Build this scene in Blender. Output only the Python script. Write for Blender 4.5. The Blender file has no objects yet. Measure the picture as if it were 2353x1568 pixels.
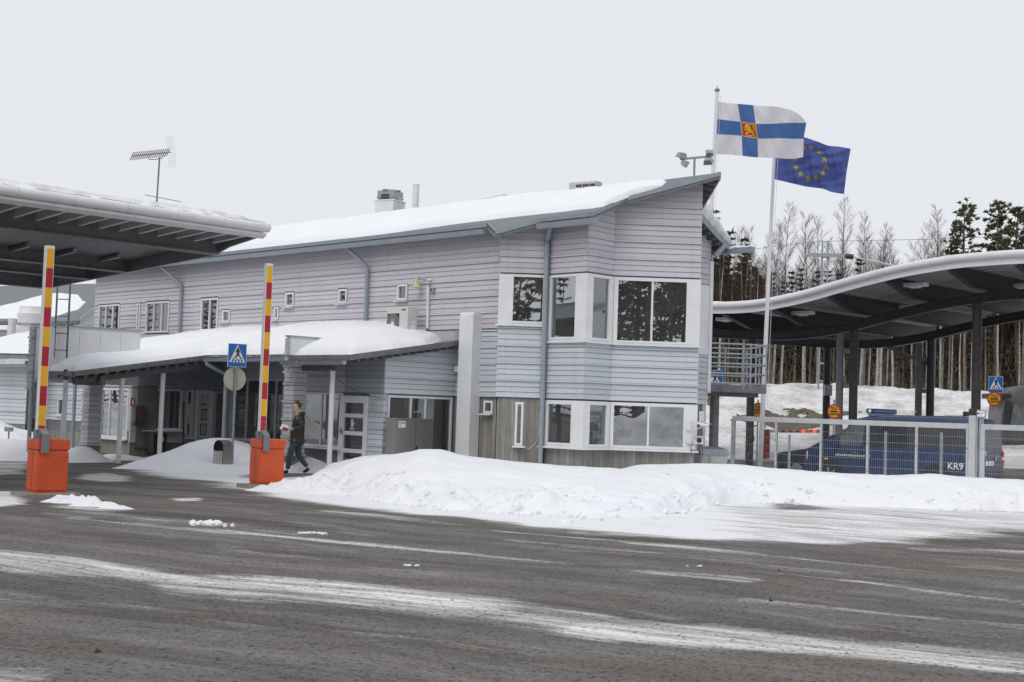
import bpy, bmesh, math, random
import numpy as np
from mathutils import Vector, Matrix
random.seed(7); RNG = np.random.default_rng(7)
SC = bpy.context.scene; COL = SC.collection

# ------------------------------------------------------------------ camera
FPX = 3026.0                       # focal length in pixels of a 2353 px wide print
CAM_H = 1.80
PITCH, ROLL = math.atan(156/3026), math.radians(1.9)
FWD = Vector((0, math.cos(PITCH), math.sin(PITCH)))
_r0, _u0 = Vector((1, 0, 0)), Vector((0, -math.sin(PITCH), math.cos(PITCH)))
RGT = _r0*math.cos(ROLL) + _u0*math.sin(ROLL)
UPV = -_r0*math.sin(ROLL) + _u0*math.cos(ROLL)
EYE = Vector((0, 0, CAM_H))
cd = bpy.data.cameras.new('camera'); cam = bpy.data.objects.new('camera', cd); COL.objects.link(cam)
cd.sensor_width = 36; cd.lens = 36*FPX/2353; cd.clip_end = 2000; cd.clip_start = .1
m = Matrix((RGT, UPV, -FWD)).transposed().to_4x4(); m.translation = EYE
cam.matrix_world = m; SC.camera = cam

# ------------------------------------------------------------------ light
SC.world = bpy.data.worlds.new('World'); SC.world.use_nodes = True
nt = SC.world.node_tree; nt.nodes.clear()
wo = nt.nodes.new('ShaderNodeOutputWorld'); bg = nt.nodes.new('ShaderNodeBackground')
sky = nt.nodes.new('ShaderNodeTexSky'); sky.sky_type = 'NISHITA'; sky.sun_disc = False
SUN_EL, SUN_ROT = math.radians(48), math.radians(208)
sky.sun_elevation = SUN_EL; sky.sun_rotation = SUN_ROT; sky.air_density = 1; sky.dust_density = 4
sm = nt.nodes.new('ShaderNodeVectorMath'); sm.operation = 'SCALE'; sm.inputs[3].default_value = .06
mx = nt.nodes.new('ShaderNodeMix'); mx.data_type = 'RGBA'; mx.inputs[0].default_value = .90
mx.inputs[7].default_value = (.865, .88, .925, 1)      # the even overcast cloud layer
nt.links.new(sky.outputs[0], sm.inputs[0]); nt.links.new(sm.outputs[0], mx.inputs[6])
nt.links.new(mx.outputs[2], bg.inputs[0]); bg.inputs[1].default_value = 1.0
nt.links.new(bg.outputs[0], wo.inputs[0])
sd = bpy.data.lights.new('sun', 'SUN'); sd.energy = 1.0; sd.angle = math.radians(35); sd.color = (1, .97, .93)
so = bpy.data.objects.new('sun', sd); COL.objects.link(so)
so.rotation_euler = (math.radians(90)-SUN_EL, 0, math.radians(-28)); so.location = (0, 0, 60)
SC.view_settings.view_transform = 'Standard'; SC.view_settings.look = 'None'
SC.cycles.max_bounces = 6; SC.cycles.diffuse_bounces = 3; SC.cycles.glossy_bounces = 3; SC.cycles.transparent_max_bounces = 12
SC.view_settings.exposure = 0; SC.view_settings.gamma = 1

# ------------------------------------------------------------------ survey helpers (photo -> metres)
def ray(u, v):
    return FWD + RGT*((u-1176.5)/FPX) + UPV*((784-v)/FPX)
def on_z(u, v, z=0):
    d = ray(u, v); return EYE + d*((z-CAM_H)/d.z)
def at_y(u, v, y):
    d = ray(u, v); return EYE + d*(y/d.y)
def on_plane(u, v, p, n):
    d = ray(u, v); p = Vector(p); n = Vector(n); return EYE + d*((p-EYE).dot(n)/d.dot(n))
def up_from(u, v, base):           # height above z=0 of pixel (u,v) seen straight above a ground point
    d = ray(u, v); k = base.y/d.y; return CAM_H + d.z*k

# ------------------------------------------------------------------ numpy value noise
_perm = RNG.permutation(512)
def _h2(ix, iy): return _perm[(_perm[ix & 511] + iy) & 511]/511.0
def vnoise(x, y):
    xi = np.floor(x).astype(int); yi = np.floor(y).astype(int); fx = x-xi; fy = y-yi
    fx = fx*fx*(3-2*fx); fy = fy*fy*(3-2*fy)
    a = _h2(xi, yi); b = _h2(xi+1, yi); c = _h2(xi, yi+1); d = _h2(xi+1, yi+1)
    return (a*(1-fx)+b*fx)*(1-fy)+(c*(1-fx)+d*fx)*fy
def fbm(x, y, o=4, g=.5):
    s = 0; a = 1; t = 0
    for i in range(o):
        s = s+a*vnoise(x*2**i+i*17.3, y*2**i-i*9.1); t += a; a *= g
    return s/t
def sstep(a, b, x):
    t = np.clip((x-a)/(b-a), 0, 1); return t*t*(3-2*t)

# ------------------------------------------------------------------ materials
MATS = {}
def _nodes(name):
    mt = bpy.data.materials.new(name); mt.use_nodes = True
    n = mt.node_tree; n.nodes.clear()
    out = n.nodes.new('ShaderNodeOutputMaterial'); b = n.nodes.new('ShaderNodeBsdfPrincipled')
    n.links.new(b.outputs[0], out.inputs[0]); MATS[name] = mt
    return mt, n, b, out
def _pos(n, scale=(1, 1, 1), rot=(0, 0, 0)):
    g = n.nodes.new('ShaderNodeNewGeometry'); mp = n.nodes.new('ShaderNodeMapping')
    mp.inputs['Scale'].default_value = scale; mp.inputs['Rotation'].default_value = rot
    n.links.new(g.outputs['Position'], mp.inputs['Vector']); return mp.outputs[0]
def _noise(n, vec, scale, detail=3, rough=.55):
    t = n.nodes.new('ShaderNodeTexNoise'); t.inputs['Scale'].default_value = scale
    t.inputs['Detail'].default_value = detail; t.inputs['Roughness'].default_value = rough
    n.links.new(vec, t.inputs['Vector']); return t.outputs['Fac']
def _ramp(n, fac, stops):
    r = n.nodes.new('ShaderNodeValToRGB'); el = r.color_ramp.elements
    while len(el) < len(stops): el.new(.5)
    for e, (p, c) in zip(el, stops):
        e.position = p; e.color = (c, c, c, 1) if isinstance(c, (int, float)) else (*c, 1)
    n.links.new(fac, r.inputs[0]); return r.outputs[0]
def _mixc(n, fac, a, b, mode='MIX'):
    mnode = n.nodes.new('ShaderNodeMix'); mnode.data_type = 'RGBA'; mnode.blend_type = mode
    for idx, val in ((0, fac), (6, a), (7, b)):
        if isinstance(val, (int, float)): mnode.inputs[idx].default_value = val
        elif isinstance(val, tuple): mnode.inputs[idx].default_value = (*val, 1) if len(val) == 3 else val
        else: n.links.new(val, mnode.inputs[idx])
    return mnode.outputs[2]
def _math(n, op, a, b=0.0):
    k = n.nodes.new('ShaderNodeMath'); k.operation = op
    for i, val in enumerate((a, b)):
        if isinstance(val, (int, float)): k.inputs[i].default_value = val
        else: n.links.new(val, k.inputs[i])
    return k.outputs[0]
def _bump(n, b, height, strength=.3, dist=.02):
    k = n.nodes.new('ShaderNodeBump'); k.inputs['Strength'].default_value = strength
    k.inputs['Distance'].default_value = dist; n.links.new(height, k.inputs['Height'])
    n.links.new(k.outputs[0], b.inputs['Normal'])
def M(name, col, rough=.6, metal=0., var=.12, scale=3., stretch=(1, 1, 1), bump=0., bscale=30., rnd=0., dirt=0., spec=.5):
    """plain procedural surface: base colour with noise variation, optional grime and relief"""
    if name in MATS: return MATS[name]
    mt, n, b, out = _nodes(name)
    p = _pos(n, stretch)
    dk = tuple(c*(1-var) for c in col); lt = tuple(min(1, c*(1+var)) for c in col)
    c = _ramp(n, _noise(n, p, scale, 5, .6), [(.3, dk), (.7, lt)])
    if dirt:
        g = _noise(n, _pos(n, (1, 1, .35)), 1.7, 6, .65)
        c = _mixc(n, _ramp(n, g, [(.5, 0.), (.75, dirt)]), c, tuple(x*.45 for x in col))
    if rnd:
        oi = n.nodes.new('ShaderNodeObjectInfo')
        f = _math(n, 'MULTIPLY_ADD', oi.outputs['Random'], rnd); f.node.inputs[2].default_value = 1-rnd/2
        hs = n.nodes.new('ShaderNodeHueSaturation'); n.links.new(f, hs.inputs['Value']); n.links.new(c, hs.inputs['Color'])
        c = hs.outputs[0]
    n.links.new(c, b.inputs['Base Color'])
    b.inputs['Metallic'].default_value = metal; b.inputs['Specular IOR Level'].default_value = spec
    r = _ramp(n, _noise(n, _pos(n), scale*2.3, 3), [(.3, max(0., rough-.1)), (.7, min(1., rough+.1))])
    if metal < .9: n.links.new(r, b.inputs['Roughness'])
    else: b.inputs['Roughness'].default_value = rough
    if bump: _bump(n, b, _noise(n, p, bscale, 3), bump, .01)
    return mt
def wood_paint(name, col, wear=.5):
    mt, n, b, out = _nodes(name)
    p = _pos(n, (1.2, 1.2, 26))
    c = _ramp(n, _noise(n, p, 2.2, 5, .65), [(.28, tuple(x*.90 for x in col)), (.72, tuple(min(1, x*1.06) for x in col))])
    big = _noise(n, _pos(n, (1, 1, 1.5)), .7, 4)
    c = _mixc(n, _ramp(n, big, [(.4, 0.), (.75, .35)]), c, (col[0]*.88, col[1]*.86, col[2]*.90))
    sc = _noise(n, _pos(n, (2.2, 2.2, 34)), 2.4, 6, .7)        # scratches and flaked paint along the grain
    c = _mixc(n, _ramp(n, sc, [(.66, 0.), (.72, wear)]), c, (.17, .15, .14))
    kn = n.nodes.new('ShaderNodeTexVoronoi'); kn.inputs['Scale'].default_value = 3.2
    n.links.new(_pos(n, (1, 1, 2)), kn.inputs['Vector'])
    c = _mixc(n, _ramp(n, kn.outputs['Distance'], [(.035, wear), (.06, 0.)]), c, (.12, .10, .09))
    dr = _noise(n, _pos(n, (2.6, 2.6, .10)), 2.0, 5, .7)           # rain streaks
    c = _mixc(n, _ramp(n, dr, [(.52, 0.), (.72, .22)]), c, tuple(x*.62 for x in col))
    oi = n.nodes.new('ShaderNodeObjectInfo')
    f = _math(n, 'MULTIPLY_ADD', oi.outputs['Random'], .15); f.node.inputs[2].default_value = .925
    hs = n.nodes.new('ShaderNodeHueSaturation'); n.links.new(f, hs.inputs['Value']); n.links.new(c, hs.inputs['Color'])
    n.links.new(hs.outputs[0], b.inputs['Base Color']); b.inputs['Roughness'].default_value = .62
    b.inputs['Specular IOR Level'].default_value = .3
    _bump(n, b, _noise(n, p, 8, 4, .7), .25, .004); return mt
def concrete_mat(name, col):
    mt, n, b, out = _nodes(name)
    st = _noise(n, _pos(n, (5, 5, .16)), 2.2, 5, .75)            # board marks run vertically
    c = _ramp(n, st, [(.32, tuple(x*.60 for x in col)), (.46, col), (.56, tuple(x*1.15 for x in col)), (.66, tuple(x*1.9 for x in col))])
    bl = _noise(n, _pos(n), 1.1, 6, .65)
    c = _mixc(n, _ramp(n, bl, [(.42, 0.), (.7, .55)]), c, tuple(x*.66 for x in col))
    rust = _noise(n, _pos(n, (1, 1, .6)), .8, 4)
    c = _mixc(n, _ramp(n, rust, [(.62, 0.), (.78, .5)]), c, (.20, .145, .09))
    n.links.new(c, b.inputs['Base Color']); b.inputs['Roughness'].default_value = .85
    _bump(n, b, _noise(n, _pos(n, (9, 9, .6)), 4, 4), .5, .012); return mt
def snow_mat(name, dirty=.0, lump=.5, base=(.86, .875, .905)):
    mt, n, b, out = _nodes(name)
    c = _ramp(n, _noise(n, _pos(n), .8, 5, .6), [(.3, tuple(x*.955 for x in base)), (.7, base)])
    if dirty:
        d = _noise(n, _pos(n, (1, 1, 1.6)), .55, 7, .72)
        d2 = _noise(n, _pos(n), 5.5, 5, .7)
        f = _math(n, 'ADD', _math(n, 'MULTIPLY', d, .72), _math(n, 'MULTIPLY', d2, .28))
        c = _mixc(n, _ramp(n, f, [(.64-.34*dirty, 0.), (.86-.28*dirty, .85)]), c, (.20, .175, .145))
    n.links.new(c, b.inputs['Base Color']); b.inputs['Roughness'].default_value = .75
    b.inputs['Specular IOR Level'].default_value = .25
    h = _math(n, 'ADD', _noise(n, _pos(n), 2.2, 6, .6), _math(n, 'MULTIPLY', _noise(n, _pos(n), 38, 3), .18))
    _bump(n, b, h, lump, .07); return mt
def glass_mat(name, tint=.78, refl=.16, wave=.12, wscale=1.1, haze=.07):
    mt, n, b, out = _nodes(name); n.nodes.remove(b)
    tr = n.nodes.new('ShaderNodeBsdfTransparent'); tr.inputs[0].default_value = (tint*.97, tint, tint*.99, 1)
    gl = n.nodes.new('ShaderNodeBsdfGlossy'); gl.inputs['Roughness'].default_value = .0
    gl.inputs[0].default_value = (.93, .96, .97, 1)
    lw = n.nodes.new('ShaderNodeFresnel'); lw.inputs[0].default_value = 1.5
    f = _math(n, 'ADD', _math(n, 'MULTIPLY', lw.outputs[0], 1.6), refl)
    k = n.nodes.new('ShaderNodeBump'); k.inputs['Strength'].default_value = wave; k.inputs['Distance'].default_value = .012
    n.links.new(_noise(n, _pos(n), wscale, 1), k.inputs['Height']); n.links.new(k.outputs[0], gl.inputs['Normal'])
    mxs = n.nodes.new('ShaderNodeMixShader'); n.links.new(f, mxs.inputs[0])
    n.links.new(tr.outputs[0], mxs.inputs[1]); n.links.new(gl.outputs[0], mxs.inputs[2])
    df = n.nodes.new('ShaderNodeBsdfDiffuse'); df.inputs[0].default_value = (.50, .50, .49, 1)      # pale haze painted into the glass to lighten the near-black panes
    m3 = n.nodes.new('ShaderNodeMixShader'); n.links.new(_ramp(n, _noise(n, _pos(n), 2.5, 4), [(.3, haze*.6), (.7, haze*1.4)]), m3.inputs[0])
    n.links.new(mxs.outputs[0], m3.inputs[1]); n.links.new(df.outputs[0], m3.inputs[2])
    n.links.new(m3.outputs[0], out.inputs[0]); return mt
def emit_mat(name, col, e):
    mt, n, b, out = _nodes(name)
    b.inputs['Base Color'].default_value = (*col, 1); b.inputs['Emission Color'].default_value = (*col, 1)
    b.inputs['Emission Strength'].default_value = e; return mt

wood_paint('lilac', (.575, .552, .598), .5)
wood_paint('bluegrey', (.545, .587, .625), .22)
wood_paint('palegrey', (.50, .51, .525), .2)
wood_paint('darkgrey', (.33, .36, .40), .2)
wood_paint('offwhite', (.60, .63, .66), .15)
concrete_mat('concrete', (.235, .225, .205))
snow_mat('snow', 0, .6); snow_mat('snow_rough', .04, .9); snow_mat('snow_dirty', .62, 1.0, (.80, .80, .80))
glass_mat('glass'); glass_mat('glass_wavy', .7, .36, .16, .7); glass_mat('glass_dark', .5, .1, .1)
glass_mat('car_glass', .55, .06, .03)
M('white', (.74, .75, .76), .45, var=.05, dirt=.12); M('white_trim', (.70, .72, .74), .5, var=.06, dirt=.15)
M('white_metal', (.74, .75, .765), .45, var=.05, dirt=.1)
M('steelblue', (.275, .315, .36), .5, var=.1, dirt=.2); M('felt', (.20, .21, .225), .9, var=.2, scale=14, bump=.3, bscale=60)
M('galv', (.36, .39, .42), .45, .75, .16, 9, dirt=.2); M('galv_dark', (.17, .173, .18), .5, .15, .22, 6, dirt=.25)
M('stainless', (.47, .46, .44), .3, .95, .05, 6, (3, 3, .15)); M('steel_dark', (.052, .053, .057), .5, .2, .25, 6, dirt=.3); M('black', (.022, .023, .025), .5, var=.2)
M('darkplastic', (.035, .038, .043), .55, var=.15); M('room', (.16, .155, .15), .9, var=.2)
M('darkwood', (.13, .12, .12), .8, var=.2, scale=6, stretch=(1, 1, 6)); M('sheath', (.17, .17, .18), .9)
M('orange', (.62, .088, .022), .36, var=.09, dirt=.35, spec=.45); M('red', (.42, .008, .022), .4, var=.06)
M('yellow', (.80, .42, .012), .4, var=.06); M('blue', (.008, .13, .46), .4, var=.05); M('navy', (.028, .044, .104), .3, var=.1, dirt=.1)
M('rubber', (.018, .018, .018), .85, var=.2); M('cream', (.55, .52, .36), .55, var=.1); M('aircon', (.60, .60, .57), .5, var=.06, dirt=.2)
M('alu', (.55, .56, .57), .38, .6, .08, 5); M('paper', (.75, .76, .78), .7, var=.03)

# ------------------------------------------------------------------ mesh helpers
def mesh_obj(name, verts, faces, mat, parent=None, smooth=False, centre=True, mats=None, fm=None):
    vs = [Vector(p) for p in verts]
    if centre and vs:
        lo = Vector((min(p.x for p in vs), min(p.y for p in vs), min(p.z for p in vs)))
        hi = Vector((max(p.x for p in vs), max(p.y for p in vs), max(p.z for p in vs)))
        c = Vector(((lo.x+hi.x)/2, (lo.y+hi.y)/2, lo.z))
    else: c = Vector((0, 0, 0))
    me = bpy.data.meshes.new(name); me.from_pydata([tuple(p-c) for p in vs], [], faces)
    for k in (mats or [mat]): me.materials.append(MATS[k] if isinstance(k, str) else k)
    if fm: me.polygons.foreach_set('material_index', fm)
    if smooth: me.polygons.foreach_set('use_smooth', [True]*len(me.polygons))
    me.update()
    o = bpy.data.objects.new(name, me); COL.objects.link(o)
    if parent:
        o.parent = parent; o.matrix_basis = wm(parent).inverted() @ Matrix.Translation(c)
    else: o.location = c
    return o
def wm(o):
    mt = o.matrix_basis.copy()
    return wm(o.parent) @ mt if o.parent else mt
def tag(o, label=None, cat=None, group=None, kind=None):
    if label: o['label'] = label
    if cat: o['category'] = cat
    if group: o['group'] = group
    if kind: o['kind'] = kind
    return o
def empty(name, loc, label=None, cat=None, group=None, rz=0):
    o = bpy.data.objects.new(name, None); COL.objects.link(o); o.empty_display_size = .2
    o.location = loc; o.rotation_euler = (0, 0, rz); o.matrix_basis = Matrix.Translation(Vector(loc)) @ Matrix.Rotation(rz, 4, 'Z')
    return tag(o, label, cat, group)
def copy_tree(o, parent=None):
    c = o.copy(); COL.objects.link(c)
    if parent: c.parent = parent
    for ch in list(o.children): copy_tree(ch, c)
    return c
def place(o, loc, rz=0, sc=1):
    o.matrix_basis = Matrix.Translation(Vector(loc)) @ Matrix.Rotation(rz, 4, 'Z') @ Matrix.Scale(sc, 4); return o
class MB:
    """collects simple solids, then links them as one mesh object"""
    def __init__(s, T=None): s.v = []; s.f = []; s.m = []; s.T = T; s.cur = 0
    def add(s, vs, fs):
        b = len(s.v)
        for p in vs:
            p = Vector(p); s.v.append(s.T @ p if s.T is not None else p)
        for f in fs: s.f.append(tuple(b+i for i in f)); s.m.append(s.cur)
        return s
    def box(s, x0, x1, y0, y1, z0, z1, bev=0):
        if bev <= 0:
            vs = [(x, y, z) for z in (z0, z1) for y in (y0, y1) for x in (x0, x1)]
            return s.add(vs, [(0, 2, 3, 1), (4, 5, 7, 6), (0, 1, 5, 4), (2, 6, 7, 3), (0, 4, 6, 2), (1, 3, 7, 5)])
        bm = bmesh.new(); bmesh.ops.create_cube(bm, size=1)
        for w in bm.verts: w.co = Vector(((x0+x1)/2+w.co.x*(x1-x0), (y0+y1)/2+w.co.y*(y1-y0), (z0+z1)/2+w.co.z*(z1-z0)))
        bmesh.ops.bevel(bm, geom=bm.edges[:], offset=bev, segments=2, profile=.6, affect='EDGES')
        return s.bm(bm)
    def bm(s, bm):
        bm.verts.ensure_lookup_table(); bm.verts.index_update()
        s.add([w.co.copy() for w in bm.verts], [[w.index for w in f.verts] for f in bm.faces]); bm.free(); return s
    def prism(s, poly, vec):
        n = len(poly); a = [Vector(p) for p in poly]; b = [p+Vector(vec) for p in a]
        return s.add(a+b, [tuple(range(n-1, -1, -1)), tuple(range(n, 2*n))]+[(i, (i+1) % n, n+(i+1) % n, n+i) for i in range(n)])
    def tube(s, pts, r, seg=10, cap=True, r2=None):
        pts = [Vector(p) for p in pts]; N = len(pts); rings = []
        for i, p in enumerate(pts):
            d = (pts[min(i+1, N-1)]-pts[max(i-1, 0)])
            if d.length < 1e-9: d = Vector((0, 0, 1))
            d.normalize()
            a = Vector((0, 0, 1)) if abs(d.z) < .95 else Vector((1, 0, 0))
            e1 = d.cross(a).normalized(); e2 = d.cross(e1)
            rr = r if not isinstance(r, (list, tuple)) else r[i]
            if r2 is not None: rr = r+(r2-r)*i/max(1, N-1)
            rings.append([p+e1*math.cos(2*math.pi*k/seg)*rr+e2*math.sin(2*math.pi*k/seg)*rr for k in range(seg)])
        vs = [q for rg in rings for q in rg]
        fs = [(i*seg+k, i*seg+(k+1) % seg, (i+1)*seg+(k+1) % seg, (i+1)*seg+k) for i in range(N-1) for k in range(seg)]
        if cap: fs += [tuple(range(seg-1, -1, -1)), tuple((N-1)*seg+k for k in range(seg))]
        return s.add(vs, fs)
    def bar(s, a, b, w, h):                       # rectangular bar from a to b, width w (horizontal), height h
        a, b = Vector(a), Vector(b); d = (b-a).normalized()
        up = Vector((0, 0, 1)) if abs(d.z) < .98 else Vector((0, 1, 0))
        e1 = d.cross(up).normalized()*w/2; e2 = e1.cross(d).normalized()*h/2
        vs = [p+x*e1+y*e2 for p in (a, b) for x, y in ((-1, -1), (1, -1), (1, 1), (-1, 1))]
        return s.add(vs, [(3, 2, 1, 0), (4, 5, 6, 7)]+[(i, (i+1) % 4, 4+(i+1) % 4, 4+i) for i in range(4)])
    def lathe(s, prof, c, seg=20):
        c = Vector(c); vs = []
        for r, z in prof: vs += [c+Vector((r*math.cos(2*math.pi*k/seg), r*math.sin(2*math.pi*k/seg), z)) for k in range(seg)]
        n = len(prof)
        fs = [(i*seg+k, i*seg+(k+1) % seg, (i+1)*seg+(k+1) % seg, (i+1)*seg+k) for i in range(n-1) for k in range(seg)]
        return s.add(vs, fs+[tuple(range(seg-1, -1, -1)), tuple((n-1)*seg+k for k in range(seg))])
    def build(s, name, mat, parent=None, smooth=False, centre=True):
        ms = mat if isinstance(mat, (list, tuple)) else None
        o = mesh_obj(name, s.v, s.f, mat, parent, smooth, centre, ms, s.m if ms else None)
        if smooth:
            try: o.data.set_sharp_from_angle(angle=math.radians(40))
            except Exception: pass
        return o
def clip_poly(poly, fn):                          # keep points with fn(s,z) >= 0 (linear fn)
    out = []
    for i in range(len(poly)):
        a, b = poly[i], poly[(i+1) % len(poly)]; fa, fb = fn(*a), fn(*b)
        if fa >= 0: out.append(a)
        if (fa >= 0) != (fb >= 0):
            t = fa/(fa-fb); out.append((a[0]+(b[0]-a[0])*t, a[1]+(b[1]-a[1])*t))
    return out
class Face:
    """a vertical wall plane: s runs to the right seen from outside, z up, n outwards"""
    def __init__(s, p, ang):
        s.p = Vector((p[0], p[1], 0)); a = math.radians(ang)
        s.d = Vector((math.cos(a), math.sin(a), 0)); s.n = Vector((s.d.y, -s.d.x, 0))
    def P(s, a, z, n=0): q = s.p+s.d*a+s.n*n; q.z = z; return q
    def hit(s, u, v):
        q = on_plane(u, v, s.p, s.n); return ((q-s.p).dot(s.d), q.z)
    def S(s, u, v): return s.hit(u, v)[0]
    def Z(s, u, v): return s.hit(u, v)[1]
    def T(s, a=0, z=0, n=0):                      # local frame: x along s, y into the wall, z up
        m = Matrix((s.d, -s.n, Vector((0, 0, 1)))).transposed().to_4x4(); m.translation = s.P(a, z, n); return m
    def box(s, mb, s0, s1, z0, z1, n0, n1):
        vs = [s.P(a, z, n) for z in (z0, z1) for n in (n1, n0) for a in (s0, s1)]
        return mb.add(vs, [(0, 2, 3, 1), (4, 5, 7, 6), (0, 1, 5, 4), (2, 6, 7, 3), (0, 4, 6, 2), (1, 3, 7, 5)])
def spans(s0, s1, z0, z1, ops, tol=.0):
    iv = [(s0, s1)]
    for (a, b, c, d) in ops:
        if min(z1, d)-max(z0, c) > tol*(z1-z0)+1e-6:
            nx = []
            for (p, q) in iv:
                if b <= p or a >= q: nx.append((p, q)); continue
                if a > p: nx.append((p, a))
                if b < q: nx.append((b, q))
            iv = nx
    return [(p, q) for p, q in iv if q-p > .015]
def wall_sheet(mb, face, s0, s1, z0, z1, ops, n0, n1, clips=()):
    zs = sorted({z0, z1, *[z for o in ops for z in o[2:4] if z0 < z < z1]})
    for a, b in zip(zs, zs[1:]):
        for p, q in spans(s0, s1, a, b, ops, .01):
            poly = [(p, a), (q, a), (q, b), (p, b)]
            for c in clips: poly = clip_poly(poly, c) if poly else poly
            if len(poly) > 2: mb.prism([face.P(x, z, n1) for x, z in poly], face.n*(n0-n1))
def siding(parent, face, s0, s1, z0, z1, mat, ops=(), clips=(), base=5.12, step=.4325, ledge=True, n=.0, joined=None):
    """lap boards in groups of three with a projecting ledge between the groups"""
    k0 = math.floor((z0-base)/step)-1; bh = (step-.04)/3
    for k in range(k0, k0+60):
        zl = base+k*step
        if zl > z1+.05: break
        rows = [(zl+.02+i*bh, zl+.02+(i+1)*bh-.008, .026, .010) for i in range(3)]
        if ledge: rows.append((zl-.02, zl+.015, .05, .042))
        for a, b, nb, ntp in rows:
            a, b = max(a, z0), min(b, z1)
            if b-a < .02: continue
            for p, q in spans(s0, s1, a, b, ops, .25):
                poly = [(p, a), (q, a), (q, b), (p, b)]
                for c in clips: poly = clip_poly(poly, c) if poly else poly
                if len(poly) < 3: continue
                N = len(poly); h = b-a
                fr = [face.P(x, z, n+nb+(ntp-nb)*(z-a)/h) for x, z in poly]; bk = [face.P(x, z, n-.004) for x, z in poly]
                fs = [tuple(range(N))]+[(i, N+i, N+(i+1) % N, (i+1) % N) for i in range(N)]
                mesh_obj('board', fr+bk, fs, mat, parent)
def window(parent, face, s0, s1, z0, z1, mull=(), trans=(), fr=.055, n=.03, sill=.10, glass='glass', room=True, trim='white', blind=0, depth=.7, roommat='room', marg=.25):
    mb = MB(); bk = -.06
    for a, b, c, d in ((s0, s0+fr, z0, z1), (s1-fr, s1, z0, z1), (s0+fr, s1-fr, z0, z0+fr), (s0+fr, s1-fr, z1-fr, z1)):
        face.box(mb, a, b, c, d, bk, n)
    for x in mull: face.box(mb, x-.022, x+.022, z0+fr, z1-fr, bk, n-.006)
    for z in trans: face.box(mb, s0+fr, s1-fr, z-.022, z+.022, bk, n-.008)
    w = mb.build('window', trim, parent)
    xs = [s0+fr, *mull, s1-fr]; zs = [z0+fr, *trans, z1-fr]
    for a, b in zip(xs, xs[1:]):
        for c, d in zip(zs, zs[1:]):
            g = MB(); face.box(g, a, b, c, d, -.012, -.004); g.build('pane', glass, w)
    if sill:
        sb = MB(); sb.prism([face.P(s0-.05, z0-.005, .0), face.P(s0-.05, z0-.005-.02, n+sill), face.P(s0-.05, z0-.05, n+sill), face.P(s0-.05, z0-.04, 0)], face.d*(s1-s0+.10))
        sb.build('sill', 'white_trim', w)
    if blind:
        bb = MB(); z = z1-fr-.02
        while z > z0+fr+(z1-z0)*(1-blind):
            face.box(bb, s0+fr, s1-fr, z-.006, z, -.10, -.075); z -= .028
        tag(bb.build('blind', 'white_trim', w), kind='stuff')
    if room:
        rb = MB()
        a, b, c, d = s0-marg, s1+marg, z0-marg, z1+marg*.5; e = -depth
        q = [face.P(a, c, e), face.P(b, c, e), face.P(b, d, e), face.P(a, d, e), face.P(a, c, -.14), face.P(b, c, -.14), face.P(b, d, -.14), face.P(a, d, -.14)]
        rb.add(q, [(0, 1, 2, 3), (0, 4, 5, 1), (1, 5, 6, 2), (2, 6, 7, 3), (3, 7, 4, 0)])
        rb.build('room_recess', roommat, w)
    return w
FONT = {}
def text_mesh(body, size, bold=0, ext=.0):
    cu = bpy.data.curves.new('t', 'FONT'); cu.body = body; cu.size = size; cu.align_x = 'CENTER'; cu.align_y = 'CENTER'
    cu.extrude = ext; cu.offset = bold; cu.resolution_u = 3
    o = bpy.data.objects.new('t', cu); COL.objects.link(o)
    dg = bpy.context.evaluated_depsgraph_get(); me = bpy.data.meshes.new_from_object(o.evaluated_get(dg))
    bpy.data.objects.remove(o); bpy.data.curves.remove(cu); return me
def lettering(parent, T, body, size, mat, bold=0, sx=1):
    """T: frame whose x runs along the text, z up, -y towards the reader"""
    me = text_mesh(body, size, bold, .001); me.materials.clear(); me.materials.append(MATS[mat])
    R = Matrix.Rotation(math.radians(90), 4, 'X') @ Matrix.Diagonal((sx, 1, 1, 1))
    me.transform(R)
    o = bpy.data.objects.new('lettering', me); COL.objects.link(o); o.parent = parent
    o.matrix_basis = wm(parent).inverted() @ T if parent else T
    return o
def height_patch(name, xs, ys, zf, mat, smooth=True, parent=None, cut=-.05):
    """terrain sheet over a grid; cells wholly below `cut` are dropped"""
    X, Y = np.meshgrid(xs, ys); Z = zf(X, Y); ny, nx = X.shape
    vs = np.stack([X, Y, Z], -1).reshape(-1, 3); keep = (Z > cut)
    fs = []
    for j in range(ny-1):
        for i in range(nx-1):
            if keep[j, i] or keep[j, i+1] or keep[j+1, i] or keep[j+1, i+1]:
                a = j*nx+i; fs.append((a, a+1, a+nx+1, a+nx))
    used = np.unique(np.array(fs)); mp = -np.ones(len(vs), int); mp[used] = np.arange(len(used))
    return mesh_obj(name, vs[used].tolist(), [tuple(mp[list(f)]) for f in fs], mat, parent, smooth)
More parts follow.
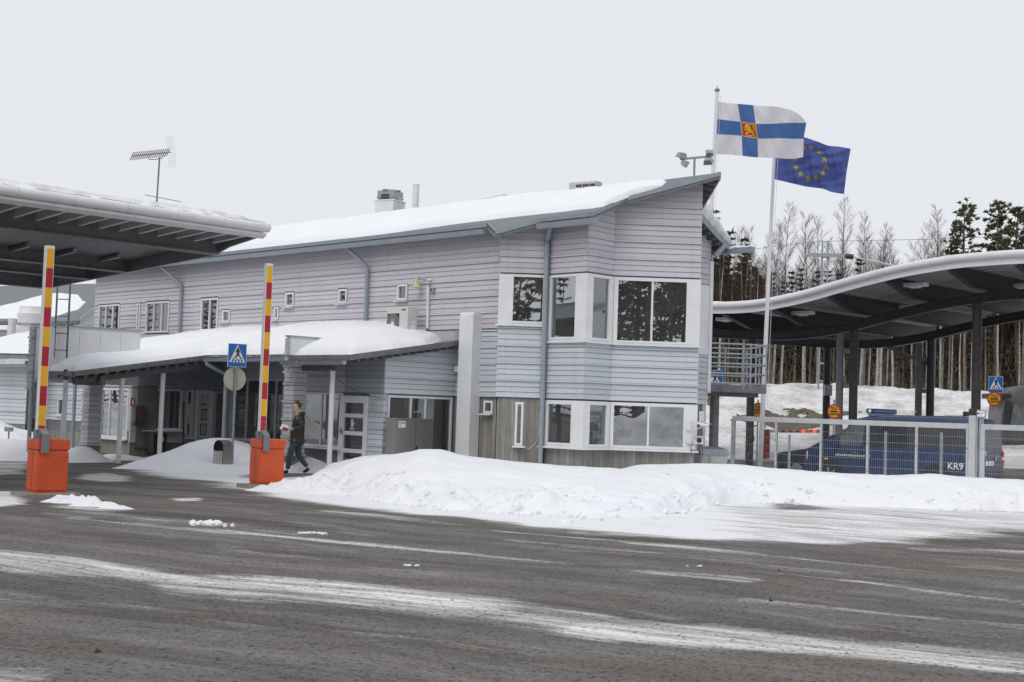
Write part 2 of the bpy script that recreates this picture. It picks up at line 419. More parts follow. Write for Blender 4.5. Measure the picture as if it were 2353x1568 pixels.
# ================================================================== ground, road and snow banks
def gp(u, v): p = on_z(u, v); return (p.x, p.y)
def sdf_poly(X, Y, poly):
    d = np.full(X.shape, 1e9); ins = np.zeros(X.shape, bool); n = len(poly)
    for i in range(n):
        ax, ay = poly[i]; bx, by = poly[(i+1) % n]; ex, ey = bx-ax, by-ay
        t = np.clip(((X-ax)*ex+(Y-ay)*ey)/(ex*ex+ey*ey+1e-12), 0, 1)
        d = np.minimum(d, (X-ax-t*ex)**2+(Y-ay-t*ey)**2)
        c = ((ay > Y) != (by > Y)) & (X < ex*(Y-ay)/(ey if abs(ey) > 1e-9 else 1e-9)+ax); ins ^= c
    d = np.sqrt(d); return np.where(ins, d, -d)                # positive inside
def d_line(X, Y, pts):
    d = np.full(X.shape, 1e9)
    for (ax, ay), (bx, by) in zip(pts, pts[1:]):
        ex, ey = bx-ax, by-ay; t = np.clip(((X-ax)*ex+(Y-ay)*ey)/(ex*ex+ey*ey+1e-12), 0, 1)
        d = np.minimum(d, (X-ax-t*ex)**2+(Y-ay-t*ey)**2)
    return np.sqrt(d)
EDGE = [gp(u, v) for u, v in ((505, 1122), (580, 1140), (660, 1152), (760, 1166), (900, 1182), (1050, 1195), (1176, 1209), (1300, 1221), (1500, 1237), (1700, 1248), (1900, 1254), (2080, 1250), (2220, 1240), (2353, 1224))]
FIELD = EDGE+[(30, 25), (40, 60), (-4, 60), (-6, 36), gp(440, 1080), gp(300, 1078), gp(262, 1075), gp(330, 1092), gp(420, 1108)]
def ice_cover(X, Y):
    n1 = fbm(X*.8+5, Y*.8, 4)
    a = sstep(-.55, 1.0, sdf_poly(X, Y, FIELD)+(n1-.5)*1.3)*1.2
    def patch(pts, amp, soft=.3):
        nonlocal a
        a = np.maximum(a, amp*sstep(-soft, soft, sdf_poly(X, Y, [gp(*p) for p in pts])+(n1-.5)*.5))
    def dull(pts, amp, soft=.3):
        nonlocal a
        a = a*(1-amp*sstep(-soft, soft, sdf_poly(X, Y, [gp(*p) for p in pts])+(n1-.5)*.6))
    def streak(pts, hw, amp):
        nonlocal a
        hw *= 1.25; d = d_line(X, Y, [gp(*p) for p in pts])+(n1-.5)*.45
        a = np.maximum(a, amp*(1-sstep(hw*.45, hw*1.25, d)))
    streak([(-300, 1245), (0, 1278), (125, 1298), (260, 1314)], .62, .80)
    streak([(180, 1305), (375, 1327), (540, 1343)], .50, .80)
    streak([(480, 1340), (620, 1348), (760, 1356), (900, 1376), (1060, 1390)], .75, .78)
    streak([(560, 1368), (800, 1384), (1000, 1402), (1200, 1420)], .32, .62)
    streak([(1000, 1384), (1176, 1402), (1300, 1418)], .62, .70)
    streak([(1240, 1415), (1376, 1428), (1526, 1444), (1640, 1456)], .30, .72)
    streak([(1420, 1448), (1600, 1458), (1776, 1476), (1950, 1492), (2100, 1504)], .55, .80)
    streak([(2000, 1500), (2200, 1516), (2353, 1532), (2700, 1570)], .45, .78)
    streak([(1640, 1440), (1900, 1466), (2200, 1494), (2353, 1508)], .18, .58)
    streak([(175, 1190), (400, 1213), (560, 1225), (700, 1238), (900, 1256), (1176, 1283), (1400, 1306), (1700, 1335)], .16, .72)
    streak([(175, 1180), (400, 1200), (600, 1218), (800, 1228)], .55, .50)
    streak([(500, 1345), (800, 1368), (1100, 1398), (1400, 1432)], .85, .46)
    streak([(1176, 1222), (1400, 1241), (1600, 1262), (1826, 1284), (2100, 1311), (2353, 1338), (2700, 1380)], .15, .64)
    streak([(1176, 1240), (1400, 1262), (1650, 1290), (1900, 1316), (2100, 1340)], .13, .60)
    streak([(760, 1172), (900, 1190), (1050, 1206), (1176, 1222)], .16, .66)
    streak([(1951, 1335), (2100, 1354), (2353, 1384), (2600, 1415)], .13, .66)
    streak([(1500, 1294), (1610, 1304), (1950, 1337)], .10, .58)
    streak([(1726, 1383), (1900, 1398), (2126, 1419), (2353, 1440)], .16, .56)
    streak([(2140, 1262), (2353, 1270), (2500, 1276)], .4, .62)
    streak([(2200, 1300), (2353, 1310)], .25, .52)
    streak([(-80, 1560), (40, 1556)], .30, .72)
    streak([(0, 1370), (300, 1392), (700, 1440), (1176, 1500)], .22, .40)
    streak([(0, 1190), (250, 1215), (560, 1262), (1000, 1318)], .25, .42)
    patch([(175, 1088), (250, 1087), (310, 1093), (305, 1106), (235, 1108), (165, 1098)], .88)
    patch([(-60, 1062), (72, 1062), (66, 1090), (-60, 1094)], .85)
    patch([(-60, 1130), (64, 1128), (64, 1160), (-60, 1170)], 1.0)
    patch([(395, 1146), (465, 1144), (470, 1152), (400, 1154)], .85, .15)
    patch([(120, 1148), (290, 1158), (330, 1178), (200, 1178), (110, 1166)], .66)
    dull([(1745, 1152), (1840, 1158), (1905, 1170), (1800, 1172)], .42)
    dull([(1530, 1174), (1580, 1173), (1585, 1181), (1540, 1182)], .45, .1)
    dull([(560, 1088), (760, 1084), (745, 1094), (640, 1100), (560, 1098)], .62)
    dull([(290, 1084), (560, 1112), (560, 1126), (330, 1096)], .25)
    dull([(1640, 1160), (2353, 1168), (2700, 1175), (2700, 1225), (2353, 1232), (2000, 1250), (1700, 1240)], .24, .6)
    a = np.maximum(a, .17+.40*(fbm(X*.35+2, Y*.9+X*.5, 4)-.32))
    lane = sstep(34, 37, Y-.25*X)*sstep(3, 5, X); a = np.where(lane > .5, .50+.2*(n1-.5), a)
    a = np.where((Y > 50) & (X < 3), .9, a)
    return a
def axis(lo, hi, st, far):
    mid = np.arange(lo, hi+st/2, st); ou = np.geomspace(st*3, far, 14)
    return np.concatenate([lo-ou[::-1], mid, hi+ou])
gx = axis(-13, 15, .1, 420); gy = axis(7, 36, .1, 420)
GX, GY = np.meshgrid(gx, gy)
GZ = (fbm(GX*.35, GY*.35, 3)-.5)*.05*sstep(4, 9, GY)*(1-sstep(40, 60, GY))
me = bpy.data.meshes.new('ground'); ny, nx = GX.shape
idx = np.arange(ny*nx).reshape(ny, nx)
fs = np.stack([idx[:-1, :-1], idx[:-1, 1:], idx[1:, 1:], idx[1:, :-1]], -1).reshape(-1, 4)
me.from_pydata(np.stack([GX, GY, GZ], -1).reshape(-1, 3).tolist(), [], fs.tolist())
at = me.attributes.new('ice', 'FLOAT', 'POINT'); at.data.foreach_set('value', ice_cover(GX, GY).astype(np.float32).ravel())
CURVE = [gp(*p) for p in ((-900, 1190), (-300, 1245), (0, 1278), (250, 1313), (500, 1340), (900, 1376), (1176, 1402), (1526, 1447), (1776, 1476), (2353, 1532), (3000, 1600))]
def lateral(X, Y):                                          # signed distance from the curved wheel tracks
    yc = np.interp(X, [p[0] for p in CURVE], [p[1] for p in CURVE]); return np.sign(Y-yc)*np.minimum(d_line(X, Y, CURVE), 60)
al_ = me.attributes.new('lat', 'FLOAT', 'POINT'); al_.data.foreach_set('value', lateral(GX, GY).astype(np.float32).ravel())
me.polygons.foreach_set('use_smooth', [True]*len(me.polygons))
def ground_mat():
    mt, n, b, out = _nodes('asphalt')
    an = n.nodes.new('ShaderNodeAttribute'); an.attribute_name = 'ice'
    la = n.nodes.new('ShaderNodeAttribute'); la.attribute_name = 'lat'
    sx = n.nodes.new('ShaderNodeSeparateXYZ'); n.links.new(_pos(n), sx.inputs[0])
    def track(kl, ka):                                      # coordinates that follow the wheel tracks
        cb = n.nodes.new('ShaderNodeCombineXYZ'); n.links.new(_math(n, 'MULTIPLY', la.outputs['Fac'], kl), cb.inputs[0])
        n.links.new(_math(n, 'MULTIPLY', sx.outputs[0], ka), cb.inputs[1]); return cb.outputs[0]
    def nz(v): return _math(n, 'MULTIPLY', _math(n, 'SUBTRACT', v, .34), 3.1)
    big = nz(_noise(n, track(.9, .10), 1.0, 5, .6))
    streak = nz(_noise(n, track(5.5, .22), 1.0, 6, .72))
    patchy = nz(_noise(n, track(1.6, .55), 1.0, 6, .7))
    grit = _noise(n, _pos(n), 22, 4, .8); fine = _noise(n, _pos(n), 70, 2, .6); mid = _noise(n, _pos(n), 6, 5, .7)
    vor = n.nodes.new('ShaderNodeTexVoronoi'); vor.inputs['Scale'].default_value = 34; n.links.new(_pos(n), vor.inputs['Vector'])
    c = _ramp(n, big, [(.15, (.085, .078, .071)), (.5, (.138, .128, .118)), (.85, (.188, .178, .168))])
    c = _mixc(n, _ramp(n, patchy, [(.45, 0.), (.95, .75)]), c, (.21, .205, .20))
    c = _mixc(n, _ramp(n, streak, [(.50, 0.), (.95, .6)]), c, (.062, .056, .050))
    br = nz(_noise(n, track(1.4, .25), 1.0, 3)); c = _mixc(n, _ramp(n, br, [(.55, 0.), (.75, .5)]), c, (.150, .118, .090))
    c = _mixc(n, _ramp(n, grit, [(.36, .85), (.50, 0.)]), c, (.026, .025, .024))
    c = _mixc(n, _ramp(n, mid, [(.30, .5), (.46, 0.)]), c, (.045, .042, .039))
    c = _mixc(n, _ramp(n, fine, [(.56, 0.), (.70, .75)]), c, (.30, .285, .265))
    stone = _ramp(n, vor.outputs['Color'], [(.80, 0.), (.83, 1.)])
    c = _mixc(n, _math(n, 'MULTIPLY', stone, .7), c, (.018, .018, .020))
    f = _math(n, 'ADD', an.outputs['Fac'], _math(n, 'MULTIPLY', _math(n, 'SUBTRACT', streak, .5), .42))
    f = _math(n, 'ADD', f, _math(n, 'MULTIPLY', _math(n, 'SUBTRACT', patchy, .5), .30))
    f = _math(n, 'ADD', f, _math(n, 'MULTIPLY', _math(n, 'SUBTRACT', grit, .5), .60))
    f = _math(n, 'ADD', f, _math(n, 'MULTIPLY', _math(n, 'SUBTRACT', fine, .5), .25))
    ice = _ramp(n, f, [(.36, 0.), (.56, .42), (.80, 1.)])
    cs = _ramp(n, f, [(.42, (.25, .24, .225)), (.66, (.46, .45, .43)), (.88, (.60, .595, .585)), (1.06, (.84, .855, .88))])
    peb = _ramp(n, vor.outputs['Color'], [(.84, 0.), (.87, .85)])
    cs = _mixc(n, _math(n, 'MULTIPLY', peb, _ramp(n, an.outputs['Fac'], [(.8, 1.), (1.05, .0)])), cs, (.05, .048, .045))
    n.links.new(_mixc(n, ice, c, cs), b.inputs['Base Color'])
    r = _ramp(n, patchy, [(.2, .95), (.9, .60)]); n.links.new(r, b.inputs['Roughness'])
    b.inputs['Specular IOR Level'].default_value = .4
    h = _math(n, 'ADD', _math(n, 'MULTIPLY', grit, .6), _math(n, 'MULTIPLY', fine, .35))
    h = _math(n, 'ADD', h, _math(n, 'MULTIPLY', ice, .5))
    _bump(n, b, h, .9, .02); return mt
me.materials.append(ground_mat()); go = bpy.data.objects.new('ground', me); COL.objects.link(go); tag(go, kind='structure')

# ---- snow banks: height fields
def lump(X, Y, amp=1., o=4, f=1.6): return (fbm(X*f, Y*f, o, .55)-.5)*amp
crest = [(720, 31.0, 1128), (740, 31.0, 1094), (762, 30.8, 1066), (830, 30.0, 1050), (930, 29.2, 1041), (970, 29.0, 1031), (1012, 29.0, 1032), (1062, 29.0, 1048), (1140, 29.0, 1057), (1240, 29.0, 1067), (1330, 28.8, 1073),
         (1400, 28.6, 1077), (1430, 28.8, 1079), (1470, 29.2, 1070), (1600, 29.6, 1066), (1690, 30.2, 1068), (1760, 30.2, 1076), (1900, 30.0, 1086), (2050, 29.8, 1094), (2150, 29.7, 1091), (2200, 29.7, 1096), (2353, 29.5, 1104), (2700, 29.0, 1120)]
cp = [at_y(u, v, y) for u, y, v in crest]
foot = [gp(u, v) for u, v in ((718, 1132), (745, 1130), (850, 1150), (1000, 1170), (1176, 1182), (1350, 1192), (1500, 1190), (1560, 1178), (1700, 1158), (1850, 1160), (2050, 1168), (2353, 1178), (2700, 1190))]
fx = [p[0] for p in foot]; fy = [p[1] for p in foot]
cxs = [p.x for p in cp]; cys = [p.y for p in cp]; czs = [p.z for p in cp]
def bank(X, Y):
    yc = np.interp(X, cxs, cys); zc = np.interp(X, cxs, czs); yf = np.interp(X, fx, fy)+lump(X, Y, .9, 4, .9)
    t = np.clip((Y-yf)/np.maximum(yc-yf, .3), 0, 1)
    up = 1-(1-t)**1.9; up = np.where(t < .12, up*sstep(0, .12, t), up)
    back = 1-.35*sstep(0, 3.5, Y-yc)-.65*sstep(2.6, 4.4, Y-yc)
    z = zc*up*back
    rough = np.exp(-((t-.13)/.20)**2)*(t > 0)*(.35+.9*sstep(.35, .65, fbm(X*.5+3, Y*.5, 3)))
    z = z+lump(X, Y, .16, 3, .7)*up*(1-t*.75)+(np.maximum(lump(X, Y, 1., 5, 2.6), -.1)*.55+np.maximum(0, lump(X, Y, 1., 4, 5))*.30)*rough*sstep(.02, .08, t)
    # slump in the middle and a trough cut by a footprint line
    tx, ty = gp(1300, 1140); z -= .16*np.exp(-(((X-tx)/1.1)**2+((Y-ty)/.6)**2))*up
    k = np.exp(-((X-np.interp(Y, [21, 25, 28], [2.6, 1.9, 1.7]))/.30)**2); z += k*up*(1-t)*np.maximum(0, lump(X, Y, 1, 5, 3.5))*.45
    z = z+(fbm(X*3.1, Y*3.1, 4)-.5)*.085*sstep(.0, .2, t)*(1-.55*t)+np.maximum(0, fbm(X*1.3+7, Y*2.2, 3)-.52)*.7*up*(1-t)
    edge = sstep(cxs[0]-.05, cxs[0]+.35, X)
    return np.where(t <= 0, -.12, z*edge-.012*(1-edge)-.10*(1-sstep(0, .03, t)))
bk = height_patch('snow_bank', np.arange(-5.6, 15.2, .08), np.arange(19.2, 34.6, .08), lambda X, Y: bank(X, Y), 'snow', cut=-.02)
tag(bk, 'long smooth bank of clean snow in front of the bay and the fence', kind='structure')
def mound(name, pts, label, mat='snow', res=.08, amp=.12, rx=None, cut=-.02, fq=1.8):
    """pts: (x, y, height, radius x, radius y) bumps"""
    xs = [p[0]-p[3]*2.2 for p in pts]+[p[0]+p[3]*2.2 for p in pts]; ys = [p[1]-p[4]*2.2 for p in pts]+[p[1]+p[4]*2.2 for p in pts]
    def zf(X, Y):
        z = np.full(X.shape, -.06)
        for (a, b, h, ra, rb) in pts:
            d = np.sqrt(((X-a)/ra)**2+((Y-b)/rb)**2)+lump(X, Y, .35, 3, .8)
            z = np.maximum(z, -.06+(h+.06)*(1-sstep(.0, 2.0, d)))
        return z+lump(X, Y, amp, 5, fq)*sstep(-.05, .18, z)
    o = height_patch(name, np.arange(min(xs), max(xs), res), np.arange(min(ys), max(ys), res), zf, mat, cut=cut)
    tag(o, label, kind='structure'); return o
# mound by the litter bin
c1 = at_y(500, 1007, 34.8)
def mz(X, Y):
    cx = [at_y(u, v, y) for u, v, y in ((262, 1076, 33.2), (330, 1055, 33.8), (390, 1037, 34.2), (435, 1018, 34.5), (482, 1008, 34.7), (515, 1008, 34.8), (545, 1017, 34.8), (580, 1026, 34.7), (640, 1062, 34.2), (668, 1092, 34.0))]
    xx = [p.x for p in cx]; yc = np.interp(X, xx, [p.y for p in cx]); zc = np.interp(X, xx, [p.z for p in cx])
    ff = [gp(u, v) for u, v in ((262, 1078), (330, 1080), (450, 1087), (560, 1092), (668, 1096))]
    yf = np.interp(X, [p[0] for p in ff], [p[1] for p in ff])+lump(X, Y, .25, 3, 1.1)
    t = np.clip((Y-yf)/(yc-yf), 0, 1); up = t**1.15*(2-t**1.15) if False else np.sin(t*np.pi/2)**1.35
    z = zc*up*(1-sstep(.6, 2.8, Y-yc)); bx = at_y(522, 1062, 33.4)
    z = z-np.exp(-(((X-bx.x)/.85)**2+((Y-33.35)/.55)**2))*np.maximum(0, z-.10)*.95
    return np.where((t <= 0) | (X < xx[0]) | (X > xx[-1]), -.08, z+lump(X, Y, .05, 4, 1.5)*up)
tag(height_patch('snow_mound', np.arange(-11.2, -5.2, .07), np.arange(30.6, 38.2, .07), mz, 'snow', cut=-.02), 'smooth white snow mound around the steel litter bin', kind='structure')

# crumbled clods along the foot of the bank and beside the road
rc_ = random.Random(5); cvs = []; cfs = []
ico = bmesh.new(); bmesh.ops.create_icosphere(ico, subdivisions=1, radius=1); iv = [w.co.copy() for w in ico.verts]; ico.verts.index_update(); ifc = [[w.index for w in f.verts] for f in ico.faces]; ico.free()
for i in range(380):
    x = rc_.uniform(-4.6, 11.5); yf = float(np.interp(x, fx, fy)); y = yf+rc_.gauss(.45, .55); z = float(bank(np.array([[x]]), np.array([[y]]))[0, 0]); s_ = abs(rc_.gauss(0, .035))+.012
    if x > 4 and rc_.random() < .6: continue
    b0 = len(cvs); z = max(z, 0)
    for p in iv: cvs.append((x+p.x*s_*rc_.uniform(.7, 1.5), y+p.y*s_*rc_.uniform(.7, 1.4), z+p.z*s_*rc_.uniform(.6, 1.2)+s_*.2))
    cfs += [tuple(b0+k for k in f) for f in ifc]
tag(mesh_obj('snow_clods', cvs, cfs, 'snow', None, False), 'small crumbled snow clods scattered along the foot of the bank', 'snow', kind='stuff')
# ================================================================== main two-storey building
R2_ = math.sqrt(.5)
D = Face((0, 32), 0)
xDr, xCD = D.S(1601, 900), D.S(1402, 900)
C_ = Face((xCD, 32), 45)                       # s <= 0, up to the apex of the bay
sAp = C_.S(1341, 900); apex = C_.P(sAp, 0)
B_ = Face((apex.x, apex.y), -45)               # s <= 0
sB = B_.S(1254, 900); bl = B_.P(sB, 0)
A_ = Face((bl.x, bl.y), 0)
sA = A_.S(1141, 900); al = A_.P(sA, 0)
JY = al.y+1.25
L = Face((al.x, JY), -45)                      # long wall, s <= 0 towards the far left end
sL = L.S(217, 760)
J_ = Face((al.x, JY), -90)                     # short return between long wall and bay
def qq(x, y): return (x+y)*R2_
_a = D.hit(1610, 418); _b = D.hit(1412, 463)
QA, ZA = qq(_a[0], 32), _a[1]; SLP = .43
def zP(x, y): return ZA+SLP*(qq(x, y)-QA)      # underside of the front roof slope
def roof_clip(face, off=.0):
    def fn(s, z):
        p = face.P(s, 0); return zP(p.x, p.y)-off-z
    return fn
RT = .17
PN = Vector((-SLP*R2_, -SLP*R2_, 1)); PO = Vector((D.P(_a[0], 0).x, 32, ZA+RT))
def hitP(u, v, extra=0): return on_plane(u, v, PO+Vector((0, 0, extra)), PN)

main = empty('border_station', (2, 34, 0), 'two-storey lilac and pale blue boarded customs office with snowy sloping roof', 'building')
Z1, Z2, Z3 = 2.07, 3.825, 5.12
# ---- window openings (s0, s1, z0, z1)
def op(face, ul, ur, vt, vb, um=None):
    um = um or (ul+ur)/2; vm = (vt+vb)/2
    return (face.S(ul, vm), face.S(ur, vm), face.Z(um, vb), face.Z(um, vt))
d_up = op(D, 1414, 1582, 642, 790); d_lo = op(D, 1404, 1575, 929, 1031)
c_up = op(C_, 1356, 1400, 634, 783); c_lo = op(C_, 1348, 1394, 926, 1027)
b_up = op(B_, 1264, 1328, 632, 780); b_lo = op(B_, 1256, 1318, 924, 1023)
a_up = op(A_, 1174, 1252, 632, 744); a_lo = op(A_, 1183, 1202, 924, 1024)
zs_up = d_up[2]-.02; zs_lo = d_lo[2]-.02; zs_a = a_up[2]-.03
l_small = [op(L, 658, 677, 673, 705), op(L, 780, 799, 665, 697), op(L, 915, 938, 654, 690), op(L, 513, 530, 713, 741),
           op(L, 632, 642, 706, 735)]
l_big = [op(L, 228, 276, 701, 760), op(L, 316, 323, 698, 765), op(L, 337, 390, 694, 765), op(L, 463, 502, 686, 760)]
l_lo = op(L, 1111, 1131, 921, 950)
lw_l = op(L, 533, 652, 871, 1014)
def wallpart(segs, mat='sheath'):
    mb = MB()
    for s in segs: wall_sheet(mb, *s)
    return mb.build('wall', mat, main)
clD, clC, clB, clA, clL, clJ = [roof_clip(f, .01) for f in (D, C_, B_, A_, L, J_)]
TH = -.13
w = wallpart([(D, xCD, xDr, zs_up, 8, [d_up], TH, -.006, [clD]), (D, xCD, xDr, Z1, zs_up, [], TH, -.006, [])])
siding(w, D, xCD, xDr+.02, Z3, 7.9, 'lilac', [], [clD]); siding(w, D, xCD, xDr+.02, Z1, zs_up, 'bluegrey', base=Z1, step=.43)
w = wallpart([(C_, sAp, 0, zs_up, 8, [c_up], TH, -.006, [clC]), (C_, sAp, 0, Z1, zs_up, [], TH, -.006, [])])
siding(w, C_, sAp-.03, -.02, Z3, 7.9, 'lilac', [], [clC]); siding(w, C_, sAp-.03, -.02, Z1, zs_up, 'bluegrey', base=Z1, step=.43)
w = wallpart([(B_, sB, 0, zs_up, 8, [b_up], TH, -.006, [clB]), (B_, sB, 0, Z1, zs_up, [], TH, -.006, [])])
siding(w, B_, sB+.02, .03, Z3, 7.9, 'lilac', [], [clB]); siding(w, B_, sB+.02, .03, Z1, zs_up, 'bluegrey', base=Z1, step=.43)
w = wallpart([(A_, sA, 0, zs_a, 8, [a_up], TH, -.006, [clA]), (A_, sA, 0, Z1, zs_a, [], TH, -.006, [])])
siding(w, A_, sA-.02, -.03, Z3, 7.9, 'lilac', [], [clA]); siding(w, A_, sA-.02, -.03, Z1, zs_a, 'bluegrey', base=Z1, step=.43)
JL = 1.25
w = wallpart([(J_, 0.02, JL, Z1, 8, [], TH, -.006, [clJ])])
siding(w, J_, .03, JL+.02, Z2, 7.9, 'lilac', [], [clJ]); siding(w, J_, .03, JL+.02, Z1, Z2, 'bluegrey', base=Z1, step=.43)
lops = l_small+l_big
w = wallpart([(L, sL, 0, Z2, 8, lops, TH, -.006, [clL])])
siding(w, L, sL-.03, -.02, Z2, 7.9, 'lilac', [(a-.03, b+.03, c-.03, d+.03) for a, b, c, d in lops], [clL])
sW = L.S(1046, 900)                            # inner corner with the entrance wing
w = wallpart([(L, sW, 0, Z1, Z2, [], TH, -.006, [])])
siding(w, L, sW, -.02, Z1, Z2, 'bluegrey', base=Z1, step=.43)
# ground floor of the long wall under the wing roof
w = wallpart([(L, sL, sW, .5, Z2-.01, [lw_l], TH, -.006, [])], 'palegrey')
siding(w, L, lw_l[0]-.9, sW-3.0, 2.46, 3.7, 'bluegrey', base=2.46, step=.43)
# concrete ground floor
mb = MB(); CT = .02
wall_sheet(mb, D, xCD-.03, xDr-.02, 0, zs_lo, [], -.3, -.03); wall_sheet(mb, C_, sAp+.02, 0.02, 0, zs_lo, [], -.3, -.03)
wall_sheet(mb, B_, sB, -.02, 0, zs_lo, [], -.3, -.03)
mb.build('plinth', 'concrete', main)
mb = MB(); wall_sheet(mb, A_, sA+.03, -.04, 0, Z1-.005, [a_lo], -.3, -.035)
wall_sheet(mb, L, sW, -.05, 0, Z1-.005, [l_lo], -.3, -.035); wall_sheet(mb, J_, 0, JL-.04, 0, Z1-.005, [], -.3, -.035)
mb.build('ground_floor_wall', 'concrete', main)
mb = MB(); wall_sheet(mb, L, sL, sW, 0, .5, [], -.2, -.01); mb.build('plinth', 'concrete', main)
# white window bands
def band(face, a, b, z0, z1, ops, n1=.035):
    mb = MB(); wall_sheet(mb, face, a, b, z0, z1, ops, -.05, n1); return mb.build('white_panel', 'white', main)
band(D, xCD+.02, xDr+.03, zs_up, Z3-.022, [d_up]); band(D, xCD+.02, xDr+.03, zs_lo, Z1-.022, [d_lo])
band(C_, sAp-.036, -.02, zs_up, Z3-.022, [c_up]); band(C_, sAp-.036, -.02, zs_lo, Z1-.022, [c_lo])
band(B_, sB+.03, .036, zs_up, Z3-.022, [b_up]); band(B_, sB+.03, .036, zs_lo, Z1-.022, [b_lo])
band(A_, sA-.03, -.03, zs_a, Z3-.022, [a_up])
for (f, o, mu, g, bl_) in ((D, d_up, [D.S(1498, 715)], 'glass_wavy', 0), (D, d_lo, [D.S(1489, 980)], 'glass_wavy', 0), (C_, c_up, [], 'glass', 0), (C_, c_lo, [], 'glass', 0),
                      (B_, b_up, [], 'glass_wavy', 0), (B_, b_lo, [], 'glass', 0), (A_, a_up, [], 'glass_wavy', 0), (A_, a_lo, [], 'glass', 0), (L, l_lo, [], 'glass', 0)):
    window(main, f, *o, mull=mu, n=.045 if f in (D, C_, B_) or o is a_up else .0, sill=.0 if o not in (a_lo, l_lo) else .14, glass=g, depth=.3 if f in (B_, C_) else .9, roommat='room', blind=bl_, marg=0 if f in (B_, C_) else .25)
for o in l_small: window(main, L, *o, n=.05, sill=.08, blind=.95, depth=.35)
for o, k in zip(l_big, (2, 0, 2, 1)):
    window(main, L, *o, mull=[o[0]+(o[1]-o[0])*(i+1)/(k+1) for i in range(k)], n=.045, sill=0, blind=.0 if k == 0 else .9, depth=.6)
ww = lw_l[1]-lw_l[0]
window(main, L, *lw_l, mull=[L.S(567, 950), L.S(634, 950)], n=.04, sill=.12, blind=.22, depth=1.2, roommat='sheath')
# continuous sills of the bay
def ledge(z, n1, faces, h=.045):
    for f, a, b in faces:
        mb = MB(); mb.prism([f.P(a, z+.01, -.02), f.P(a, z-.012, n1), f.P(a, z-h, n1), f.P(a, z-h, -.02)], f.d*(b-a)); mb.build('window_ledge', 'white_trim', main)
ledge(zs_up, .10, [(D, xCD-.035, xDr+.06), (C_, sAp-.11, .03), (B_, sB+.03, .09)])
ledge(zs_lo, .14, [(D, xCD-.05, xDr+.06), (C_, sAp-.15, .04), (B_, sB-.1, .13)])
ledge(zs_a, .10, [(A_, sA-.09, -.04)])
# walls that face away
mb = MB(); RW = Face((xDr, 32), 90); EY = 34.2
wall_sheet(mb, RW, 0.15, EY-32, 0, 7.3, [], -.15, -.03)
pe = at_y(1627, 800, 34.85); E_ = Face((xDr, EY), 45); eL = (Vector((pe.x, pe.y, 0))-E_.p).dot(E_.d)
BK = Face((E_.P(eL, 0).x, E_.P(eL, 0).y), 135); wall_sheet(mb, BK, 0, 20.0, 0, 6.3, [], -.15, 0)
LE = L.P(sL, 0); EW = Face((LE.x, LE.y), -135); wall_sheet(mb, EW, -3.4, 0, 0, 6.4, [], -.15, 0)
mb.build('wall', 'lilac', main)
mb = MB(); wall_sheet(mb, E_, 0, eL, 0, 6.8, [], -.13, -.006); wE = mb.build('wall', 'sheath', main)
siding(wE, E_, -.02, eL+.03, Z3+.1, 6.9, 'lilac', [], [lambda s, z: 6.85-.33*s-z]); siding(wE, E_, -.02, eL+.03, Z1, 3.4, 'bluegrey', base=Z1, step=.43)
mb = MB(); wall_sheet(mb, E_, -.02, eL+.02, 3.4, Z3+.1, [], -.05, .03); wall_sheet(mb, E_, eL-.02, eL+.12, 2.4, 5.9, [], -.1, .05); mb.build('white_panel', 'white', main)

# ---- roof: front slope with a stepped eave following the bay, and the back slope
eq = L.p.dot(Vector((R2_, R2_, 0)))-.42                        # eave line
def plan(t, q): p = Vector((R2_, -R2_, 0))*t+Vector((R2_, R2_, 0))*q; return p      # t along the eave to the right
def onP(t, q, up=0): p = plan(t, q); p.z = zP(p.x, p.y)+up; return p
def tq(p): return ((p.x-p.y)*R2_, (p.x+p.y)*R2_)
prow = hitP(1654, 397); qr = tq(prow)[1]; zr = prow.z
OV = .42
def cross2(p, d, q, e):
    k = ((q.x-p.x)*e.y-(q.y-p.y)*e.x)/(d.x*e.y-d.y*e.x); r = p+d*k; r.z = zP(r.x, r.y)+RT; return r
e1 = cross2(D.P(0, 0, OV), D.d, C_.P(0, 0, OV), C_.d); e2 = cross2(C_.P(0, 0, OV), C_.d, B_.P(0, 0, OV), B_.d)
e3 = cross2(B_.P(0, 0, OV), B_.d, A_.P(0, 0, OV), A_.d); e4 = A_.P(sA-.16, 0, OV); e4.z = zP(e4.x, e4.y)+RT
t0 = tq(L.P(sL, 0))[0]-.5; t1 = tq(L.P(-.12, 0))[0]
pl = [prow, e1, e2, e3, e4, onP(t1, eq, RT), onP(t0, eq, RT), onP(t0, qr, RT)]
rb = MB(); rb.prism(pl, (0, 0, -RT+.015)); roof = rb.build('roof', 'felt', main)
fb = MB()
for a, b in zip(pl[:-2], pl[1:-1]):                            # painted edge boards
    d = (b-a).normalized(); o = d.cross(Vector((0, 0, 1))).normalized()
    if o.dot(Vector((.2, -1, 0))) < 0: o = -o
    q = [a+Vector((0, 0, .02)), b+Vector((0, 0, .02)), b+Vector((0, 0, -.085)), a+Vector((0, 0, -.085))]
    m2 = MB(); m2.prism(q, o*.03); m2.build('edge_board', 'steelblue', roof)
SQ = .42                                                       # back slope
QN = Vector((SQ*R2_, SQ*R2_, 1)); QO = prow-Vector((0, 0, .14))
hq = lambda u, v: on_plane(u, v, QO, QN)
p1, p2 = hq(1602, 497), hq(1673, 574)
qe = tq(p2)[1]
def onQ(t, q): p = plan(t, q); p.z = QO.z-SQ*(q-qr); return p
ql = [prow-Vector((0, 0, .14)), p1, p2, onQ(t0, qe), onQ(t0, qr)]
rb = MB(); rb.prism(ql, (0, 0, .13)); roofb = rb.build('roof', 'darkwood', main)
